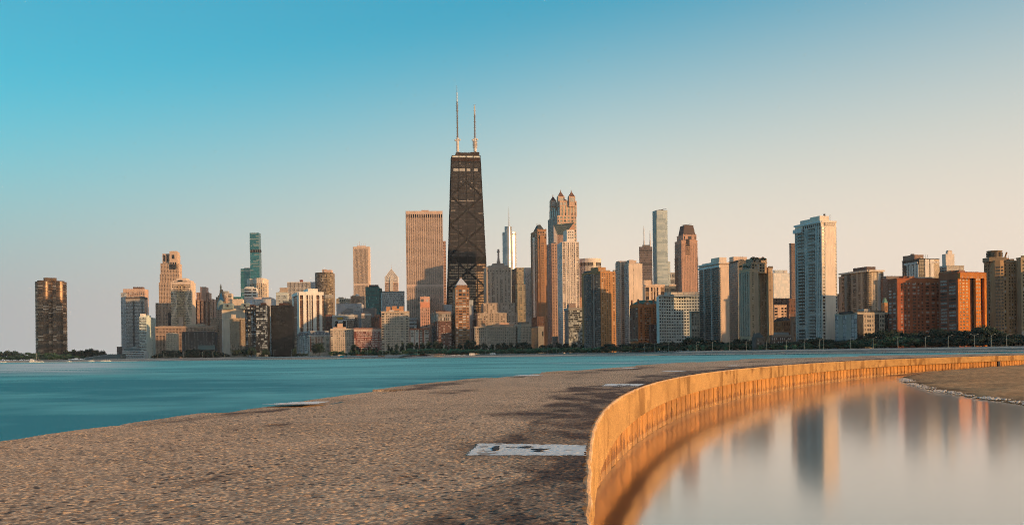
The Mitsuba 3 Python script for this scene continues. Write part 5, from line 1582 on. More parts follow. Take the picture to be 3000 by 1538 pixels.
# the front row along the drive
T = Thing('apartment_block', 'grey mansard roofed apartment block with rounded white and red brick bays', 'building')
V = Vol(T, 871, 908, 968, 984, 1790, (0.50, 0.40, 0.32), a=24, vb=1042)
zc = V.z(984)
V.L.grid([(0.5, 0), (1.4, .55), (0.5, 0), (1.1, .6), (0.5, 0), (1.4, .55)], 10, 0.5, 0.62, 0.5, 0.25, PAL['blind'], col=(0.46, 0.45, 0.42), scol=(0.48, 0.46, 0.43), t=(V.z(1030), zc))
V.R.grid([(0.3, 0), (1.3, .75), (0.3, 0), (1.1, .5), (1.1, .5), (0.3, 0), (1.3, .75), (0.5, 0), (1.4, .7), (0.4, 0)], 10, 0.5, 0.6, 0.5, 0.25, PAL['blind'], col=(0.52, 0.42, 0.33), scol=(0.5, 0.4, 0.32), t=(V.z(1030), zc))
V.R.slab('brick_panel', 0.0, 0.05, V.z(1030), zc, 0.5, 0.65, (0.3, 0.1, 0.06))
V.R.slab('brick_panel', 0.27, 0.33, V.z(1020), V.z(988), 0.5, 0.65, (0.3, 0.1, 0.06))
V.R.slab('brick_panel', 0.42, 0.46, V.z(1020), V.z(988), 0.5, 0.65, (0.3, 0.1, 0.06))
V.R.slab('brick_panel', 0.55, 0.6, V.z(1020), V.z(988), 0.5, 0.65, (0.3, 0.1, 0.06))
V.R.slab('brick_panel', 0.96, 1.0, V.z(1030), V.z(984), 0.5, 0.65, (0.3, 0.1, 0.06))
for f in (V.L, V.R):
    f.slab('cornice', -0.01, 1.01, V.z(985.5), V.z(983), 0.2, 1.3, (0.56, 0.53, 0.5))
    f.slab('cornice', 0, 1, V.z(992), V.z(991), 0.2, 0.9, (0.45, 0.4, 0.35))
q = [V.C, V.C + V.LR * V.dr, V.C + V.LR * V.dr + V.LL * V.dl, V.C + V.LL * V.dl]
cen = np.mean(q, 0)
T.mb('mansard').prism(q, zc, V.z(972), (0.13, 0.13, 0.15), top=[cen + (np.array(p) - cen) * 0.9 for p in q])
T.mb('roof_trim').prism([cen + (np.array(p) - cen) * 0.91 for p in q], V.z(972), V.z(970.3), (0.52, 0.52, 0.52))
for f, n in ((V.L, 5), (V.R, 6)):
    for k in range(n):
        f.boxes('mansard__dormer', [(f.W * (k + 0.35) / n, f.W * (k + 0.7) / n, zc - V.z0 + 0.6, zc - V.z0 + 5.0, -2.5, 0.2)], (0.5, 0.49, 0.47))
        f.boxes('mansard__dormer', [(f.W * (k + 0.43) / n, f.W * (k + 0.62) / n, zc - V.z0 + 1.2, zc - V.z0 + 4.2, 0.2, 0.3)], (0.04, 0.04, 0.05))
for s0, s1 in ((0.04, 0.2), (0.36, 0.52), (0.68, 0.9)):   # rounded bays
    f = V.L
    f.boxes('bay', [(f.W * s0, f.W * s1, 4, V.z(991) - V.z0, 0.5, 1.6)], (0.47, 0.46, 0.44))
    f.grid(2, 10, 0.6, 0.6, 0, 0, PAL['blind'], s=(s0 + 0.02, s1 - 0.02), t=(V.z(1030), V.z(991))) if False else f.boxes('bay__bay_window', [(f.W * (s0 + 0.03), f.W * (s1 - 0.03), 8 + 3.3 * j, 9.9 + 3.3 * j, 1.6, 1.7) for j in range(9)], (0.14, 0.14, 0.15), 'glass_mat')
V.clutter(21, 7, (0.14, 0.15, 0.15), mast=2)
T.done()
T, V = B('apartment_block', 'cream stone apartment block left of the red brick block', 'building', 966, 969, 1036.5, 965, 1760, (0.55, 0.45, 0.355), a=5, LL=28)
V.R.grid([(1.1, .7), (0.5, 0), (1, .45), (1, .45), (1, .45), (1, .45), (1, .45), (1, .45), (1, .45), (1, .45), (0.3, 0), (1.1, .7)], 9, 0.5, 0.5, 0.35, 0.25, PAL['mixed'], t=(V.z(1028), V.z(968)), lone=True)
V.R.slab('cornice', -0.02, 1.02, V.z(967.5), V.z(965), 0.2, 1.2, (0.6, 0.5, 0.4))
V.R.slab('cornice', 0, 1, V.z(1009.5), V.z(1008.5), 0.3, 0.7, (0.35, 0.28, 0.22))
V.sub(0.1, 0.64, 0.1, 0.6, V.z1, V.z(959), (0.55, 0.38, 0.28))
V.sub(0.28, 0.5, 0.2, 0.6, V.z(959), V.z(948), (0.55, 0.38, 0.28))
V.clutter(22, 4, (0.2, 0.17, 0.15), mast=2)
T.done()
T, V = B('apartment_block', 'dark red brick block with many paired white windows', 'building', 1036, 1037, 1118, 963, 1750, (0.20, 0.055, 0.04), a=5, LL=28)
WW = [((0.52, 0.45, 0.42), 5), ((0.36, 0.3, 0.28), 3), ((0.1, 0.08, 0.08), 1)]
V.R.grid([(1.3, .7), (0.3, 0), (.8, .45), (.8, .8), (.8, .8), (.8, .8), (.3, 0), (.8, .8), (.8, .8), (.8, .8), (.3, 0), (.8, .8), (.8, .8), (.8, .5), (.8, .5), (.8, .8), (.3, 0), (.8, .8), (.8, .8), (.8, .8), (.3, 0), (.8, .8), (.8, .8), (.8, .8), (.3, 0), (.7, .5), (1.3, .7)], 9, 0.5, 0.5, 0.3, 0.2, WW, t=(V.z(1030), V.z(971.5)), lone=False)
V.R.slab('frieze', 0, 1, V.z(971.5), V.z(965.5), 0, 0.45, (0.48, 0.36, 0.3))
V.R.grid(24, 1, 0.5, 0.6, 0, 0, [((0.3, 0.14, 0.11), 1), ((0.6, 0.5, 0.44), 1)], t=(V.z(971), V.z(966))) if False else V.R.boxes('frieze', [(V.R.W * (k + 0.2) / 27, V.R.W * (k + 0.8) / 27, V.z(970.5) - 2, V.z(967) - 2, 0.45, 0.7) for k in range(27)], (0.62, 0.52, 0.46))
V.R.slab('cornice', -0.01, 1.01, V.z(965.5), V.z(962.5), 0.2, 1.4, (0.42, 0.25, 0.2))
V.R.slab('railing', 0.40, 0.66, V.z(986), V.z(984.2), 0.3, 1.4, (0.16, 0.12, 0.1))
V.clutter(23, 6, (0.2, 0.16, 0.15), mast=2)
T.done()
T, V = B('apartment_block', 'tall cream stone block with orange lit brick chimneys on its roof', 'building', 1117, 1118, 1199, 914, 1740, (0.52, 0.43, 0.34), a=5, LL=30)
V.R.grid([(1.5, .75), (.5, 0), (.8, .5), (1.2, .7), (.8, .5), (.8, .5), (.8, .5), (.8, .5), (.8, .5), (.8, .5), (.3, 0), (1.4, .75), (.8, .5), (.3, 0), (1.6, .7), (.2, 0)], 16, 0.5, 0.5, 0.35, 0.25, PAL['mixed'], t=(V.z(1033), V.z(917)), lone=True)
V.R.slab('cornice', -0.01, 1.01, V.z(916.5), V.z(913), 0.2, 1.5, (0.5, 0.38, 0.28))
for v in (959.5, 1002.5):
    V.R.slab('cornice', 0, 1, V.z(v), V.z(v - 1), 0.3, 0.8, (0.33, 0.27, 0.21))
for a_, b_, v in ((0.17, 0.32, 899), (0.38, 0.55, 897), (0.64, 0.8, 898), (0.47, 0.8, 905)):
    V.sub(a_, b_, 0.1, 0.5, V.z1, V.z(v), (0.5, 0.25, 0.13), 'chimney')
V.sub(0.28, 0.46, 0.05, 0.2, V.z1, V.z(909), (0.62, 0.58, 0.55))
V.clutter(24, 4, (0.12, 0.12, 0.1), mast=3)
T.done()
T, V = B('apartment_block', 'low red and white apartment block squeezed right of the tall cream one', 'building', 1199, 1200, 1258, 964, 1745, (0.28, 0.09, 0.055), a=5, LL=26)
V.R.grid([(.5, 0), (1.4, .8), (.5, 0), (1.6, .8), (.6, 0), (1.4, .8), (.7, 0), (2.4, .7)], 9, 0.5, 0.56, 0.4, 0.3, PAL['blind'], t=(V.z(1031), V.z(967)), scol=(0.58, 0.5, 0.42), lone=True)
for s in ((0.04, 0.09), (0.2, 0.24), (0.27, 0.32), (0.42, 0.47), (0.74, 1.0)):
    V.R.slab('stone_pier', s[0], s[1] if s[1] < 1 else 0.78, V.z(1031), V.z(967), 0.4, 0.6, (0.58, 0.5, 0.42))
V.R.slab('cornice', -0.01, 1.01, V.z(966.5), V.z(963), 0.2, 1.2, (0.34, 0.11, 0.06))
V.sub(0.25, 0.33, 0.1, 0.3, V.z1, V.z(957), (0.55, 0.5, 0.45))
V.clutter(25, 5, (0.3, 0.3, 0.28), mast=2)
T.done()
T, V = B('podium_block', 'low grey podium between the tall cream block and the pink tower', 'building', 1196, 1197, 1222, 934, 1900, (0.36, 0.37, 0.38), a=5, LL=26)
V.R.grid(3, 3, 0.9, 0.35, 0.2, 0.4, PAL['dark'], t=(V.z(965), V.z1))
V.clutter(26, 3)
T.done()

# ---- the two big shafts in the centre
T, V = B('marble_tower', 'huge pink grey marble slab tower with a fine square window grid', 'skyscraper', 1186.5, 1191.5, 1299, 620.5, 1925, (0.55, 0.405, 0.33), a=4)
WT = [((0.06, 0.04, 0.035), 3), ((0.14, 0.1, 0.085), 2), ((0.02, 0.015, 0.014), 2)]
V.R.grid(17, 60, 0.62, 0.5, 0.7, 0.5, WT, t=(V.z(834), V.z(641)), lone=False)
V.R.grid(17, 1, 0.55, 0.92, 0.7, 0.4, [((0.02, 0.013, 0.012), 1)], t=(V.z(640), V.z(628)), lone=True)
V.R.slab('wall', 0, 1, V.z(628), V.z1, 0, 0.7, (0.56, 0.41, 0.33))
V.R.slab('wall', 0, 1, V.z(841.5), V.z(834), 0, 0.7, (0.57, 0.42, 0.34))
V.R.grid(17, 28, 0.62, 0.5, 0.7, 0.5, WT, t=(V.z(935), V.z(841.5)), lone=False)
V.R.slab('wall', 0, 1, 2, V.z(935), 0, 0.7, (0.56, 0.41, 0.33))
V.L.grid(6, 92, 0.5, 0.5, 0.5, 0.4, WT, lone=False)
V.sub(0.42, 0.62, 0.3, 0.7, V.z1, V.z(614.5), (0.44, 0.27, 0.21))
T.done()
T, V = B('apartment_tower', 'thin orange sliver of a tower between the marble slab and the black tower', 'tower', 1299, 1300, 1308, 708, 2450, (0.42, 0.24, 0.17), a=4, LL=20)
V.R.grid(2, 40, 0.4, 0.5, 0.3, 0.3, PAL['dark'])
T.done()

T = Thing('black_tower', 'tapering black skyscraper with X braces and twin white antennas', 'skyscraper')
Y = 2030.0
bl, br = px(1309.5, 760, Y), px(1430, 760, Y)
tl, tr = px(1328.5, 760, Y), px(1411, 760, Y)
zt = px(1370, 454.5, Y)[2]
# at the base and the top; the photo's edges are read at v = 905 and 454
zb = 2.0
fr = (px(1370, 905, Y)[2] - zb) / (zt - zb)
bl = tl + (px(1311, 760, Y) - tl) / (1 - fr) * 1.0
br = tr + (px(1429, 760, Y) - tr) / (1 - fr) * 1.0
dep_b, dep_t = 48.0, 31.0
th = math.radians(6.5)
DR, DL = np.array([math.cos(th), math.sin(th)]), np.array([-math.sin(th), math.cos(th)])
Cb, Ct = bl[:2], tl[:2]
Wb = (br - bl)[0] / (math.cos(th) - br[0] / Y * math.sin(th))
Wt = (tr - tl)[0] / (math.cos(th) - tr[0] / Y * math.sin(th))
base = [Cb, Cb + Wb * DR, Cb + Wb * DR + dep_b * DL, Cb + dep_b * DL]
Ct = Ct + DL * (dep_b - dep_t) / 2 * 0.3
topq = [Ct, Ct + Wt * DR, Ct + Wt * DR + dep_t * DL, Ct + dep_t * DL]
BLK = (0.025, 0.025, 0.028)
T.mb('wall').prism(base, zb, zt, BLK, top=topq)
FR = Face(T, np.r_[Cb, zb], DR, [DR[1], -DR[0]], Wb, zt - zb, BLK, top=np.r_[Ct, zt], wt=Wt)
FL = Face(T, np.r_[Cb + dep_b * DL, zb], -DL, -DR, dep_b, zt - zb, BLK, top=np.r_[Ct + dep_t * DL, zt], wt=dep_t)
H = zt - zb
zz = lambda v: px(1370, v, Y)[2]
BW = [((0.05, 0.048, 0.052), 5), ((0.08, 0.076, 0.08), 4), ((0.15, 0.132, 0.126), 1.3), ((0.30, 0.27, 0.25), 0.2)]
BLit = [((0.42, 0.3, 0.2), 5), ((0.3, 0.21, 0.14), 2), ((0.08, 0.06, 0.05), 1)]
for t0, t1, m, pal in ((zb, zz(772), 36, BLit), (zz(752), zz(501), 62, BW), (zz(492), zz(476), 4, BW)):
    FR.grid(20, m, 0.84, 0.56, 0.14, 0.3, pal, t=(t0, t1), col=BLK, scol=(0.038, 0.033, 0.033), lone=False, group=0.6)
FR.grid(20, 1, 0.9, 0.9, 0.1, 0.1, [((0.42, 0.40, 0.37), 1)], t=(zz(502), zz(493)), s=(0.06, 0.94), lone=False, skip=lambda i, j: rt.random() < 0.12)
FR.slab('dark_floor', 0, 1, zz(772), zz(752), 0, 0.25, (0.012, 0.012, 0.014))
FR.slab('crown', 0, 1, zz(472), zz(462), 0, 0.4, (0.05, 0.03, 0.025))
FR.grid(16, 1, 0.9, 0.8, 0.1, 0.3, [((0.62, 0.62, 0.58), 1)], t=(zz(461), zz(456)), lone=False)
FL.grid(9, 104, 0.8, 0.55, 0.1, 0.25, [((0.02, 0.035, 0.04), 5), ((0.06, 0.1, 0.11), 2)], col=(0.02, 0.022, 0.024), lone=False)
for k in range(5):
    for f, n in ((FR, 4), (FL, 3)):
        if k <= n:
            x = f.W * k / n
            f.boxes('column', [(x - 0.9, x + 0.9, 0, H, 0.1, 0.9)], (0.028, 0.027, 0.029))
lv = [0, zz(897) - zb, zz(781) - zb, zz(682) - zb, zz(594) - zb, zz(516) - zb, zz(470) - zb]
lv = [0.0, 62.0, 126.0, 187.0, 244.0, 297.0]


def brace(f, s0, t0, s1, t1, w=1.9):
    d = np.array([s1 - s0, t1 - t0])
    nn = np.array([-d[1], d[0]]) / np.linalg.norm(d) * w
    f.poly('brace', [(s0 + nn[0], t0 + nn[1]), (s0 - nn[0], t0 - nn[1]), (s1 - nn[0], t1 - nn[1]), (s1 + nn[0], t1 + nn[1])], 0.1, 0.8, (0.022, 0.021, 0.023))


for t0, t1 in zip(lv[:-1], lv[1:]):
    for f in (FR, FL):
        brace(f, 0, t0, f.W, t1)
        brace(f, f.W, t0, 0, t1)
brace(FR, 0, lv[-1], FR.W * 0.5, lv[-1] + 27)
brace(FR, FR.W, lv[-1], FR.W * 0.5, lv[-1] + 27)
cen = np.mean(topq, 0)
T.mb('rooftop_unit').prism([cen + (np.array(p) - cen) * 0.72 for p in topq], zt - 0.5, zz(445), (0.06, 0.045, 0.042))
for u in (1342, 1385, 1398):
    c = px(u, 455, Y + 14)
    T.mb('rooftop_unit').box([c[0] - 4, c[1], zt], [c[0] + 4, c[1] + 5, zz(446) + 2], (0.05, 0.04, 0.04))
for k in range(14):
    c = px(1346 + 3.6 * k, 446, Y + 6)
    T.mb('railing').tube([[c[0], c[1], zz(446) - 2], [c[0], c[1], zz(442)]], 0.12, (0.12, 0.11, 0.11), 4)
for u, v0, seg in ((1340, 446, ((446, 405, 2.7, (0.62, 0.55, 0.5)), (405, 330, 1.3, (0.16, 0.14, 0.14)), (330, 299, 1.5, (0.2, 0.17, 0.17)), (299, 272, 0.9, (0.66, 0.62, 0.58)), (272, 252, 0.35, (0.3, 0.3, 0.3)))),
                   (1391, 443, ((446, 406, 2.9, (0.62, 0.55, 0.5)), (406, 337, 1.3, (0.2, 0.17, 0.16)), (337, 311, 1.2, (0.55, 0.5, 0.47))))):
    c = px(u, 600, Y + 12)
    dx = (450 - 600) * 0
    for va, vb, r, cc in seg:
        xa, xb = px(u, va, Y + 12), px(u, vb, Y + 12)
        X = px(u, 380, Y + 12)[0]
        T.mb('antenna').tube([[X, Y + 12, xa[2]], [X, Y + 12, xb[2]]], [r, r * 0.92], cc, 8)
    for v in (405, 398, 390, 372, 355, 340, 322, 305):
        T.mb('antenna').tube([[X - 2.6, Y + 12, zz(v)], [X + 2.6, Y + 12, zz(v)]], 0.3, (0.35, 0.32, 0.3), 5)
    if u > 1380:
        for v in (430, 426, 422, 418, 414):
            T.mb('antenna').tube([[X, Y + 12, zz(v)], [X, Y + 12, zz(v) + 0.9]], 4.6, (0.55, 0.48, 0.44), 10)
    for s_, v in ((1, 407), (-1, 408)):
        ball = trimesh.creation.icosphere(2, 2.0)
        T.mb('antenna').add(ball.vertices + [X + 4 * s_, Y + 11, zz(v)], ball.faces, (0.6, 0.57, 0.54))
T.done()

T, V = B('pink_tower', 'small pink tower with a blank salmon panel in front of the marble slab', 'tower', 1220, 1232, 1260, 871, 1880, (0.56, 0.33, 0.25), a=7)
V.R.grid([(.4, 0), (1, .5), (1, .5), (1, .5), (1, .5), (.3, 0)], 13, 0.5, 0.5, 0.35, 0.3, PAL['mixed'], t=(V.z(958), V.z(902)))
V.R.slab('blank_panel', 0.0, 1, V.z(902), V.z(886), 0, 0.45, (0.62, 0.27, 0.17))
V.R.grid([(1.2, .7), (.5, 0), (.8, .4), (.4, 0)], 1, 0.5, 0.8, 0.4, 0.3, PAL['pale'], t=(V.z(885), V.z(876)))
V.L.grid(4, 22, 0.6, 0.45, 0.3, 0.3, PAL['mixed'], t=(V.z(958), V.z(878)))
V.clutter(27, 3, (0.5, 0.4, 0.35), mast=1)
T.done()
T, V = B('apartment_block', 'dark maroon apartment block with pale stone top storeys', 'building', 1253, 1279, 1322, 914, 1730, (0.11, 0.06, 0.05), a=9)
V.R.grid([(1, .5), (1, .5), (1, .5), (1, .5), (1.3, .4), (.7, .7), (.7, .7)], 17, 0.5, 0.42, 0.35, 0.25, PAL['blind'], t=(V.z(1030), V.z(942)), col=(0.15, 0.07, 0.052), lone=False)
V.L.grid([(1, .5), (1, .5), (1.4, .2), (1, .5)], 17, 0.5, 0.42, 0.35, 0.25, PAL['blind'], t=(V.z(1030), V.z(942)), col=(0.065, 0.042, 0.038))
for f in (V.R, V.L):
    f.grid(8, 2, 0.55, 0.7, 0.5, 0.3, PAL['blind'], t=(V.z(941), V.z(919)), col=(0.36, 0.30, 0.25), lone=False)
    f.slab('cornice', -0.01, 1.01, V.z(919), V.z(913.5), 0.2, 1.2, (0.30, 0.22, 0.18))
V.sub(0.05, 0.7, 0.2, 0.8, V.z1, V.z(908), (0.10, 0.06, 0.05))
W = Vol(T, 1322, 1322.5, 1329, 922, 1750, (0.055, 0.035, 0.035), a=9, LL=20)
W.R.grid(2, 18, 0.4, 0.42, 0.2, 0.2, PAL['blind'])
W = Vol(T, 1289, 1290, 1312, 1016, 1700, (0.5, 0.43, 0.35), a=8, LL=10, part='porch')
W.R.grid(4, 2, 0.4, 0.5, 0.3, 0.3, PAL['dark'])
V.clutter(28, 4, (0.11, 0.07, 0.06), mast=1)
T.done()
T, V = B('apartment_block', 'small white block peeping out below the black tower', 'building', 1297, 1298, 1325, 894, 1930, (0.5, 0.5, 0.5), a=6, LL=14)
V.R.grid(7, 9, 0.5, 0.7, 0.4, 0.2, PAL['pale'], t=(V.z(925), V.z1))
T.done()

T, V = B('pyramid_tower', 'orange brown brick tower with a white pyramid roof', 'tower', 1327.5, 1334.5, 1375.5, 845, 1735, (0.33, 0.17, 0.09), a=6)
V.R.grid([(1, .5), (1.3, .75), (1.3, .75), (1, .5)], 20, 0.5, 0.4, 0.4, 0.3, PAL['blind'], t=(V.z(1025), V.z(870)), lone=True)
V.L.grid(3, 22, 0.5, 0.4, 0.3, 0.3, PAL['blind'], t=(V.z(1025), V.z1 - 3), col=(0.24, 0.14, 0.09))
V.R.slab('wall', 0, 1, V.z(871), V.z(869.5), 0.3, 0.9, (0.52, 0.33, 0.22))
V.R.slab('stone_band', -0.02, 1.02, V.z(901), V.z(898.5), 0.3, 1.0, (0.5, 0.4, 0.32))
V.R.grid([(1, .5), (1.2, .7), (1.2, .7), (1, .5)], 2, 0.5, 0.6, 0.5, 0.3, PAL['blind'], t=(V.z(869), V.z(847)))
q = V.sub(0.12, 0.88, 0.12, 0.85, V.z1, V.z(834.5), (0.27, 0.15, 0.09), 'crown')
f = Face(T, np.r_[q[0], V.z1], V.dr, [V.dr[1], -V.dr[0]], np.linalg.norm(q[1] - q[0]), V.z(834.5) - V.z1, (0.3, 0.17, 0.1))
f.boxes('crown__fin', [(f.W * k / 11, f.W * k / 11 + 0.5, 0, f.H - 0.5, 0, 0.4) for k in range(12)], (0.3, 0.18, 0.11))
c = np.mean(q, 0)
T.mb('pyramid_roof').prism([c + (np.array(p) - c) * 1.05 for p in q], V.z(834.5), V.z(813), (0.62, 0.62, 0.63), top=[c + (np.array(p) - c) * 0.16 for p in q])
T.mb('finial').box([c[0] - 2, c[1] - 2, V.z(814)], [c[0] + 2, c[1] + 2, V.z(807.5)], (0.22, 0.17, 0.15))
V.clutter(29, 3, (0.25, 0.15, 0.1), mast=0)
T.done()
T, V = B('office_tower', 'thin blue white slab just right of the pyramid roofed tower', 'tower', 1374, 1375.5, 1387, 881, 1830, (0.42, 0.48, 0.54), a=6, LL=16)
V.R.grid([(1, 0), (1, .7), (1.4, 0)], 16, 0.5, 0.8, 0.2, 0.2, PAL['pale'])
T.done()
T, V = B('apartment_block', 'dark shaded block filling the gap below the black tower', 'building', 1376, 1387, 1400, 940, 1820, (0.07, 0.065, 0.07), a=6)
V.R.grid(3, 20, 0.5, 0.4, 0.2, 0.2, PAL['dark'])
T.done()

# stone setback tower with beacon
T = Thing('beacon_tower', 'grey stone setback tower with a rotating beacon mast', 'skyscraper')
ST = (0.40, 0.325, 0.265)
PW = [((0.05, 0.045, 0.04), 4), ((0.02, 0.016, 0.014), 3), ((0.5, 0.46, 0.42), 1.8)]
for i, (uL, uC, uR, vt, Y) in enumerate([(1389.5, 1400, 1517, 919, 1800), (1412.5, 1417, 1508, 890, 1815), (1421.5, 1425, 1497.5, 786, 1830)]):
    V = Vol(T, uL, uC, uR, vt, Y, ST, a=8, LL=[40, 34, 34][i], part='wall' if i == 0 else 'setback', vb=None if i == 0 else 925)
    n = [14, 11, 5][i]
    if i < 2:
        V.R.grid([(0.9, .5), (0.9, .5), (0.5, 0)] * (n // 2), round(V.H / 3.6), 0.5, 0.45, 0.5, 0.2, PW, lone=False)
        V.L.grid(4, round(V.H / 3.6), 0.4, 0.45, 0.4, 0.2, PW, lone=False)
    else:
        V.R.grid([(.5, 0), (.8, .5), (.6, 0), (.55, .7), (.55, .7), (.6, 0), (.8, .5), (.5, 0), (.55, .7), (.55, .7), (.6, 0), (.8, .5), (.4, 0), (.8, .5), (.4, 0)], 31, 0.5, 0.5, 0.8, 0.25, PW, t=(V.z(890), V.z(797)), lone=False)
        V.L.grid(4, 31, 0.4, 0.5, 0.5, 0.25, PW, lone=False, t=(V.z(890), V.z(797)))
        V.R.grid([(1, .4)] * 8, 2, 0.5, 0.5, 0.6, 0.2, PW, t=(V.z(797), V.z(787)), lone=False)
        for k in range(7):
            V.R.slab('crown', 0.01 + k * 0.145, 0.09 + k * 0.145, V.z(789), V.z(784), -1.5, 1.0, (0.44, 0.34, 0.28))
V.sub(0.12, 0.92, 0.12, 0.85, V.z1, V.z(778), (0.38, 0.3, 0.25), 'crown')
V.sub(0.3, 0.75, 0.2, 0.75, V.z(778), V.z(771), (0.34, 0.27, 0.23), 'crown')
p = px(1460.3, 760, 1845)
for v0_, v1_, r in ((772, 765, 3.4), (765, 759, 2.2), (759, 740, 1.7), (740, 736, 2.6), (736, 731, 1.9)):
    T.mb('beacon').tube([[p[0], 1845, px(1460, v0_, 1845)[2]], [p[0], 1845, px(1460, v1_, 1845)[2]]], [r, r * 0.9], (0.36, 0.26, 0.22), 10)
T.done()
T = Thing('hotel', 'broad cream hotel with rows of dark windows behind the beach trees', 'hotel')
V = Vol(T, 1389.5, 1391, 1512, 958.5, 1690, (0.42, 0.335, 0.265), a=4, LL=30)
V.R.grid([(1, .5)] * 6 + [(.4, 0)] + [(1, .5)] * 15, 16, 0.5, 0.5, 0.35, 0.25, PAL['mixed'], t=(V.z(1036), V.z(962)), lone=False)
V.R.slab('cornice', -0.01, 1, V.z(969.5), V.z(968.5), 0.3, 0.8, (0.36, 0.29, 0.23))
V.R.slab('cornice', -0.01, 1, V.z(960), V.z(957.5), 0.3, 1.2, (0.44, 0.35, 0.28))
W = Vol(T, 1512, 1527, 1556.5, 951.5, 1672, (0.42, 0.335, 0.265), a=14, part='wing')
W.R.grid([(1, .5)] * 7, 17, 0.5, 0.45, 0.35, 0.25, PAL['dark'], t=(W.z(1036), W.z(956)), lone=False)
W.L.grid([(1, .5)] * 4, 17, 0.5, 0.45, 0.35, 0.25, PAL['dark'], t=(W.z(1036), W.z(956)), lone=False)
W.sub(0.1, 0.9, 0.2, 0.9, W.z1, W.z(943), (0.2, 0.15, 0.12))
W.R.grid(4, 1, 0.6, 0.6, 0, 0, PAL['mixed'], t=(W.z1, W.z1 + 2)) if False else None
V.sub(0.43, 0.95, 0.12, 0.5, V.z1, V.z(951), (0.58, 0.33, 0.21), 'upper_storey')
V.sub(0.52, 0.85, 0.2, 0.6, V.z(951), V.z(947), (0.56, 0.34, 0.24), 'upper_storey')
p = px(1415.5, 950, 1700)
T.mb('roof_turret').box(p + [-4, -3, -6], p + [4, 3, -1], (0.36, 0.29, 0.23))
T.mb('roof_turret').tube([p + [0, 0, -1], p + [0, 0, 4], p + [0, 0, 6]], [2.6, 2.4, 0.3], (0.32, 0.19, 0.12), 8)
V.clutter(30, 4, (0.4, 0.32, 0.26), mast=1)
T.done()

# ---- right of the black tower
T = Thing('silver_tower', 'rounded silver glass skyscraper with a tall thin spire', 'skyscraper')
SG = [((0.36, 0.37, 0.38), 4), ((0.42, 0.42, 0.42), 3), ((0.28, 0.30, 0.32), 1)]
for uL, uR, vt, Y, bul in ((1474, 1514, 681, 3400, 9), (1480.5, 1501.5, 664.5, 3390, 8)):
    fs, ol, zt = arc_faces(T, uL, uR, vt, Y, bul, 8, (0.5, 0.48, 0.46), back=24)
    for f in fs:
        f.grid(2, round(f.H / 7), 0.92, 0.8, 0.12, 0.2, SG, mat='mirror_mat', col=(0.38, 0.38, 0.39), lone=False, seed=6)
        if vt > 670:
            f.boxes('dark_floor', [(0, f.W, f.H - 9, f.H - 5, 0.1, 0.6)], (0.3, 0.25, 0.22))
p = px(1491, 664, 3400)
T.mb('spire').tube([p + [0, 8, -2], p + [0, 8, 12], p + [0, 8, px(1491, 606, 3400)[2] - p[2]]], [1.6, 1.2, 0.3], (0.45, 0.42, 0.42), 8)
T.done()
T = Thing('glass_tower', 'stepped brown and green glass apartment tower beside the stone beacon tower', 'tower')
for uL, uC, uR, vt, Y in ((1500, 1515, 1536, 786, 1862), (1501, 1511, 1540, 836, 1850)):
    V = Vol(T, uL, uC, uR, vt, Y, (0.33, 0.27, 0.2), a=10)
    V.R.grid([(1.2, .8), (.4, 0), (1, .6), (1.2, .8), (.6, 0), (1.2, .8)], round(V.H / 3.2), 0.7, 0.55, 0.3, 0.3, [((0.10, 0.12, 0.11), 3), ((0.2, 0.21, 0.17), 2), ((0.33, 0.26, 0.16), 1)], lone=False)
    V.L.grid(5, round(V.H / 3.2), 0.8, 0.6, 0.2, 0.3, [((0.02, 0.03, 0.035), 3), ((0.08, 0.11, 0.12), 2)], col=(0.12, 0.13, 0.13), lone=False)
V.clutter(40, 2)
T.done()
T, V = B('apartment_tower', 'white gridded apartment tower between the stepped glass tower and the pyramid crowned brown one', 'tower', 1538, 1539, 1559, 786, 2050, (0.62, 0.52, 0.46), a=6, LL=20)
V.R.grid([(1, .6), (1, .5), (1, .5), (1, .5), (.5, 0)], 42, 0.5, 0.5, 0.4, 0.3, PAL['mixed'], t=(V.z(930), V.z(801)), lone=False)
T.done()
# brown tower with dark pyramid
T = Thing('brown_tower', 'slim brown granite tower with dark pyramid roof and needle finials', 'skyscraper')
C0 = (0.38, 0.205, 0.115)
V = Vol(T, 1557, 1577, 1603, 674, 1880, C0, a=9)
V.L.grid([(.6, 0), (1, .5), (1.2, 0), (1, .5), (.5, 0)], 72, 0.5, 0.5, 0.4, 0.3, PAL['dark'], col=(0.26, 0.15, 0.095), t=(V.z(1010), V.z(681)), lone=False)
V.R.grid([(.8, .4), (.5, 0), (1, .55), (.2, 0), (1, .55), (.5, 0), (.8, .4)], 72, 0.5, 0.5, 0.5, 0.3, PAL['mixed'], t=(V.z(945), V.z(700)), lone=False)
V.R.slab('wall', 0.25, 0.75, V.z(945), V.z(690), 0.5, 2.2, C0)
V.R.grid(3, 68, 0.55, 0.5, 2.4, 2.4, PAL['mixed'], s=(0.29, 0.71), t=(V.z(945), V.z(696)), lone=False) if False else V.R.boxes('window_grid', [(V.R.W * s, V.R.W * (s + 0.09), V.z(945) - 2 + 2.9 * j, V.z(945) - 0.4 + 2.9 * j, 2.2, 2.3) for s in (0.33, 0.46, 0.58) for j in range(48)], (0.10, 0.075, 0.06), 'glass_mat')
V.R.grid(4, 3, 0.6, 0.6, 0.5, 0.4, PAL['mixed'], t=(V.z(700), V.z(678)), lone=False)
V.L.slab('dark_bay', 0.35, 0.62, V.z(930), V.z(690), 0.4, 0.7, (0.05, 0.04, 0.035), 'glass_mat')
q = V.sub(0.08, 0.8, 0.1, 0.75, V.z1, V.z(672), C0, 'crown')
c = np.mean(q, 0)
T.mb('pyramid_roof').prism([c + (np.array(p) - c) * 1.02 for p in q], V.z(672), V.z(655), (0.085, 0.09, 0.085), top=[c + (np.array(p) - c) * 0.38 for p in q])
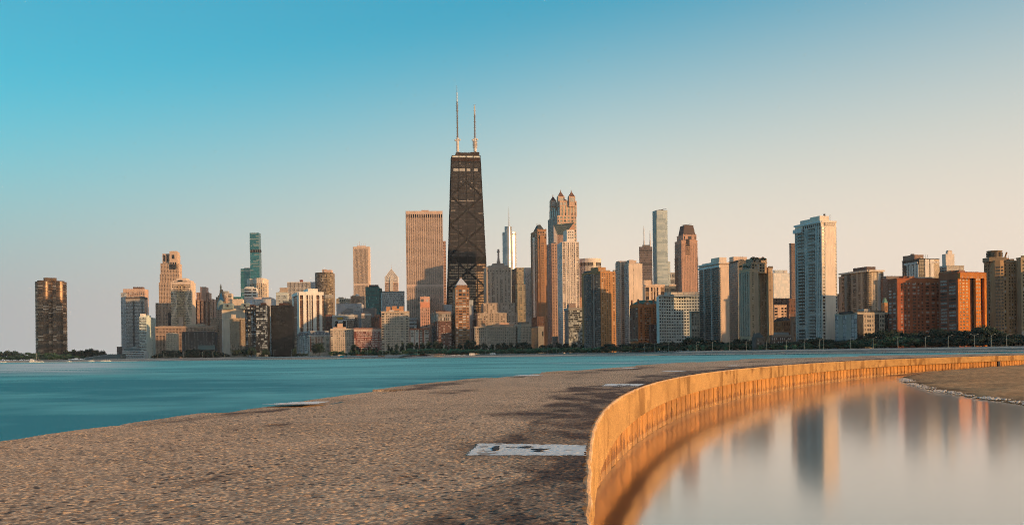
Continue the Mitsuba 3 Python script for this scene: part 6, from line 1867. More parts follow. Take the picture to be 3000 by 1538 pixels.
for k in range(4):
    T.mb('finial').tube([[c[0] - 3.4 + 2.3 * k, c[1], V.z(655)], [c[0] - 3.4 + 2.3 * k, c[1], V.z(648)]], [0.3, 0.1], (0.3, 0.27, 0.25), 5)
for r, l in ((0, 0), (0.9, 0), (0, 0.85)):
    V.sub(r, r + 0.1, l, l + 0.1, V.z1, V.z(671), C0, 'crown')
W = Vol(T, 1558, 1575, 1595, 930, 1850, (0.16, 0.09, 0.07), a=9, part='base_block')
std(W.R, 4, 3.4, fw=0.5, fh=0.5, pal=PAL['dark'], lone=False)
std(W.L, 4, 3.4, fw=0.5, fh=0.5, pal=PAL['dark'], lone=False)
T.done()
T, V = B('stone_block', 'blank grey stone block at the foot of the slim brown tower', 'building', 1557, 1577, 1594, 958, 1760, (0.27, 0.25, 0.22), a=9)
V.R.slab('dark_bay', 0.68, 0.9, V.z(985), V.z(971), 0, 0.3, DARK, 'glass_mat')
V.R.boxes('joint', [(0, V.R.W, t_, t_ + 0.25, 0, 0.12) for t_ in np.arange(4, V.H, 4)], (0.22, 0.2, 0.18))
V.L.grid(6, 12, 0.9, 0.9, 0.1, 0.1, [((0.16, 0.18, 0.18), 1)], lone=False)
T.done()

# tower with four lantern turrets
T = Thing('lantern_tower', 'pink stone skyscraper crowned with pointed lantern turrets', 'skyscraper')
C0 = (0.54, 0.36, 0.265)
V = Vol(T, 1608, 1635.5, 1686, 633, 2130, C0, a=12, LR=38)
GW = [((0.22, 0.27, 0.24), 3), ((0.32, 0.36, 0.31), 2), ((0.12, 0.15, 0.14), 1)]
V.R.grid([(.5, .5)] + [(1, .5)] * 4 + [(.6, .5)], 42, 0.5, 0.55, 0.6, 0.3, GW, lone=False)
V.L.grid(7, 60, 0.5, 0.55, 0.4, 0.3, [((0.05, 0.06, 0.06), 3), ((0.12, 0.14, 0.13), 1)], col=(0.30, 0.25, 0.22), lone=False)
U = Vol(T, 1610, 1640, 1684, 590, 2132, C0, a=12, LR=34, vb=636, part='setback')
U.R.grid([(.5, 0), (.7, .6), (.5, 0), (.7, .6), (.5, 0), (.7, .6), (.5, 0), (.7, .6), (.5, 0), (.6, .6), (.3, 0)], 3, 0.5, 0.86, 0.7, 0.25, GW, t=(U.z(632), U.z(604)), lone=False)
U.L.grid(5, 1, 0.6, 0.9, 0.5, 0.3, [((0.03, 0.06, 0.065), 1)], col=(0.28, 0.24, 0.21), t=(U.z(634), U.z(603)), lone=False)
U.R.grid(5, 1, 0.62, 0.7, 0.8, 0.5, [((0.03, 0.02, 0.016), 3), ((0.4, 0.4, 0.38), 1)], t=(U.z(603), U.z(592)), lone=False)
for uL, uR, vs, vt_, Y in ((1610, 1630, 588, 570, 2155), (1631, 1653.5, 576, 555.5, 2138), (1663, 1685, 576, 556, 2132), (1646, 1662, 588, 576, 2155)):
    W = Vol(T, uL, uL + (uR - uL) * 0.2, uR, vs, Y, C0, a=12, vb=606, LL=11, part='turret', roof=False)
    W.R.slab('turret__lantern_glass', 0.18, 0.85, W.z(vs + 16), W.z(vs + 4), 0, 0.4, (0.40, 0.39, 0.36), 'glass_mat')
    W.R.slab('turret', 0.5, 0.53, W.z(vs + 16), W.z(vs + 4), 0.4, 0.6, C0)
    for r in (0, 0.88):
        W.R.slab('turret', r, r + 0.12, W.z(vs + 30), W.z(vs - 1.5), 0, 0.6, C0)
    c = np.mean(W.pts, 0)
    T.mb('turret__turret_roof').prism([c + (np.array(p) - c) * 0.94 for p in W.pts], W.z1, W.z(vt_ + 6), (0.15, 0.085, 0.07), top=[c + (np.array(p) - c) * 0.14 for p in W.pts])
    T.mb('turret__turret_roof').tube([[*c, W.z(vt_ + 7)], [*c, W.z(vt_ + 1)], [*c, W.z(vt_)]], [0.9, 0.8, 0.1], (0.4, 0.27, 0.2), 6)
T.done()
# slant roofed granite tower
T = Thing('slant_tower', 'pink granite tower with a slanted dark glass roof wedge', 'skyscraper')
C0 = (0.38, 0.255, 0.21)
V = Vol(T, 1594, 1618, 1648, 715, 1960, C0, a=16)
V.L.grid([(1, .5), (.6, 0), (.8, .5), (.8, .5)], 74, 0.5, 0.5, 0.3, 0.3, [((0.06, 0.05, 0.05), 3), ((0.14, 0.11, 0.11), 1)], lone=False)
V.R.grid([(1.2, .6), (1, .5), (1, .5), (1.2, .6)], 74, 0.5, 0.5, 0.3, 0.3, [((0.06, 0.05, 0.05), 3), ((0.14, 0.11, 0.11), 1)], lone=False, col=(0.36, 0.25, 0.21))
W = Vol(T, 1624, 1632, 1686, 689, 1990, C0, a=6, LL=28, part='tall_shaft', roof=False)
W.R.grid(9, 20, 0.5, 0.5, 0.3, 0.3, [((0.06, 0.05, 0.05), 3), ((0.14, 0.11, 0.11), 1)], s=(0, 0.62), t=(W.z(745), W.z(690)), lone=False)
f = W.R
hh = lambda v: W.z(v) - W.z0
f.poly('side_wall', [(f.W * 0.62, 2), (f.W, 2), (f.W, hh(652)), (f.W * 0.96, hh(654)), (f.W * 0.62, hh(677))], -20, 0.6, (0.48, 0.28, 0.19))
f.poly('slant_glass', [(f.W * 0.05, hh(688)), (f.W * 0.62, hh(688)), (f.W * 0.62, hh(677)), (f.W * 0.96, hh(654)), (f.W * 0.96, hh(652.5)), (-f.W * 0.13, hh(660))], -14, 0.2, (0.045, 0.07, 0.08), 'glass_mat')
for v in (684, 678, 672, 667):
    f.boxes('glazing_bar', [(-f.W * 0.02, f.W * 0.6, hh(v), hh(v) + 0.7, 0.2, 0.6)], (0.14, 0.17, 0.17))
f.poly('cheek_wall', [(-f.W * 0.15, 2), (f.W * 0.05, 2), (f.W * 0.05, hh(686)), (-f.W * 0.14, hh(661))], -10, 0.3, (0.42, 0.38, 0.36))
V.clutter(41, 2, mast=0)
T.done()
# white gridded tower in front
T, V = B('apartment_tower', 'tall white gridded apartment tower in front of the slanted glass roof', 'tower', 1635, 1648.5, 1697.5, 711, 1740, (0.68, 0.58, 0.5), a=9)
WN = [((0.12, 0.085, 0.07), 4), ((0.06, 0.045, 0.04), 2), ((0.3, 0.23, 0.18), 1.5), ((0.5, 0.45, 0.4), 0.5)]
V.R.grid([(1.5, .75), (.35, 0), (.8, .55), (.8, .55), (.3, 0), (.8, .55), (.8, .55), (.9, .65), (.35, 0), (1.4, .75)], 55, 0.5, 0.52, 0.5, 0.35, WN, lone=False)
V.R.boxes('pier', [(V.R.W * s - 0.4, V.R.W * s + 0.4, 0, V.H, 0.5, 1.0) for s in (0.01, 0.2, 0.42, 0.77, 0.99)], (0.7, 0.6, 0.52))
V.L.grid(3, 55, 0.85, 0.55, 0.4, 0.5, [((0.12, 0.15, 0.16), 3), ((0.3, 0.33, 0.34), 2)], col=(0.62, 0.64, 0.63), lone=False)
V.L.balconies(55, [(0.05, 0.95)], 1.2, (0.6, 0.62, 0.62), rail_h=0.8)
q = V.sub(0.32, 0.78, 0.1, 0.85, V.z1, V.z(673), (0.70, 0.62, 0.55))
f = Face(T, np.r_[q[0], V.z1], V.dr, V.R.n, np.linalg.norm(q[1] - q[0]), V.z(673) - V.z1, (0.70, 0.62, 0.55))
f.grid([(.5, 0), (1, .4), (1, .4), (1, .4), (.4, 0)], 3, 0.5, 0.5, 0.2, 0.2, PAL['dark'], t=(V.z(700), V.z(676)), lone=False)
V.sub(0.2, 0.9, 0.05, 0.9, V.z1, V.z(707), (0.6, 0.52, 0.46), 'rooftop_unit')
V.clutter(42, 3, (0.4, 0.35, 0.3))
T.done()
T = Thing('round_tower', 'drum shaped white apartment tower with plain top band', 'tower')
fs, ol, zt = arc_faces(T, 1699, 1762, 758.5, 1980, 11, 8, (0.68, 0.60, 0.53), back=22)
for f in fs:
    z = lambda v: px(1730, v, 1980)[2]
    f.boxes('wall', [(0, f.W, z(770) - 2, f.H, 0, 0.5)], (0.70, 0.62, 0.55))
    f.grid(2, 1, 0.8, 0.92, 0.3, 0.3, [((0.08, 0.07, 0.065), 1)], t=(z(781), z(770)), lone=False)
    f.grid(2, 38, 0.62, 0.5, 0.35, 0.45, PAL['mixed'], t=(z(900), z(781)), lone=False)
T.done()
T, V = B('glass_block', 'mid rise glass apartment block of chequered clear and curtained panes', 'building', 1655, 1666, 1712, 904, 1590, (0.23, 0.25, 0.25), a=8)
CK = [((0.03, 0.035, 0.035), 4), ((0.10, 0.11, 0.11), 2), ((0.34, 0.37, 0.37), 3), ((0.5, 0.52, 0.5), 1)]
V.R.grid(24, 17, 0.85, 0.68, 0.12, 0.45, CK, t=(V.z(1010), V.z(909)), scol=(0.34, 0.35, 0.34), group=0.5, lone=False)
V.L.grid(4, 17, 0.85, 0.7, 0.1, 0.3, [((0.07, 0.11, 0.12), 3), ((0.14, 0.18, 0.19), 2)], col=(0.2, 0.23, 0.24), t=(V.z(1010), V.z(909)))
V.R.slab('parapet', -0.01, 1, V.z(909), V.z(903), 0.1, 1.0, (0.28, 0.26, 0.24))
V.L.slab('parapet', 0, 1.0, V.z(909), V.z(903), 0.1, 1.0, (0.3, 0.31, 0.31))
V.sub(0.1, 0.55, 0.3, 0.8, V.z1, V.z(889), (0.28, 0.2, 0.17))
T.done()
T, V = B('stone_block', 'brown pink block glimpsed above the chequered glass block', 'building', 1698, 1699, 1713, 873, 1760, (0.40, 0.24, 0.17), a=8, LL=20)
V.R.grid(2, 24, 0.3, 0.3, 0.3, 0.3, PAL['dark'])
T.done()
T, V = B('stone_block', 'small annex with dark glass skylight at the foot of the pink granite tower', 'building', 1613, 1621, 1635, 1000, 1620, (0.22, 0.16, 0.135), a=8, LL=16)
V.R.poly('skylight', [(V.R.W * 0.3, V.H - 5), (V.R.W, V.H - 5), (V.R.W, V.H + 7), (0, V.H + 7)], -10, -0.5, (0.05, 0.09, 0.1), 'glass_mat')
V.R.grid(6, 4, 0.6, 0.3, 0.3, 0.3, PAL['dark'])
T.done()

# dark balcony tower with orange brick flank
T = Thing('balcony_tower', 'tower with a curved dark balcony front and a warm orange brick flank', 'tower')
V = Vol(T, 1712.5, 1760, 1804, 797, 1500, (0.40, 0.20, 0.085), a=30, LL=46)
OW = [((0.04, 0.03, 0.025), 3), ((0.12, 0.09, 0.07), 2), ((0.42, 0.36, 0.28), 1.2)]
V.R.grid([(.3, 0), (1, .5), (1, .42), (1, .42), (1, .42), (.6, 0), (1.2, .55), (.2, 0)], 42, 0.5, 0.5, 0.3, 0.22, OW, t=(V.z(1020), V.z(800)), lone=True)
A_, B_ = px(1713.5, 930, 1528)[:2], px(1759.5, 930, 1499)[:2]
zt = V.z(803)
t_ = np.linspace(0, 1, 8)
nrm = np.array([-(B_ - A_)[1], (B_ - A_)[0]]) / np.linalg.norm(B_ - A_)
front = A_ + (B_ - A_) * t_[:, None] - nrm * (4 * t_ * (1 - t_) * 8.0)[:, None]
T.mb('curved_wing').prism(np.vstack([front, [B_ + [4, 20], A_ + [12, 22]]]), 2, zt, (0.05, 0.055, 0.06))
for k, (p, q) in enumerate(zip(front[:-1], front[1:])):
    d = (q - p) / np.linalg.norm(q - p)
    f = Face(T, np.r_[p, 2], d, [d[1], -d[0]], np.linalg.norm(q - p), zt - 2, (0.07, 0.075, 0.08))
    f.grid(2, 42, 0.9, 0.66, 0.1, 0.2, [((0.016, 0.02, 0.024), 5), ((0.05, 0.06, 0.065), 3), ((0.2, 0.22, 0.22), 1)], col=(0.06, 0.065, 0.07), lone=False)
    if k in (1, 2, 3, 4, 6):
        f.balconies(42, [(0.05, 0.95)], 1.5, (0.24, 0.25, 0.25), rail=(0.12, 0.14, 0.15), rail_h=0.7)
    else:
        f.boxes('pier', [(f.W * 0.3, f.W * 0.7, 0, f.H, 0.1, 0.8)], (0.18, 0.18, 0.175))
V.sub(0.0, 0.55, 0.25, 0.9, V.z1, V.z(790), (0.12, 0.115, 0.11), 'penthouse')
V.sub(0.0, 0.5, 0.1, 0.5, V.z(800), V.z(782), (0.36, 0.2, 0.1), 'penthouse')
V.sub(0.5, 0.8, 0.1, 0.5, V.z(800), V.z(790), (0.45, 0.33, 0.22), 'penthouse')
V.clutter(43, 4, (0.25, 0.18, 0.12))
T.done()
T, V = B('apartment_tower', 'narrow grey edge of a tower between the orange flank and the beige slab', 'tower', 1798, 1799, 1806, 793, 1800, (0.33, 0.3, 0.24), a=6, LL=20)
V.R.grid(2, 44, 0.8, 0.5, 0.2, 0.4, PAL['mixed'])
T.done()

# beige slab pair
T = Thing('apartment_tower', 'pale apartment slab with gridded lake side and blank lit right flank', 'tower')
V = Vol(T, 1822, 1844, 1883, 775, 1570, (0.66, 0.54, 0.44), a=12)
V.R.grid([(1.4, 0), (.32, .7), (3, 0)], 30, 0.5, 0.32, 0.12, 0.12, [((0.06, 0.04, 0.03), 1)], t=(V.z(890), V.z(786)), lone=False)
V.R.slab('wall', 0, 1, 2, V.z(890), 0, 0.12, (0.66, 0.54, 0.44))
V.R.slab('wall', 0, 1, V.z(786), V.z1, 0, 0.12, (0.66, 0.54, 0.44))
V.L.grid(5, 44, 0.85, 0.6, 0.4, 0.5, [((0.14, 0.15, 0.15), 3), ((0.26, 0.27, 0.26), 3), ((0.07, 0.075, 0.08), 1)], col=(0.55, 0.56, 0.54), lone=False)
V.sub(0.15, 0.68, 0.2, 0.7, V.z1, V.z(762), (0.52, 0.40, 0.32), 'penthouse')
V.sub(0.2, 0.5, 0.25, 0.6, V.z(762), V.z(760), (0.52, 0.40, 0.32), 'penthouse')
W = Vol(T, 1805, 1818.5, 1824, 769, 1590, (0.60, 0.47, 0.37), a=12, LR=14, part='rear_wing')
W.L.grid(3, 44, 0.8, 0.6, 0.4, 0.5, PAL['dark'], col=(0.6, 0.56, 0.5), lone=False)
W.R.grid(2, 44, 0.5, 0.5, 0.3, 0.3, PAL['dark'], lone=False)
W.sub(0.0, 0.9, 0.3, 0.9, W.z1, W.z(764), (0.28, 0.17, 0.12), 'penthouse')
V.clutter(45, 3, (0.45, 0.36, 0.3))
T.done()
T, V = B('stone_block', 'cream modern block with tall vertical windows behind the green roofed brick house', 'building', 1880, 1882.5, 1948, 836, 1760, (0.64, 0.47, 0.35), a=6, LL=30)
V.R.grid([(1.2, 0), (1.4, .75), (.4, 0), (1, .5), (1, .5), (1, .5), (.6, 0), (1.5, .8)], 3, 0.5, 0.88, 0.8, 0.25, [((0.07, 0.05, 0.035), 2), ((0.24, 0.15, 0.08), 2)], t=(V.z(880), V.z(842)), lone=True)
V.R.slab('cornice', -0.02, 1.0, V.z(839.5), V.z(836), 0.2, 1.4, (0.66, 0.5, 0.38))
V.sub(0.02, 0.42, 0.1, 0.7, V.z1, V.z(821), (0.62, 0.47, 0.36), 'penthouse')
V.R.slab('dark_bay', 0.16, 0.32, V.z(833), V.z(821.5), -3, -2.2, (0.13, 0.05, 0.035))
V.clutter(46, 3, (0.5, 0.4, 0.33), mast=2)
T.done()
T = Thing('black_tower', 'distant dark stepped tower with two white antennas', 'skyscraper')
V = Vol(T, 1876, 1878, 1912.5, 724, 4700, (0.13, 0.105, 0.10), a=6, LL=60)
V.R.grid(9, 44, 0.8, 0.55, 0.5, 0.6, [((0.10, 0.08, 0.078), 3), ((0.17, 0.13, 0.125), 2)], lone=False, scol=(0.15, 0.12, 0.115))
for v in (775, 735, 820):
    V.R.slab('dark_floor', 0, 1, V.z(v + 3), V.z(v - 3), 0.5, 1.0, (0.06, 0.05, 0.05))
V.sub(0.25, 0.8, 0.1, 0.8, V.z1, V.z(718), (0.12, 0.1, 0.095), 'crown')
for u, v in ((1886.5, 660), (1904.5, 675)):
    c = px(u, 700, 4720)
    for va, vb, r in ((724, 705, 3.2), (705, v + 8, 1.8), (v + 8, v, 0.7)):
        T.mb('antenna').tube([[c[0], 4720, V.z(va)], [c[0], 4720, V.z(vb)]], r, (0.55, 0.5, 0.48), 7)
T.done()
# tall blue grey glass shaft
T = Thing('glass_skyscraper', 'tall slim grey glass skyscraper with a crane cradle on its flat roof', 'skyscraper')
V = Vol(T, 1914, 1926.5, 1957.5, 617.5, 2480, (0.34, 0.37, 0.37), a=14)
GS = [((0.15, 0.20, 0.25), 4), ((0.19, 0.24, 0.285), 3), ((0.12, 0.165, 0.21), 2)]
V.R.grid(12, 74, 0.86, 0.78, 0.12, 0.18, GS, mat='mirror_mat', col=(0.2, 0.225, 0.235), lone=False, group=0.9)
V.L.grid(7, 74, 0.86, 0.78, 0.12, 0.18, [((0.07, 0.11, 0.13), 3), ((0.11, 0.15, 0.17), 2)], mat='mirror_mat', col=(0.12, 0.16, 0.18), lone=False)
V.L.slab('dark_bay', 0.6, 1.0, V.z(850), V.z(640), 0.12, 1.5, (0.07, 0.10, 0.12), 'mirror_mat')
W = Vol(T, 1957, 1957.5, 1965, 768, 2500, (0.36, 0.38, 0.36), a=14, LL=20, part='side_wing')
W.R.grid(3, 34, 0.86, 0.78, 0.12, 0.18, GS, mat='mirror_mat', lone=False)
c = V.C + 0.6 * V.LR * V.dr + 0.2 * V.LL * V.dl
T.mb('roof_crane').tube([[c[0] - 9, c[1], V.z1 + 2.5], [c[0] + 8, c[1], V.z1 + 4], [c[0] + 9, c[1], V.z1 + 5.5]], 0.6, (0.12, 0.11, 0.11))
T.mb('roof_crane').box([c[0] - 2, c[1] - 1, V.z1], [c[0] + 2, c[1] + 1, V.z1 + 3], (0.12, 0.11, 0.11))
T.done()
T, V = B('glass_block', 'low dark glass block with a cream roof slab between glass skyscraper and brown crowned tower', 'building', 1948, 1950, 1980, 839, 1900, (0.07, 0.08, 0.085), a=6, LL=24)
V.R.grid(10, 6, 0.9, 0.6, 0.1, 0.4, [((0.03, 0.04, 0.045), 3), ((0.12, 0.14, 0.14), 1)], scol=(0.12, 0.13, 0.13))
V.R.slab('roof_slab', 0.4, 1.05, V.z1, V.z(834), -2, 1.5, (0.55, 0.44, 0.36))
T.done()
T, V = B('office_tower', 'small grey tower peeping left of the brown crowned tower', 'tower', 1963, 1965, 1979, 800, 2700, (0.4, 0.38, 0.36), a=6, LL=20)
V.R.grid(5, 14, 0.6, 0.6, 0.4, 0.3, PAL['mixed'], lone=False)
T.done()
# brown tower with truncated crown
T = Thing('crowned_tower', 'pink brown tower with a dark truncated pyramid crown', 'skyscraper')
C0 = (0.46, 0.285, 0.215)
V = Vol(T, 1979, 1998, 2045, 706, 1980, C0, a=12)
V.R.grid([(1, .35)] * 4 + [(.8, .6)] + [(1, .35)] * 5, 56, 0.4, 0.55, 0.5, 0.25, [((0.2, 0.14, 0.12), 3), ((0.09, 0.06, 0.05), 1)], lone=False, t=(V.z(900), V.z(714)))
V.L.grid(5, 56, 0.5, 0.5, 0.4, 0.25, PAL['dark'], lone=False, col=(0.33, 0.22, 0.175), t=(V.z(900), V.z(714)))
V.R.slab('dark_bay', 0.30, 0.5, V.z(719), V.z(701), 0.5, 0.9, (0.04, 0.03, 0.028), 'glass_mat')
V.R.boxes('balcony_grid', [(V.R.W * 0.28, V.R.W * 0.52, V.z(v) - 2, V.z(v) - 0.6, 0.5, 1.8) for v in (722, 728, 734, 740, 746)], (0.1, 0.075, 0.065))
for f, a_ in ((V.L, 0.0), (V.R, 0.96)):
    f.balconies(40, [(a_, a_ + (0.45 if f is V.L else 0.06))], 1.3, (0.2, 0.13, 0.1), t=(V.z(900), V.z(752)))
U = Vol(T, 1983, 2001, 2040, 690, 1984, C0, a=12, vb=710, part='setback')
U.R.grid([(1, .4), (.6, 0), (1.6, .7), (.6, 0), (1, .4)], 1, 0.5, 0.7, 0.6, 0.4, [((0.09, 0.08, 0.08), 1)], t=(U.z(703), U.z(691)), lone=True)
for r in (0.0, 0.22, 0.72, 0.94):
    U.sub(r, r + 0.05, -0.02, 0.06, U.z1, U.z(686), C0, 'crown__finial')
q = U.sub(0.06, 0.96, 0.06, 0.9, U.z1, U.z(688), C0, 'crown')
c = np.mean(q, 0)
T.mb('crown_roof').prism(q, U.z(688), U.z(659.5), (0.115, 0.085, 0.08), top=[c + (np.array(p) - c) * 0.76 for p in q])
T.mb('roof_crane').tube([[c[0] - 8, c[1], U.z(656.5)], [c[0] + 9, c[1], U.z(655)]], 0.5, (0.12, 0.1, 0.1))
T.mb('roof_crane').box([c[0] - 4, c[1], U.z(660)], [c[0] + 5, c[1] + 2, U.z(657)], (0.12, 0.1, 0.1))
T.done()

# red brick house with green roof
T = Thing('brick_house', 'orange brick house with green copper roof and stepped gable', 'building')
C0 = (0.42, 0.12, 0.036)
V = Vol(T, 1846.5, 1869.5, 1930, 898, 1410, C0, a=13, LR=34)
V.R.grid([(.6, 0), (.9, .5), (.7, 0), (.8, .7), (.8, .7), (.8, .7), (.6, 0), (1, .7), (.5, 0), (.8, .6), (.8, .6), (.4, 0)], 14, 0.5, 0.5, 0.35, 0.25, [((0.04, 0.022, 0.018), 4), ((0.16, 0.1, 0.08), 1), ((0.34, 0.26, 0.2), 0.6)], t=(V.z(1000), V.z(901)), lone=True)
V.L.grid([(1, .6), (.8, 0), (1, .6), (.6, 0), (1, .6)], 14, 0.5, 0.5, 0.35, 0.25, PAL['mixed'], t=(V.z(1000), V.z(901)), col=(0.19, 0.085, 0.06), lone=False)
for s in (0.01, 0.16, 0.19, 0.52, 0.66):
    V.R.slab('pier', s, s + 0.012, 2, V.z1, 0.35, 0.7, (0.46, 0.17, 0.075))
V.R.slab('stone_band', 0, 1, V.z(995), V.z(993.5), 0.35, 0.6, (0.45, 0.3, 0.22))
V.L.slab('stone_band', 0, 1, V.z(995), V.z(993.5), 0.35, 0.6, (0.4, 0.3, 0.25))
V.sub(0.0, 1, 0, 1, V.z1, V.z(891), C0, 'attic')
P3 = [V.C + V.LR * r * V.dr + V.LL * l * V.dl for r, l in ((0.03, 0.03), (0.97, 0.03), (0.97, 0.97), (0.03, 0.97))]
c = np.mean(P3, 0)
T.mb('copper_roof').prism(P3, V.z(891), V.z(879), (0.07, 0.15, 0.125), top=[P3[0] * 0.55 + c * 0.45, P3[1] * 0.55 + c * 0.45, P3[2] * 0.55 + c * 0.45, P3[3] * 0.55 + c * 0.45])
f = V.R
hh = lambda v: V.z(v) - V.z0
for s0, s1, va in ((0.24, 0.52, 880), (0.0, 0.18, 889)):
    w = (s1 - s0) * f.W
    f.poly('gable', [(s0 * f.W, hh(899)), (s1 * f.W, hh(899)), (s1 * f.W, hh(893)), (s0 * f.W + w * 0.56, hh(va)), (s0 * f.W + w * 0.44, hh(va)), (s0 * f.W, hh(893))], -5, 0.6, (0.38, 0.13, 0.055))
f.boxes('gable', [(f.W * 0.34, f.W * 0.42, hh(893), hh(888), 0.6, 0.75)], (0.4, 0.36, 0.33))
for r, l in ((0.0, 0.0), (0.62, 0.02), (0.0, 0.8), (0.3, 0.7), (0.95, 0.4)):
    V.sub(r, r + 0.05, l, l + 0.07, V.z1, V.z(877), (0.24, 0.09, 0.05), 'attic__chimney')
W = Vol(T, 1906, 1908, 1926, 952, 1395, (0.13, 0.055, 0.045), a=13, LL=8, part='bay')
W.R.grid(4, 8, 0.5, 0.55, 0.3, 0.25, PAL['mixed'], t=(W.z(1000), W.z1))
T.done()

# white concave slab
T = Thing('curved_slab', 'white curved apartment slab with long rows of paired windows', 'building')
Y0 = 1370
t_ = np.linspace(0, 1, 9)
A_, B_ = px(1931, 940, Y0)[:2], px(2052, 940, Y0 + 14)[:2]
cv = A_ + (B_ - A_) * t_[:, None] + np.c_[0 * t_, 4 * t_ * (1 - t_) * 9]
zt = px(1990, 867, Y0)[2]
T.mb('wall').prism(np.vstack([cv, [B_ + [0, 24], A_ + [0, 24]]]), 2, zt, (0.52, 0.53, 0.5))
for k, (p, q) in enumerate(zip(cv[:-1], cv[1:])):
    d = (q - p) / np.linalg.norm(q - p)
    f = Face(T, np.r_[p, 2], d, [d[1], -d[0]], np.linalg.norm(q - p), zt - 2, (0.52, 0.53, 0.5))
    f.grid([(1, .72), (.25, 0), (1, .72), (.15, 0)], 19, 0.7, 0.5, 0.35, 0.5, [((0.03, 0.04, 0.045), 4), ((0.10, 0.12, 0.12), 3), ((0.34, 0.36, 0.35), 1)], scol=(0.56, 0.57, 0.54), lone=True)
    f.boxes('roof_band', [(0, f.W, f.H, f.H + 1.6, -1, 0.6)], (0.5, 0.5, 0.47))
    if k > 1:
        f.boxes('penthouse', [(0, f.W, f.H + 1, f.H + 5.6, -9, -3)], (0.48, 0.43, 0.37))
        f.boxes('railing', [(0, f.W, f.H + 1.6, f.H + 2.4, 0.0, 0.15)], (0.1, 0.11, 0.11))
T.done()
T, V = B('stone_block', 'narrow stone block with bay windows in front of the white curved slab', 'building', 2021, 2024, 2050, 914, 1330, (0.33, 0.28, 0.23), a=8, LL=14)
V.R.grid([(.4, 0), (1.1, .75), (.5, 0), (1, .8), (.4, 0), (1, .7), (.4, 0)], 10, 0.5, 0.6, 0.5, 0.3, PAL['mixed'], t=(V.z(1010), V.z(918)), lone=True)
V.R.slab('cornice', -0.03, 1.03, V.z(916.5), V.z(913), 0.2, 1.3, (0.13, 0.15, 0.14))
T.done()

# balcony slab with blank lit flank
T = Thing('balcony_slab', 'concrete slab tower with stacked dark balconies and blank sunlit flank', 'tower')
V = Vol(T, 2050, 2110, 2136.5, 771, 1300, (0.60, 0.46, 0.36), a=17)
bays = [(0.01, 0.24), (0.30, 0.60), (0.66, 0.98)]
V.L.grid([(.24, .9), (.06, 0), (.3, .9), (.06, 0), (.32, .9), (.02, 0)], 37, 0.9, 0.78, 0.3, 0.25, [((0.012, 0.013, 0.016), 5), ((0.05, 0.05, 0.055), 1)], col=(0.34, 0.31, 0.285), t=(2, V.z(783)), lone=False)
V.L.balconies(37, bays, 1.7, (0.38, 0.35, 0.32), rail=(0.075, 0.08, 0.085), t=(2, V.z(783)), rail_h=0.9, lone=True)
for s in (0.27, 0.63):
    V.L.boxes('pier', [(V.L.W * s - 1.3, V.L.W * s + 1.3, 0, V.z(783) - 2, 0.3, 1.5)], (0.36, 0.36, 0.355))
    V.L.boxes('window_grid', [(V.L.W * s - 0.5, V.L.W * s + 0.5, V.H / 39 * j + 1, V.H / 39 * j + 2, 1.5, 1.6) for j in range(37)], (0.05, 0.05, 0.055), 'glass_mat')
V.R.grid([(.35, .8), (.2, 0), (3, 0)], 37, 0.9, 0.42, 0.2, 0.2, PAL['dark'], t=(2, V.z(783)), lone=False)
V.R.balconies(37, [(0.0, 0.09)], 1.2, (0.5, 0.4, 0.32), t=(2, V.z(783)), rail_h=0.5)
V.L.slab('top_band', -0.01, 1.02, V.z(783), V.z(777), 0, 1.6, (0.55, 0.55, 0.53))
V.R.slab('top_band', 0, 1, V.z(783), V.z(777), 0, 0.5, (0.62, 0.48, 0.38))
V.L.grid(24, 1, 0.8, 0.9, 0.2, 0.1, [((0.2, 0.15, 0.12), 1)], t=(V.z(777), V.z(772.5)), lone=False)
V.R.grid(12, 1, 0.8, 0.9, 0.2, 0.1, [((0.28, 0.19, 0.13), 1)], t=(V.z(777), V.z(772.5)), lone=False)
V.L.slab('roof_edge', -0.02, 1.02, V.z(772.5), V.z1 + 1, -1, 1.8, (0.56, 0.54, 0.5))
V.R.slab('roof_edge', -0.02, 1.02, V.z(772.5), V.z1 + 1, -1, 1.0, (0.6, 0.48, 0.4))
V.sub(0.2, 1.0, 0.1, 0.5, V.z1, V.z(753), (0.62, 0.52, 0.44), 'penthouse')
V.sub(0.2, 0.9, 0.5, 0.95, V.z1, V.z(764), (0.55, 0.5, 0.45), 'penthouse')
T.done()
T = Thing('apartment_tower', 'grey finely gridded slab beside the tan art deco tower', 'tower')
V = Vol(T, 2136, 2164, 2176, 765, 1360, (0.10, 0.095, 0.09), a=17, LR=22)
V.L.grid(9, 42, 0.72, 0.66, 0.5, 0.35, [((0.10, 0.10, 0.10), 4), ((0.18, 0.175, 0.17), 2)], col=(0.36, 0.345, 0.325), t=(2, V.z1 - 2), lone=False)
V.sub(-0.1, 0.75, 0.3, 0.75, V.z1, V.z(751), (0.58, 0.44, 0.35), 'penthouse')
V.clutter(47, 3, mast=2)
T.done()
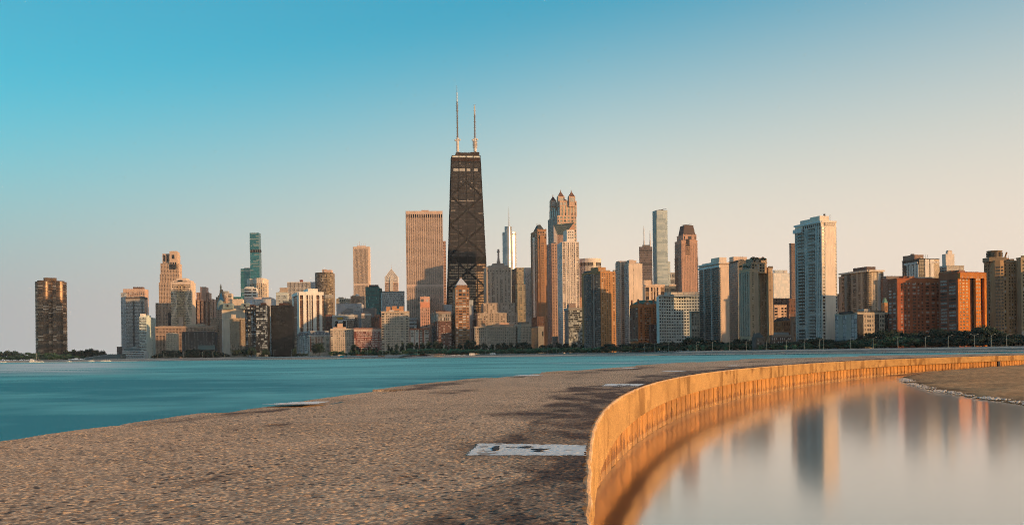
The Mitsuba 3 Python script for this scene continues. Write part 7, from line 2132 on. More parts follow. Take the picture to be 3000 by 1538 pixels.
# tan art deco tower
T = Thing('art_deco_tower', 'tan art deco apartment tower with terraced planted top storeys', 'tower')
C0 = (0.42, 0.30, 0.20)
TD = [((0.035, 0.03, 0.028), 3), ((0.10, 0.085, 0.075), 2), ((0.36, 0.33, 0.3), 1)]
V = Vol(T, 2168, 2198, 2222, 790, 1215, C0, a=17)
V.L.grid([(.5, 0), (.8, .45), (.5, 0), (.8, .6), (.4, 0), (.8, .6), (.4, 0), (.8, .6), (.5, 0)], 34, 0.5, 0.62, 0.8, 0.3, [((0.08, 0.085, 0.09), 3), ((0.2, 0.2, 0.2), 2), ((0.05, 0.05, 0.05), 2)], col=(0.34, 0.285, 0.23), scol=(0.25, 0.215, 0.18), t=(V.z(985), V.z(796)), lone=True)
V.R.grid([(.5, 0), (1, .5), (1.4, 0)], 34, 0.5, 0.42, 0.2, 0.2, TD, t=(V.z(985), V.z(796)), lone=True, skip=lambda i, j: j in (3, 7, 11, 12, 17, 22, 25))
V.R.boxes('blind_panel', [(V.R.W * 0.62, V.R.W * 0.92, V.H * (0.08 + 0.0275 * j), V.H * (0.08 + 0.0275 * j) + 2.2, 0.2, 0.26) for j in range(32)], (0.35, 0.26, 0.19))
W = Vol(T, 2221, 2222, 2248, 772, 1246, (0.32, 0.21, 0.135), a=8, LL=14)
W.R.grid([(.4, .6), (.8, 0), (.8, .5), (.8, .5), (1, .5), (.5, 0)], 36, 0.5, 0.45, 0.3, 0.2, TD, t=(W.z(985), W.z1 - 4), lone=True)
X = Vol(T, 2247, 2248.5, 2265, 786, 1238, C0, a=8, LL=16)
X.R.grid([(.3, 0), (1, .8), (.3, 0), (.4, 0)], 33, 0.5, 0.6, 0.25, 0.2, [((0.26, 0.2, 0.15), 6), ((0.3, 0.24, 0.18), 3), ((0.05, 0.04, 0.035), 0.3)], t=(X.z(985), X.z1 - 4), lone=True)
X.R.slab('terrace_rail', -0.03, 1.03, X.z1, X.z1 + 2.2, -0.4, 0.4, (0.13, 0.11, 0.1))
for uL, uC, uR, vt, Yq in ((2176, 2202, 2240, 772, 1225), (2186, 2206, 2246, 760, 1232), (2202, 2212, 2234, 758, 1236)):
    W = Vol(T, uL, uC, uR, vt, Yq, (0.38, 0.26, 0.17), a=17, vb=800, part='setback')
    W.R.grid(5, 3, 0.6, 0.6, 0.4, 0.25, TD, t=(W.z1 - 9.5, W.z1 - 0.5))
    W.L.grid(5, 3, 0.6, 0.6, 0.4, 0.25, [((0.12, 0.13, 0.14), 2), ((0.05, 0.05, 0.05), 1)], t=(W.z1 - 9.5, W.z1 - 0.5), col=(0.3, 0.25, 0.2))
for u, v, r in ((2207, 754.5, 4.0), (2217, 756, 2.6), (2235, 755, 2.5)):
    c = px(u, v + 6, 1240)
    T.mb('water_tank').tube([c + [0, 0, -4], c + [0, 0, 1.2], c + [0, 0, 3]], [r, r, r * 0.3], (0.20, 0.115, 0.075), 12)
rg = np.random.default_rng(9)
for u in np.r_[rg.uniform(2204, 2242, 26), rg.uniform(2164, 2200, 10)]:
    c = px(u, 758 + rg.uniform(0, 3) + (22 if u < 2202 else 0), 1228)
    ico2 = trimesh.creation.icosphere(1, rg.uniform(0.5, 1.4))
    T.mb('planting', 'leaf_mat').add(ico2.vertices * [1, 1, 0.8] + rg.normal(0, 0.15, ico2.vertices.shape) + c, ico2.faces, (0.035, 0.05, 0.03))
T.done()
T, V = B('glass_tower', 'white glass office towers beyond the tan art deco tower', 'tower', 2265, 2266, 2316, 802, 2450, (0.6, 0.56, 0.52), a=8, LL=20)
V.R.grid(13, 24, 0.86, 0.8, 0.12, 0.18, [((0.5, 0.5, 0.49), 4), ((0.6, 0.56, 0.52), 3)], mat='mirror_mat', col=(0.55, 0.52, 0.48), lone=False)
U = Vol(T, 2268.5, 2269, 2306, 793, 2470, (0.5, 0.5, 0.5), a=8, LL=16, vb=812, part='setback')
U.R.grid(11, 6, 0.86, 0.8, 0.12, 0.18, [((0.32, 0.35, 0.37), 4), ((0.42, 0.43, 0.43), 3)], mat='mirror_mat', lone=False)
U.R.slab('wall', 0.7, 1.0, U.z(815), U.z1, 0.1, 1.5, (0.58, 0.52, 0.47))
T.done()
T, V = B('brick_block', 'brown block with dark window row behind the mansions right of the art deco tower', 'building', 2264, 2266, 2318, 876, 1420, (0.2, 0.12, 0.09), a=8, LL=20)
V.R.grid([(1, .7), (1, .7), (1, .7), (.3, 0), (1, .4), (1, .4)], 4, 0.5, 0.55, 0.3, 0.3, PAL['dark'], t=(V.z(896), V.z(877)), lone=True)
W = Vol(T, 2264, 2265, 2305, 896, 1380, (0.60, 0.42, 0.30), a=8, LL=14, part='lit_wing')
W.R.grid([(1.4, .8), (.5, 0), (.9, 0), (1, .8), (.3, 0), (1, .8)], 5, 0.5, 0.6, 0.6, 0.3, [((0.09, 0.06, 0.045), 3), ((0.28, 0.2, 0.14), 1)], t=(W.z(943), W.z(900)), lone=True)
X = Vol(T, 2304, 2312, 2334, 878, 1390, (0.17, 0.09, 0.065), a=8, part='rear_wing')
X.R.grid(5, 12, 0.4, 0.4, 0.2, 0.2, PAL['mixed'])
T.done()
T, V = B('brick_house', 'row of old brown brick town houses with chimneys above the trees', 'building', 2264, 2296, 2320, 942, 1290, (0.2, 0.105, 0.06), a=14)
V.R.grid(5, 6, 0.4, 0.5, 0.3, 0.2, PAL['mixed'])
V.L.grid(7, 6, 0.4, 0.5, 0.3, 0.2, PAL['dark'], col=(0.25, 0.13, 0.065))
for r in (0.1, 0.4, 0.7, 0.95):
    V.sub(r, r + 0.07, 0.2, 0.3, V.z1, V.z1 + 4, (0.14, 0.08, 0.055), 'chimney')
P3 = [V.C + V.LR * r * V.dr + V.LL * l * V.dl for r, l in ((0, 0), (1, 0), (1, 1), (0, 1))]
c = np.mean(P3, 0)
T.mb('slate_roof').prism(P3, V.z1, V.z1 + 5, (0.07, 0.065, 0.065), top=[c + (np.array(p) - c) * 0.5 for p in P3])
W = Vol(T, 2317, 2319, 2332, 930, 1270, (0.24, 0.18, 0.14), a=14, LL=14, part='side_house')
W.R.grid([(1, .5), (.3, 0), (1, .5)], 9, 0.5, 0.5, 0.3, 0.2, [((0.03, 0.025, 0.022), 2), ((0.4, 0.24, 0.1), 0.6)])
T.done()
T, V = B('mansion', 'low brick mansion with white dormered attic among the trees', 'house', 2254, 2258, 2318, 984, 1180, (0.12, 0.065, 0.05), a=8, LL=14)
V.R.grid(10, 2, 0.45, 0.55, 0.25, 0.2, [((0.5, 0.48, 0.45), 3), ((0.1, 0.09, 0.085), 1)], t=(V.z1 - 9, V.z1 - 1.5), lone=True)
V.R.slab('balustrade', 0, 1, V.z1 - 1.5, V.z1 + 1.0, 0.2, 0.7, (0.24, 0.19, 0.16))
V.sub(0.2, 0.9, 0.15, 0.8, V.z1, V.z(974), (0.2, 0.21, 0.22), 'attic')
for k in range(6):
    V.R.slab('attic__dormer', 0.24 + k * 0.11, 0.30 + k * 0.11, V.z(982), V.z(975.5), -2.2, -1.6, (0.6, 0.62, 0.62))
T.done()
T, V = B('mansion', 'dark turreted stone mansion with blue slate roof beside the art deco tower', 'house', 2203, 2208, 2240, 992, 1165, (0.12, 0.1, 0.09), a=8, LL=14)
V.R.grid(4, 2, 0.4, 0.5, 0.2, 0.2, PAL['mixed'], t=(V.z1 - 7, V.z1))
P3 = [V.C + V.LR * r * V.dr + V.LL * l * V.dl for r, l in ((0, 0), (1, 0), (1, 1), (0, 1))]
c = np.mean(P3, 0)
T.mb('slate_roof').prism(P3, V.z1, V.z1 + 6, (0.06, 0.08, 0.09), top=[c + (np.array(p) - c) * 0.3 for p in P3])
c = px(2210, 990, 1160)
T.mb('turret').tube([c + [0, 0, -10], c + [0, 0, 0], c + [0, 0, 6]], [2.4, 2.4, 0.1], (0.07, 0.085, 0.09), 10)
T.done()
T, V = B('apartment_tower', 'maroon gridded tower peeping left of the white balcony tower', 'tower', 2316, 2318, 2336, 715, 1600, (0.3, 0.2, 0.165), a=8, LL=20)
V.R.grid(7, 52, 0.62, 0.62, 0.4, 0.35, [((0.06, 0.045, 0.04), 1)], lone=False, scol=(0.33, 0.24, 0.2))
T.done()

# white balcony tower, the tallest at right
T = Thing('balcony_tower', 'tall white lakeside tower with bowed balconies and blank right flank with four round vents', 'tower')
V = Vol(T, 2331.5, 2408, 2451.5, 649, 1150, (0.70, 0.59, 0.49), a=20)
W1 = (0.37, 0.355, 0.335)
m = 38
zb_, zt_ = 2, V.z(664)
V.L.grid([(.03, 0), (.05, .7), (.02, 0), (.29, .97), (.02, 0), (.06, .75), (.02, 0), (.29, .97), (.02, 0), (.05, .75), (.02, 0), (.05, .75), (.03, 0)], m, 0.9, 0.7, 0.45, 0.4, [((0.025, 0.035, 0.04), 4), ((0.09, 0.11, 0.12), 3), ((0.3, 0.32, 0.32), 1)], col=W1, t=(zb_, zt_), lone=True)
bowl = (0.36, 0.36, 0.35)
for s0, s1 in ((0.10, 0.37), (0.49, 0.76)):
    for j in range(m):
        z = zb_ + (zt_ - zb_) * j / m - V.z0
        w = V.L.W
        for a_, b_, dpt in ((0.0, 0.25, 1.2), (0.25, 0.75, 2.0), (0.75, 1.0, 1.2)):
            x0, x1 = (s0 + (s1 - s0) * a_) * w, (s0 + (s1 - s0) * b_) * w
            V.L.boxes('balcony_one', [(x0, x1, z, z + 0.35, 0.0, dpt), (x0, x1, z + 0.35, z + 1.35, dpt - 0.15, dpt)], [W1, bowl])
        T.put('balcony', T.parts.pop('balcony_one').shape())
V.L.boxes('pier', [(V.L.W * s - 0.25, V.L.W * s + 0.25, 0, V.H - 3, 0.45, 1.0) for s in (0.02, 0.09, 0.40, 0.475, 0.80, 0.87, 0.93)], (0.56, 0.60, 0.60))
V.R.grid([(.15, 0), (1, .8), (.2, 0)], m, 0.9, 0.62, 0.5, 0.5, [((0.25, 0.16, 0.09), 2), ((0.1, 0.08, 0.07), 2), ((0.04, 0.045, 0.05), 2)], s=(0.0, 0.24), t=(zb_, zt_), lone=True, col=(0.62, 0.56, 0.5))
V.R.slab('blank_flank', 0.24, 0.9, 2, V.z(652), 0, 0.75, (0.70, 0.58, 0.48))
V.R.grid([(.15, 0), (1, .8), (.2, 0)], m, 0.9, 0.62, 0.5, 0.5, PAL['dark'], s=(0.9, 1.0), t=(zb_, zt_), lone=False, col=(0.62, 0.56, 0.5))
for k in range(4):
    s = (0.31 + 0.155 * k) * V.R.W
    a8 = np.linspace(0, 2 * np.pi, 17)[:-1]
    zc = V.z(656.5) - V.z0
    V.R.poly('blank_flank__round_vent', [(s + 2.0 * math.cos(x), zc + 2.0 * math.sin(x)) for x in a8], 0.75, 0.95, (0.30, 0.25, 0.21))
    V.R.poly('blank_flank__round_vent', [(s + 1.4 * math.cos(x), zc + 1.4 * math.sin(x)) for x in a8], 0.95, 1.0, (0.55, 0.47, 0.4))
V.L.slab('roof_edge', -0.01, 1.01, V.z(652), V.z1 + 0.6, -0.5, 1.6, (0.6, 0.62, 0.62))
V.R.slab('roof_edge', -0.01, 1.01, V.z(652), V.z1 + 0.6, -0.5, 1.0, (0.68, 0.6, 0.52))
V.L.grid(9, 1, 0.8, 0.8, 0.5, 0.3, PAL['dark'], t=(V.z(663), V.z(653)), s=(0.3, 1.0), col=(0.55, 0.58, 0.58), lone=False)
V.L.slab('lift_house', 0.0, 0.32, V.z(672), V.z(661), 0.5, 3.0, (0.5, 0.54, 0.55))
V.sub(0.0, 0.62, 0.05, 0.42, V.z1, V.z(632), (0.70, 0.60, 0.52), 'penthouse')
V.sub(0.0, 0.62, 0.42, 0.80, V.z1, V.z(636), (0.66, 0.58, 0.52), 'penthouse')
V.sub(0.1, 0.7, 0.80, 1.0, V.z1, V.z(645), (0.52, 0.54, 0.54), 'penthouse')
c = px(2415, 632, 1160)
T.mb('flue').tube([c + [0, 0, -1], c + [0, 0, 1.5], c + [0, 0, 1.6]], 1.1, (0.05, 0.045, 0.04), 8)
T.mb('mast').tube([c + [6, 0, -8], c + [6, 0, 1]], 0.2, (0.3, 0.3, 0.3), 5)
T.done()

# beige balcony block
T = Thing('balcony_block', 'beige concrete block of dark balcony stacks under a projecting flat roof', 'building')
V = Vol(T, 2466, 2545, 2588, 795, 1200, (0.50, 0.41, 0.32), a=17)
V.L.grid([(.25, 0), (1, .6), (.4, 0), (1.2, .75), (.5, 0), (1.1, .85), (.3, 0), (1, .6), (.4, 0), (1.1, .85), (.4, 0)], 20, 0.6, 0.55, 0.5, 0.35, [((0.03, 0.028, 0.028), 4), ((0.13, 0.11, 0.1), 2), ((0.3, 0.27, 0.24), 1)], col=(0.36, 0.31, 0.255), t=(V.z(910), V.z(797)), lone=True)
V.R.grid([(1, .8), (.9, .3), (1.1, .35), (.9, 0), (1, .85)], 20, 0.5, 0.55, 0.5, 0.3, [((0.05, 0.04, 0.035), 3), ((0.35, 0.22, 0.11), 1.4)], t=(V.z(910), V.z(797)), lone=True)
V.L.balconies(20, [(0.28, 0.38), (0.88, 1.0)], 1.4, (0.25, 0.225, 0.2), rail=(0.05, 0.05, 0.05), t=(V.z(910), V.z(797)))
V.R.balconies(20, [(0.0, 0.16), (0.84, 1.0)], 1.4, (0.4, 0.33, 0.26), rail=(0.06, 0.055, 0.05), t=(V.z(910), V.z(797)))
V.R.slab('side_fin', 0.62, 0.78, 2, V.z1, 0.5, 1.4, (0.46, 0.45, 0.43))
V.L.slab('roof_slab', -0.03, 1.03, V.z1 - 0.4, V.z1 + 1.3, -8, 2.6, (0.58, 0.52, 0.45))
V.R.slab('roof_slab', -0.03, 1.03, V.z1 - 0.4, V.z1 + 1.3, -8, 2.6, (0.62, 0.52, 0.42))
V.sub(0.0, 0.6, 0.05, 0.55, V.z1, V.z(781), (0.12, 0.085, 0.075), 'penthouse')
W = Vol(T, 2460, 2461, 2471, 813, 1230, (0.42, 0.28, 0.2), a=8, LL=12, part='side_wing')
W.R.grid(2, 18, 0.6, 0.5, 0.3, 0.4, PAL['mixed'])
V.clutter(48, 3, mast=3)
T.done()
T, V = B('brick_block', 'small brown brick block just right of the white balcony tower', 'building', 2452, 2453, 2464, 863, 1300, (0.26, 0.15, 0.11), a=8, LL=16)
V.R.grid(4, 14, 0.5, 0.5, 0.25, 0.2, PAL['mixed'])
W = Vol(T, 2450, 2451, 2475, 908, 1250, (0.36, 0.3, 0.26), a=8, LL=12, part='lower_wing')
W.R.grid(5, 3, 0.6, 0.5, 0.3, 0.3, PAL['dark'])
T.done()

# low modern block in front
T = Thing('modern_block', 'low modern block alternating stone walls with blue glass bays', 'building')
V = Vol(T, 2428.5, 2512, 2602, 918, 1090, (0.40, 0.335, 0.265), a=12, LL=44)
m = 7
zb_, zt_ = V.z(1012), V.z(921)
GB = [((0.36, 0.37, 0.38), 4), ((0.24, 0.25, 0.27), 2), ((0.46, 0.47, 0.48), 1)]
for s0, s1, kind in ((0, .16, 'g'), (.16, .36, 's'), (.36, .54, 'g'), (.54, .74, 's'), (.74, 1, 'g')):
    if kind == 'g':
        V.L.grid(2, m, 0.88, 0.84, 0.3, 0.35, GB, s=(s0, s1), t=(zb_, zt_), col=(0.04, 0.05, 0.06), lone=True)
    else:
        V.L.grid([(.6, 0), (1, .5), (.2, 0), (1, .5), (.6, 0)], m, 0.5, 0.5, 0.6, 0.45, GB, s=(s0, s1), t=(zb_, zt_), col=(0.34, 0.315, 0.28), lone=True)
DB = [((0.02, 0.022, 0.026), 4), ((0.04, 0.05, 0.055), 1)]
for s0, s1, kind in ((0, .19, 'd'), (.19, .55, 's'), (.55, .70, 'd'), (.70, .88, 's'), (.88, 1, 'd')):
    if kind == 'd':
        V.R.grid(4, m, 0.9, 0.85, 0.3, 0.35, DB, s=(s0, s1), t=(zb_, zt_), col=(0.03, 0.034, 0.04), lone=False)
    else:
        V.R.grid([(.4, 0), (.8, .5), (.6, 0), (.8, .75), (.2, 0), (.8, .75), (.5, 0), (.8, .5), (.4, 0)] if s1 < 0.6 else [(.4, 0), (1, .6), (.3, 0), (1, .8), (.4, 0)], m, 0.5, 0.52, 0.6, 0.45, DB, s=(s0, s1), t=(zb_, zt_), col=(0.42, 0.345, 0.27), lone=True)
V.R.slab('top_band', 0, 1, zt_, V.z1, 0, 0.7, (0.44, 0.36, 0.28))
V.L.slab('top_band', 0, 1, zt_, V.z1, 0, 0.7, (0.36, 0.33, 0.29))
V.sub(-0.05, 0.98, 0.1, 0.75, V.z1, V.z(911), (0.05, 0.05, 0.052), 'roof_terrace')
V.sub(0.3, 0.5, 0.1, 0.4, V.z1, V.z(905), (0.35, 0.33, 0.31), 'penthouse')
T.done()

# red brick slabs
RB = [((0.025, 0.02, 0.02), 4), ((0.10, 0.085, 0.08), 2), ((0.34, 0.31, 0.28), 1.6)]
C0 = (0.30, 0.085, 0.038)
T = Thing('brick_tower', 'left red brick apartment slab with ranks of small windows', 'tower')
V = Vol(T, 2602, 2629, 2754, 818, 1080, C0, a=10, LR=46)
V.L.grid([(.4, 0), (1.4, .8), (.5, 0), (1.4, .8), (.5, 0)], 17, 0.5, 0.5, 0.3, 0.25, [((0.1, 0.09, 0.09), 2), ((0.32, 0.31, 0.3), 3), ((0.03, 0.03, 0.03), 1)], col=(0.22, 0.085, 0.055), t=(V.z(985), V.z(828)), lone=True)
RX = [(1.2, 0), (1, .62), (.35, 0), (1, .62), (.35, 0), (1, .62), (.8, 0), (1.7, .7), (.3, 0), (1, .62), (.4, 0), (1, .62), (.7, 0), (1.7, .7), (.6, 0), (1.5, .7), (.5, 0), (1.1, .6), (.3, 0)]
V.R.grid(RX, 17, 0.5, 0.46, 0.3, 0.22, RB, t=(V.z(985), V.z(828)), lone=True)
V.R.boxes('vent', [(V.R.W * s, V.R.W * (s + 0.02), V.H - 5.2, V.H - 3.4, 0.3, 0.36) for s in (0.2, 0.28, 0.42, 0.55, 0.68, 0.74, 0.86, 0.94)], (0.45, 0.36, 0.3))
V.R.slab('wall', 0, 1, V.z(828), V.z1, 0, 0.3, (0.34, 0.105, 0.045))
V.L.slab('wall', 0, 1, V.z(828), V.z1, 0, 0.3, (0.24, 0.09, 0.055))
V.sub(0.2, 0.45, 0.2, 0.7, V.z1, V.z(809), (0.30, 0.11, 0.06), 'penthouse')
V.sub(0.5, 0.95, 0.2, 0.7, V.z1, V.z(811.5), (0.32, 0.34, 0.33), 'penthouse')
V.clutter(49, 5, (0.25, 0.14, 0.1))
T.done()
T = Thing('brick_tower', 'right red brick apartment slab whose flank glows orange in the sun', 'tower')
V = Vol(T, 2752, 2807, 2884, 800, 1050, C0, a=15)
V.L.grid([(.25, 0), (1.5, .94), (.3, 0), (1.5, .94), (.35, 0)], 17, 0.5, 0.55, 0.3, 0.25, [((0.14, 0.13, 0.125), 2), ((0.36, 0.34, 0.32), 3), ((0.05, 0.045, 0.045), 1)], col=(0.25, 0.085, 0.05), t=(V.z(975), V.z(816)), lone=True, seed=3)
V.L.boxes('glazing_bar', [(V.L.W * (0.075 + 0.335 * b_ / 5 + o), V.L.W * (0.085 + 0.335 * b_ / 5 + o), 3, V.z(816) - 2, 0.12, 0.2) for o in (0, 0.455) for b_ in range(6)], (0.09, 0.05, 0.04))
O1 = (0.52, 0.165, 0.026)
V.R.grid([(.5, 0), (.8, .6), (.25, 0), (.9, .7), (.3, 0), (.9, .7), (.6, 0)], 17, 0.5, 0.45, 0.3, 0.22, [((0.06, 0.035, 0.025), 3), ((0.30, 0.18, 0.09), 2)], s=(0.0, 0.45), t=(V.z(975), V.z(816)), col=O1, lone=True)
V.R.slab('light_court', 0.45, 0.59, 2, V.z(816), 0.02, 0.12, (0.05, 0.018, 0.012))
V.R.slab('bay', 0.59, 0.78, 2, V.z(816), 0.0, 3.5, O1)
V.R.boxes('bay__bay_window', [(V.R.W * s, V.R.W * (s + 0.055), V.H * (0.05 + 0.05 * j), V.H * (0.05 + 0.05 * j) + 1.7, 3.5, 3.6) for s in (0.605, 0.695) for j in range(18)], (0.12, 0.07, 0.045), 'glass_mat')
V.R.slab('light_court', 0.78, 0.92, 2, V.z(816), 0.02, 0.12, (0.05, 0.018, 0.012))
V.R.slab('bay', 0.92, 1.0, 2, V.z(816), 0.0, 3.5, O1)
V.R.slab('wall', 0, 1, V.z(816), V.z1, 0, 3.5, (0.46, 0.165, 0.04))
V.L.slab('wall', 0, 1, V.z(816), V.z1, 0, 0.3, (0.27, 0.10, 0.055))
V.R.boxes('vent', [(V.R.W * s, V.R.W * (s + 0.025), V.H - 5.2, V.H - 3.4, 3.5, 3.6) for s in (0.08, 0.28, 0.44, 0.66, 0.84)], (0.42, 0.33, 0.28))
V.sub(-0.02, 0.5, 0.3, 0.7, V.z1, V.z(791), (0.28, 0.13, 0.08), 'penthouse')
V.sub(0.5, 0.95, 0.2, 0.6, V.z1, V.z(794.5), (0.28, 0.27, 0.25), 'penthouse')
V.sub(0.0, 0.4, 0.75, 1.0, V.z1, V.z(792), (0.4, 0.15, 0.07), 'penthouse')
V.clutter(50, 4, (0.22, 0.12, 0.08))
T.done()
# black and white tower behind
T = Thing('panelled_tower', 'black glass tower striped with white vertical panels behind the red brick slabs', 'tower')
V = Vol(T, 2645, 2694, 2753, 760, 1300, (0.05, 0.05, 0.05), a=14)
for f, rows in ((V.L, ((0.3, .36), (.42, .53), (.58, .68), (.74, .84), (.89, 0.99))), (V.R, ((0.28, 0.48), (0.54, 0.72)))):
    f.grid(10, 24, 0.8, 0.6, 0.1, 0.2, [((0.03, 0.03, 0.032), 4), ((0.12, 0.1, 0.09), 1)], lone=False, t=(V.z(860), V.z1))
    for a_, b_ in rows:
        f.slab('white_panel', a_, b_, V.z(860), V.z(775 if f is V.L else 760), 0.1, 0.9, (0.66, 0.6, 0.55))
    for k in range(7):
        s = 0.16 + 0.12 * k if f is V.L else 0.5 + 0.08 * k
        if s < 0.95:
            f.slab('white_panel', s, s + 0.10, V.z(773 + 3 * (k % 2) if f is V.L else 771), V.z(767 if f is V.L else 766 + 2 * (k % 2)), 0.9, 1.6, (0.6, 0.56, 0.53))
V.R.slab('dark_bay', 0.72, 1.0, V.z(860), V.z1, 0.1, 0.5, (0.10, 0.065, 0.05), 'glass_mat')
V.sub(-0.05, 0.4, 0.2, 0.9, V.z1, V.z(745), (0.26, 0.175, 0.14), 'penthouse')
V.sub(0.0, 0.1, 0.4, 0.5, V.z(745), V.z(741), (0.1, 0.08, 0.07), 'flue')
V.clutter(51, 3, (0.5, 0.45, 0.4), mast=2)
T.done()
T, V = B('office_block', 'pale block with a tall white lift tower on its roof', 'building', 2753, 2775, 2825, 780, 1420, (0.50, 0.46, 0.42), a=12)
V.R.grid(5, 3, 0.8, 0.62, 0.4, 0.5, [((0.3, 0.28, 0.26), 3), ((0.18, 0.16, 0.15), 1)], t=(V.z(803), V.z(783)), lone=True)
V.L.grid(3, 3, 0.8, 0.62, 0.3, 0.5, PAL['mixed'], t=(V.z(803), V.z(783)), lone=True)
V.R.slab('parapet', -0.01, 1.01, V.z(781.5), V.z1, 0.2, 0.8, (0.22, 0.2, 0.18))
q = V.sub(0.0, 0.5, 0.1, 0.6, V.z1, V.z(744), (0.62, 0.55, 0.49), 'lift_tower')
V.sub(0.16, 0.42, 0.2, 0.45, V.z(744), V.z(735.5), (0.62, 0.54, 0.47), 'lift_tower')
V.sub(0.18, 0.40, 0.2, 0.42, V.z(735.5), V.z(733), (0.5, 0.42, 0.36), 'lift_tower')
T.done()
T, V = B('apartment_block', 'dark red balconied block partly hidden left of the left red brick slab', 'building', 2580, 2586, 2604, 820, 1200, (0.22, 0.13, 0.105), a=8)
V.R.grid([(1, .7), (.4, 0), (1, .7)], 16, 0.6, 0.5, 0.3, 0.3, PAL['dark'], t=(V.z(910), V.z1), lone=True)
V.R.balconies(16, [(0, 1)], 1.2, (0.36, 0.3, 0.27), rail=(0.16, 0.1, 0.085), t=(V.z(910), V.z1))
W = Vol(T, 2591, 2593, 2644, 811.5, 1250, (0.2, 0.17, 0.165), a=8, LL=16, part='mansard')
V.clutter(52, 2)
T.done()
T, V = B('brick_house', 'small sunlit house with green copper roof glimpsed beside the left red brick slab', 'house', 2584, 2586, 2603, 890, 1150, (0.52, 0.27, 0.14), a=8, LL=14)
V.R.grid(3, 5, 0.4, 0.5, 0.25, 0.2, PAL['dark'])
P3 = [V.C + V.LR * r * V.dr + V.LL * l * V.dl for r, l in ((0, 0), (1, 0), (1, 1), (0, 1))]
c = np.mean(P3, 0)
T.mb('copper_roof').prism(P3, V.z1, V.z(873), (0.16, 0.3, 0.26), top=[c + (np.array(p) - c) * 0.35 for p in P3])
T.done()

# tan towers at the right edge
T = Thing('tan_tower', 'shaded tan stone tower with octagonal turret and crane on its roof', 'tower')
C0 = (0.33, 0.215, 0.12)
V = Vol(T, 2885, 2920, 2983, 766, 1130, C0, a=12)
TW = [((0.015, 0.015, 0.018), 4), ((0.04, 0.042, 0.045), 2), ((0.34, 0.36, 0.37), 1.0)]
V.L.grid([(.5, 0), (.7, .7), (.4, 0), (.7, .7), (.4, 0), (.7, .7), (.4, 0), (.7, .7), (.3, 0)], 21, 0.5, 0.6, 0.35, 0.25, TW, t=(V.z(975), V.z(772)), lone=True, col=(0.30, 0.20, 0.12))
V.R.grid([(.3, 0), (.7, .6), (.15, 0), (.7, .6), (.8, 0), (.9, .55), (.8, 0), (.7, .6), (.25, 0), (.7, .6), (.25, 0), (.7, .6), (.8, 0)], 21, 0.5, 0.5, 0.35, 0.25, TW, t=(V.z(975), V.z(772)), lone=True)
for f in (V.L, V.R):
    f.slab('cornice', -0.01, 1.01, V.z(821), V.z(819), 0.3, 0.9, (0.33, 0.26, 0.19))
    f.slab('cornice', -0.01, 1.01, V.z(769), V.z1, 0.3, 0.9, (0.34, 0.26, 0.18))
p = V.C + 0.05 * V.LR * V.dr
for k, (va, vb, r) in enumerate(((990, 770, 6.8), (770, 764, 6.4))):
    T.mb('corner_bay').tube([[*(p + [1, 2]), V.z(va)], [*(p + [1, 2]), V.z(vb)]], r, C0, 8)
for j in range(22):
    z = V.z0 + 14 + j * (V.H - 18) / 22
    for x in (-4.6, -1.6, 1.4):
        T.mb('corner_window', 'glass_mat').box([p[0] + x + 0.6, p[1] - 4.75, z], [p[0] + x + 2.6, p[1] - 4.45, z + 1.8], (0.05, 0.055, 0.06))
c = V.C + 0.12 * V.LR * V.dr + 0.35 * V.LL * V.dl
zr = V.z1
T.mb('roof_turret').box([c[0] - 9, c[1] - 8, zr], [c[0] + 9, c[1] + 8, V.z(754)], (0.2, 0.15, 0.1))
T.mb('roof_turret').tube([[*c, V.z(756)], [*c, V.z(737)]], 7.2, (0.22, 0.16, 0.105), 8)
T.mb('roof_turret').tube([[*c, V.z(737)], [*c, V.z(734)]], [8.2, 8.2], (0.2, 0.15, 0.1), 8)
for k in range(8):
    a8 = (k + 0.5) * np.pi / 4
    T.mb('roof_turret').box([c[0] + 6.9 * math.cos(a8) - 0.8, c[1] + 6.9 * math.sin(a8) - 0.8, V.z(752)], [c[0] + 6.9 * math.cos(a8) + 0.8, c[1] + 6.9 * math.sin(a8) + 0.8, V.z(739)], (0.05, 0.045, 0.04))
c2 = px(2938, 765, 1140)
T.mb('roof_crane').tube([c2 + [0, 0, -3], c2 + [4.2, 0, 9]], 0.8, (0.25, 0.13, 0.06))
T.mb('roof_crane').box(c2 + [-2, -1, -3], c2 + [2, 1, 1], (0.2, 0.12, 0.07))
V.sub(0.55, 0.72, 0.2, 0.5, zr, V.z(755), (0.3, 0.17, 0.09), 'rooftop_unit')
V.clutter(53, 5, (0.17, 0.13, 0.1))
T.done()
T, V = B('tan_tower', 'cropped tan stone tower at the right edge of the photo', 'tower', 2981, 2985, 3060, 757, 1120, (0.33, 0.245, 0.155), a=9, LL=24)
V.R.grid([(.3, 0), (.6, .5), (.4, 0), (.6, .5), (.4, 0), (.9, .6), (.4, 0), (.6, .5), (.4, 0), (.6, .5), (.4, 0)], 21, 0.5, 0.5, 0.35, 0.25, TW, t=(V.z(970), V.z(762)), lone=True)
V.R.slab('cornice', -0.01, 1.01, V.z(819), V.z(817), 0.3, 0.9, (0.36, 0.28, 0.2))
V.R.slab('stone_base', 0, 1, V.z(985), V.z(970), 0.1, 0.9, (0.42, 0.36, 0.3))
V.R.slab('cornice', -0.01, 1.01, V.z(762), V.z1 + 0.5, 0.3, 0.9, (0.36, 0.28, 0.2))
V.clutter(54, 6, (0.15, 0.12, 0.09), mast=4)
T.done()

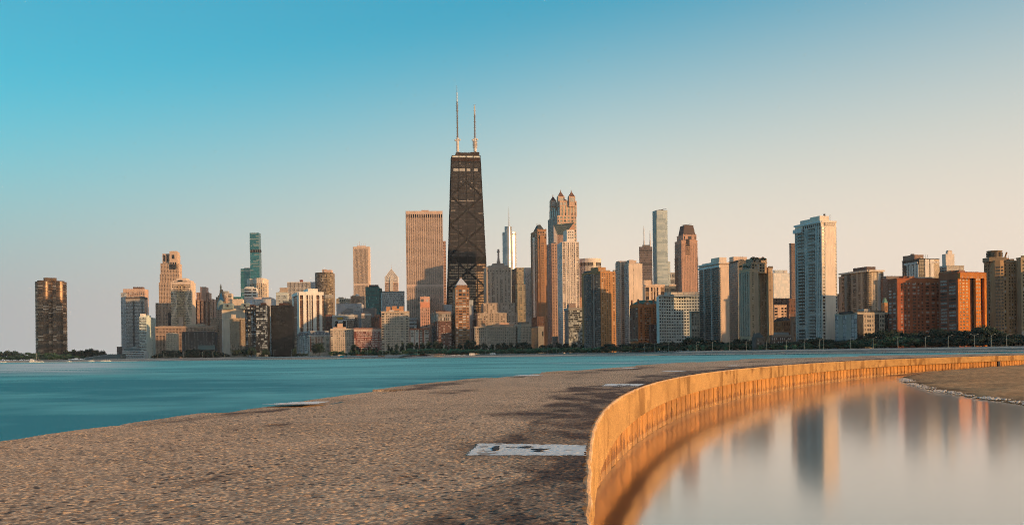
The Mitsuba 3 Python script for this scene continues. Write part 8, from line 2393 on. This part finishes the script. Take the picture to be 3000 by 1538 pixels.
# towers further along the drive, beyond the right edge of the photo, whose shade falls on the row
for k, (x, y, h, w) in enumerate(((590, 1062, 92, 40), (668, 985, 104, 36), (745, 905, 88, 44), (832, 850, 112, 38))):
    T = Thing('apartment_tower', f'{("tan", "grey", "brown", "pale")[k]} apartment tower further along the drive beyond the right edge', 'tower')
    col = (TAN, GREY, BROWN, CREAM)[k]
    T.mb('wall').box([x, y, 2], [x + w, y + 26, h], col)
    f = Face(T, [x, y, 2], [1, 0], [0, -1], w, h - 2, col)
    std(f, 3.6, 3.2, fw=0.5, fh=0.5, pal=PAL['mixed'], lone=False)
    g = Face(T, [x, y + 26, 2], [0, -1], [-1, 0], 26, h - 2, col)
    std(g, 3.6, 3.2, fw=0.5, fh=0.5, pal=PAL['mixed'], lone=False)
    T.mb('penthouse').box([x + 8, y + 6, h], [x + w - 10, y + 20, h + 6], (0.25, 0.2, 0.17))
    T.done()

# ---------------------------------------------------------------- thin air over the water and the city
scene['air'] = {'type': 'homogeneous', 'albedo': {'type': 'rgb', 'value': [0.95, 0.95, 0.95]}, 'sigma_t': 1.8e-5}
scene['haze'] = {'type': 'cube', 'to_world': TF().translate([-1000, 3950, 258]).scale([7300, 4250, 261]), 'bsdf': {'type': 'null'}, 'interior': {'type': 'ref', 'id': 'air'}}
labels['haze'] = {'label': 'thin evening haze', 'kind': 'stuff'}
scene['camera']['medium'] = {'type': 'ref', 'id': 'air'}
for _k in list(scene):
    if isinstance(scene[_k], dict) and scene[_k].get('type') == 'ply' and 'filename' not in scene[_k]:
        del scene[_k]

same = {}      # things alike in a row: say which by their place
for _k, _l in labels.items():
    if _l.get('group') and 'category' in _l:
        same.setdefault((_l['group'], _l['label']), []).append(_k)
_ord = ORD + ['seventeenth', 'eighteenth', 'nineteenth', 'twentieth', 'twenty-first', 'twenty-second', 'twenty-third', 'twenty-fourth']
for (_g, _t), _ks in same.items():
    if 1 < len(_ks) <= len(_ord):
        for _i, _k in enumerate(_ks):
            labels[_k]['label'] = f'{_t}, {_ord[_i]} from left' if _i else f'{_t}, leftmost'
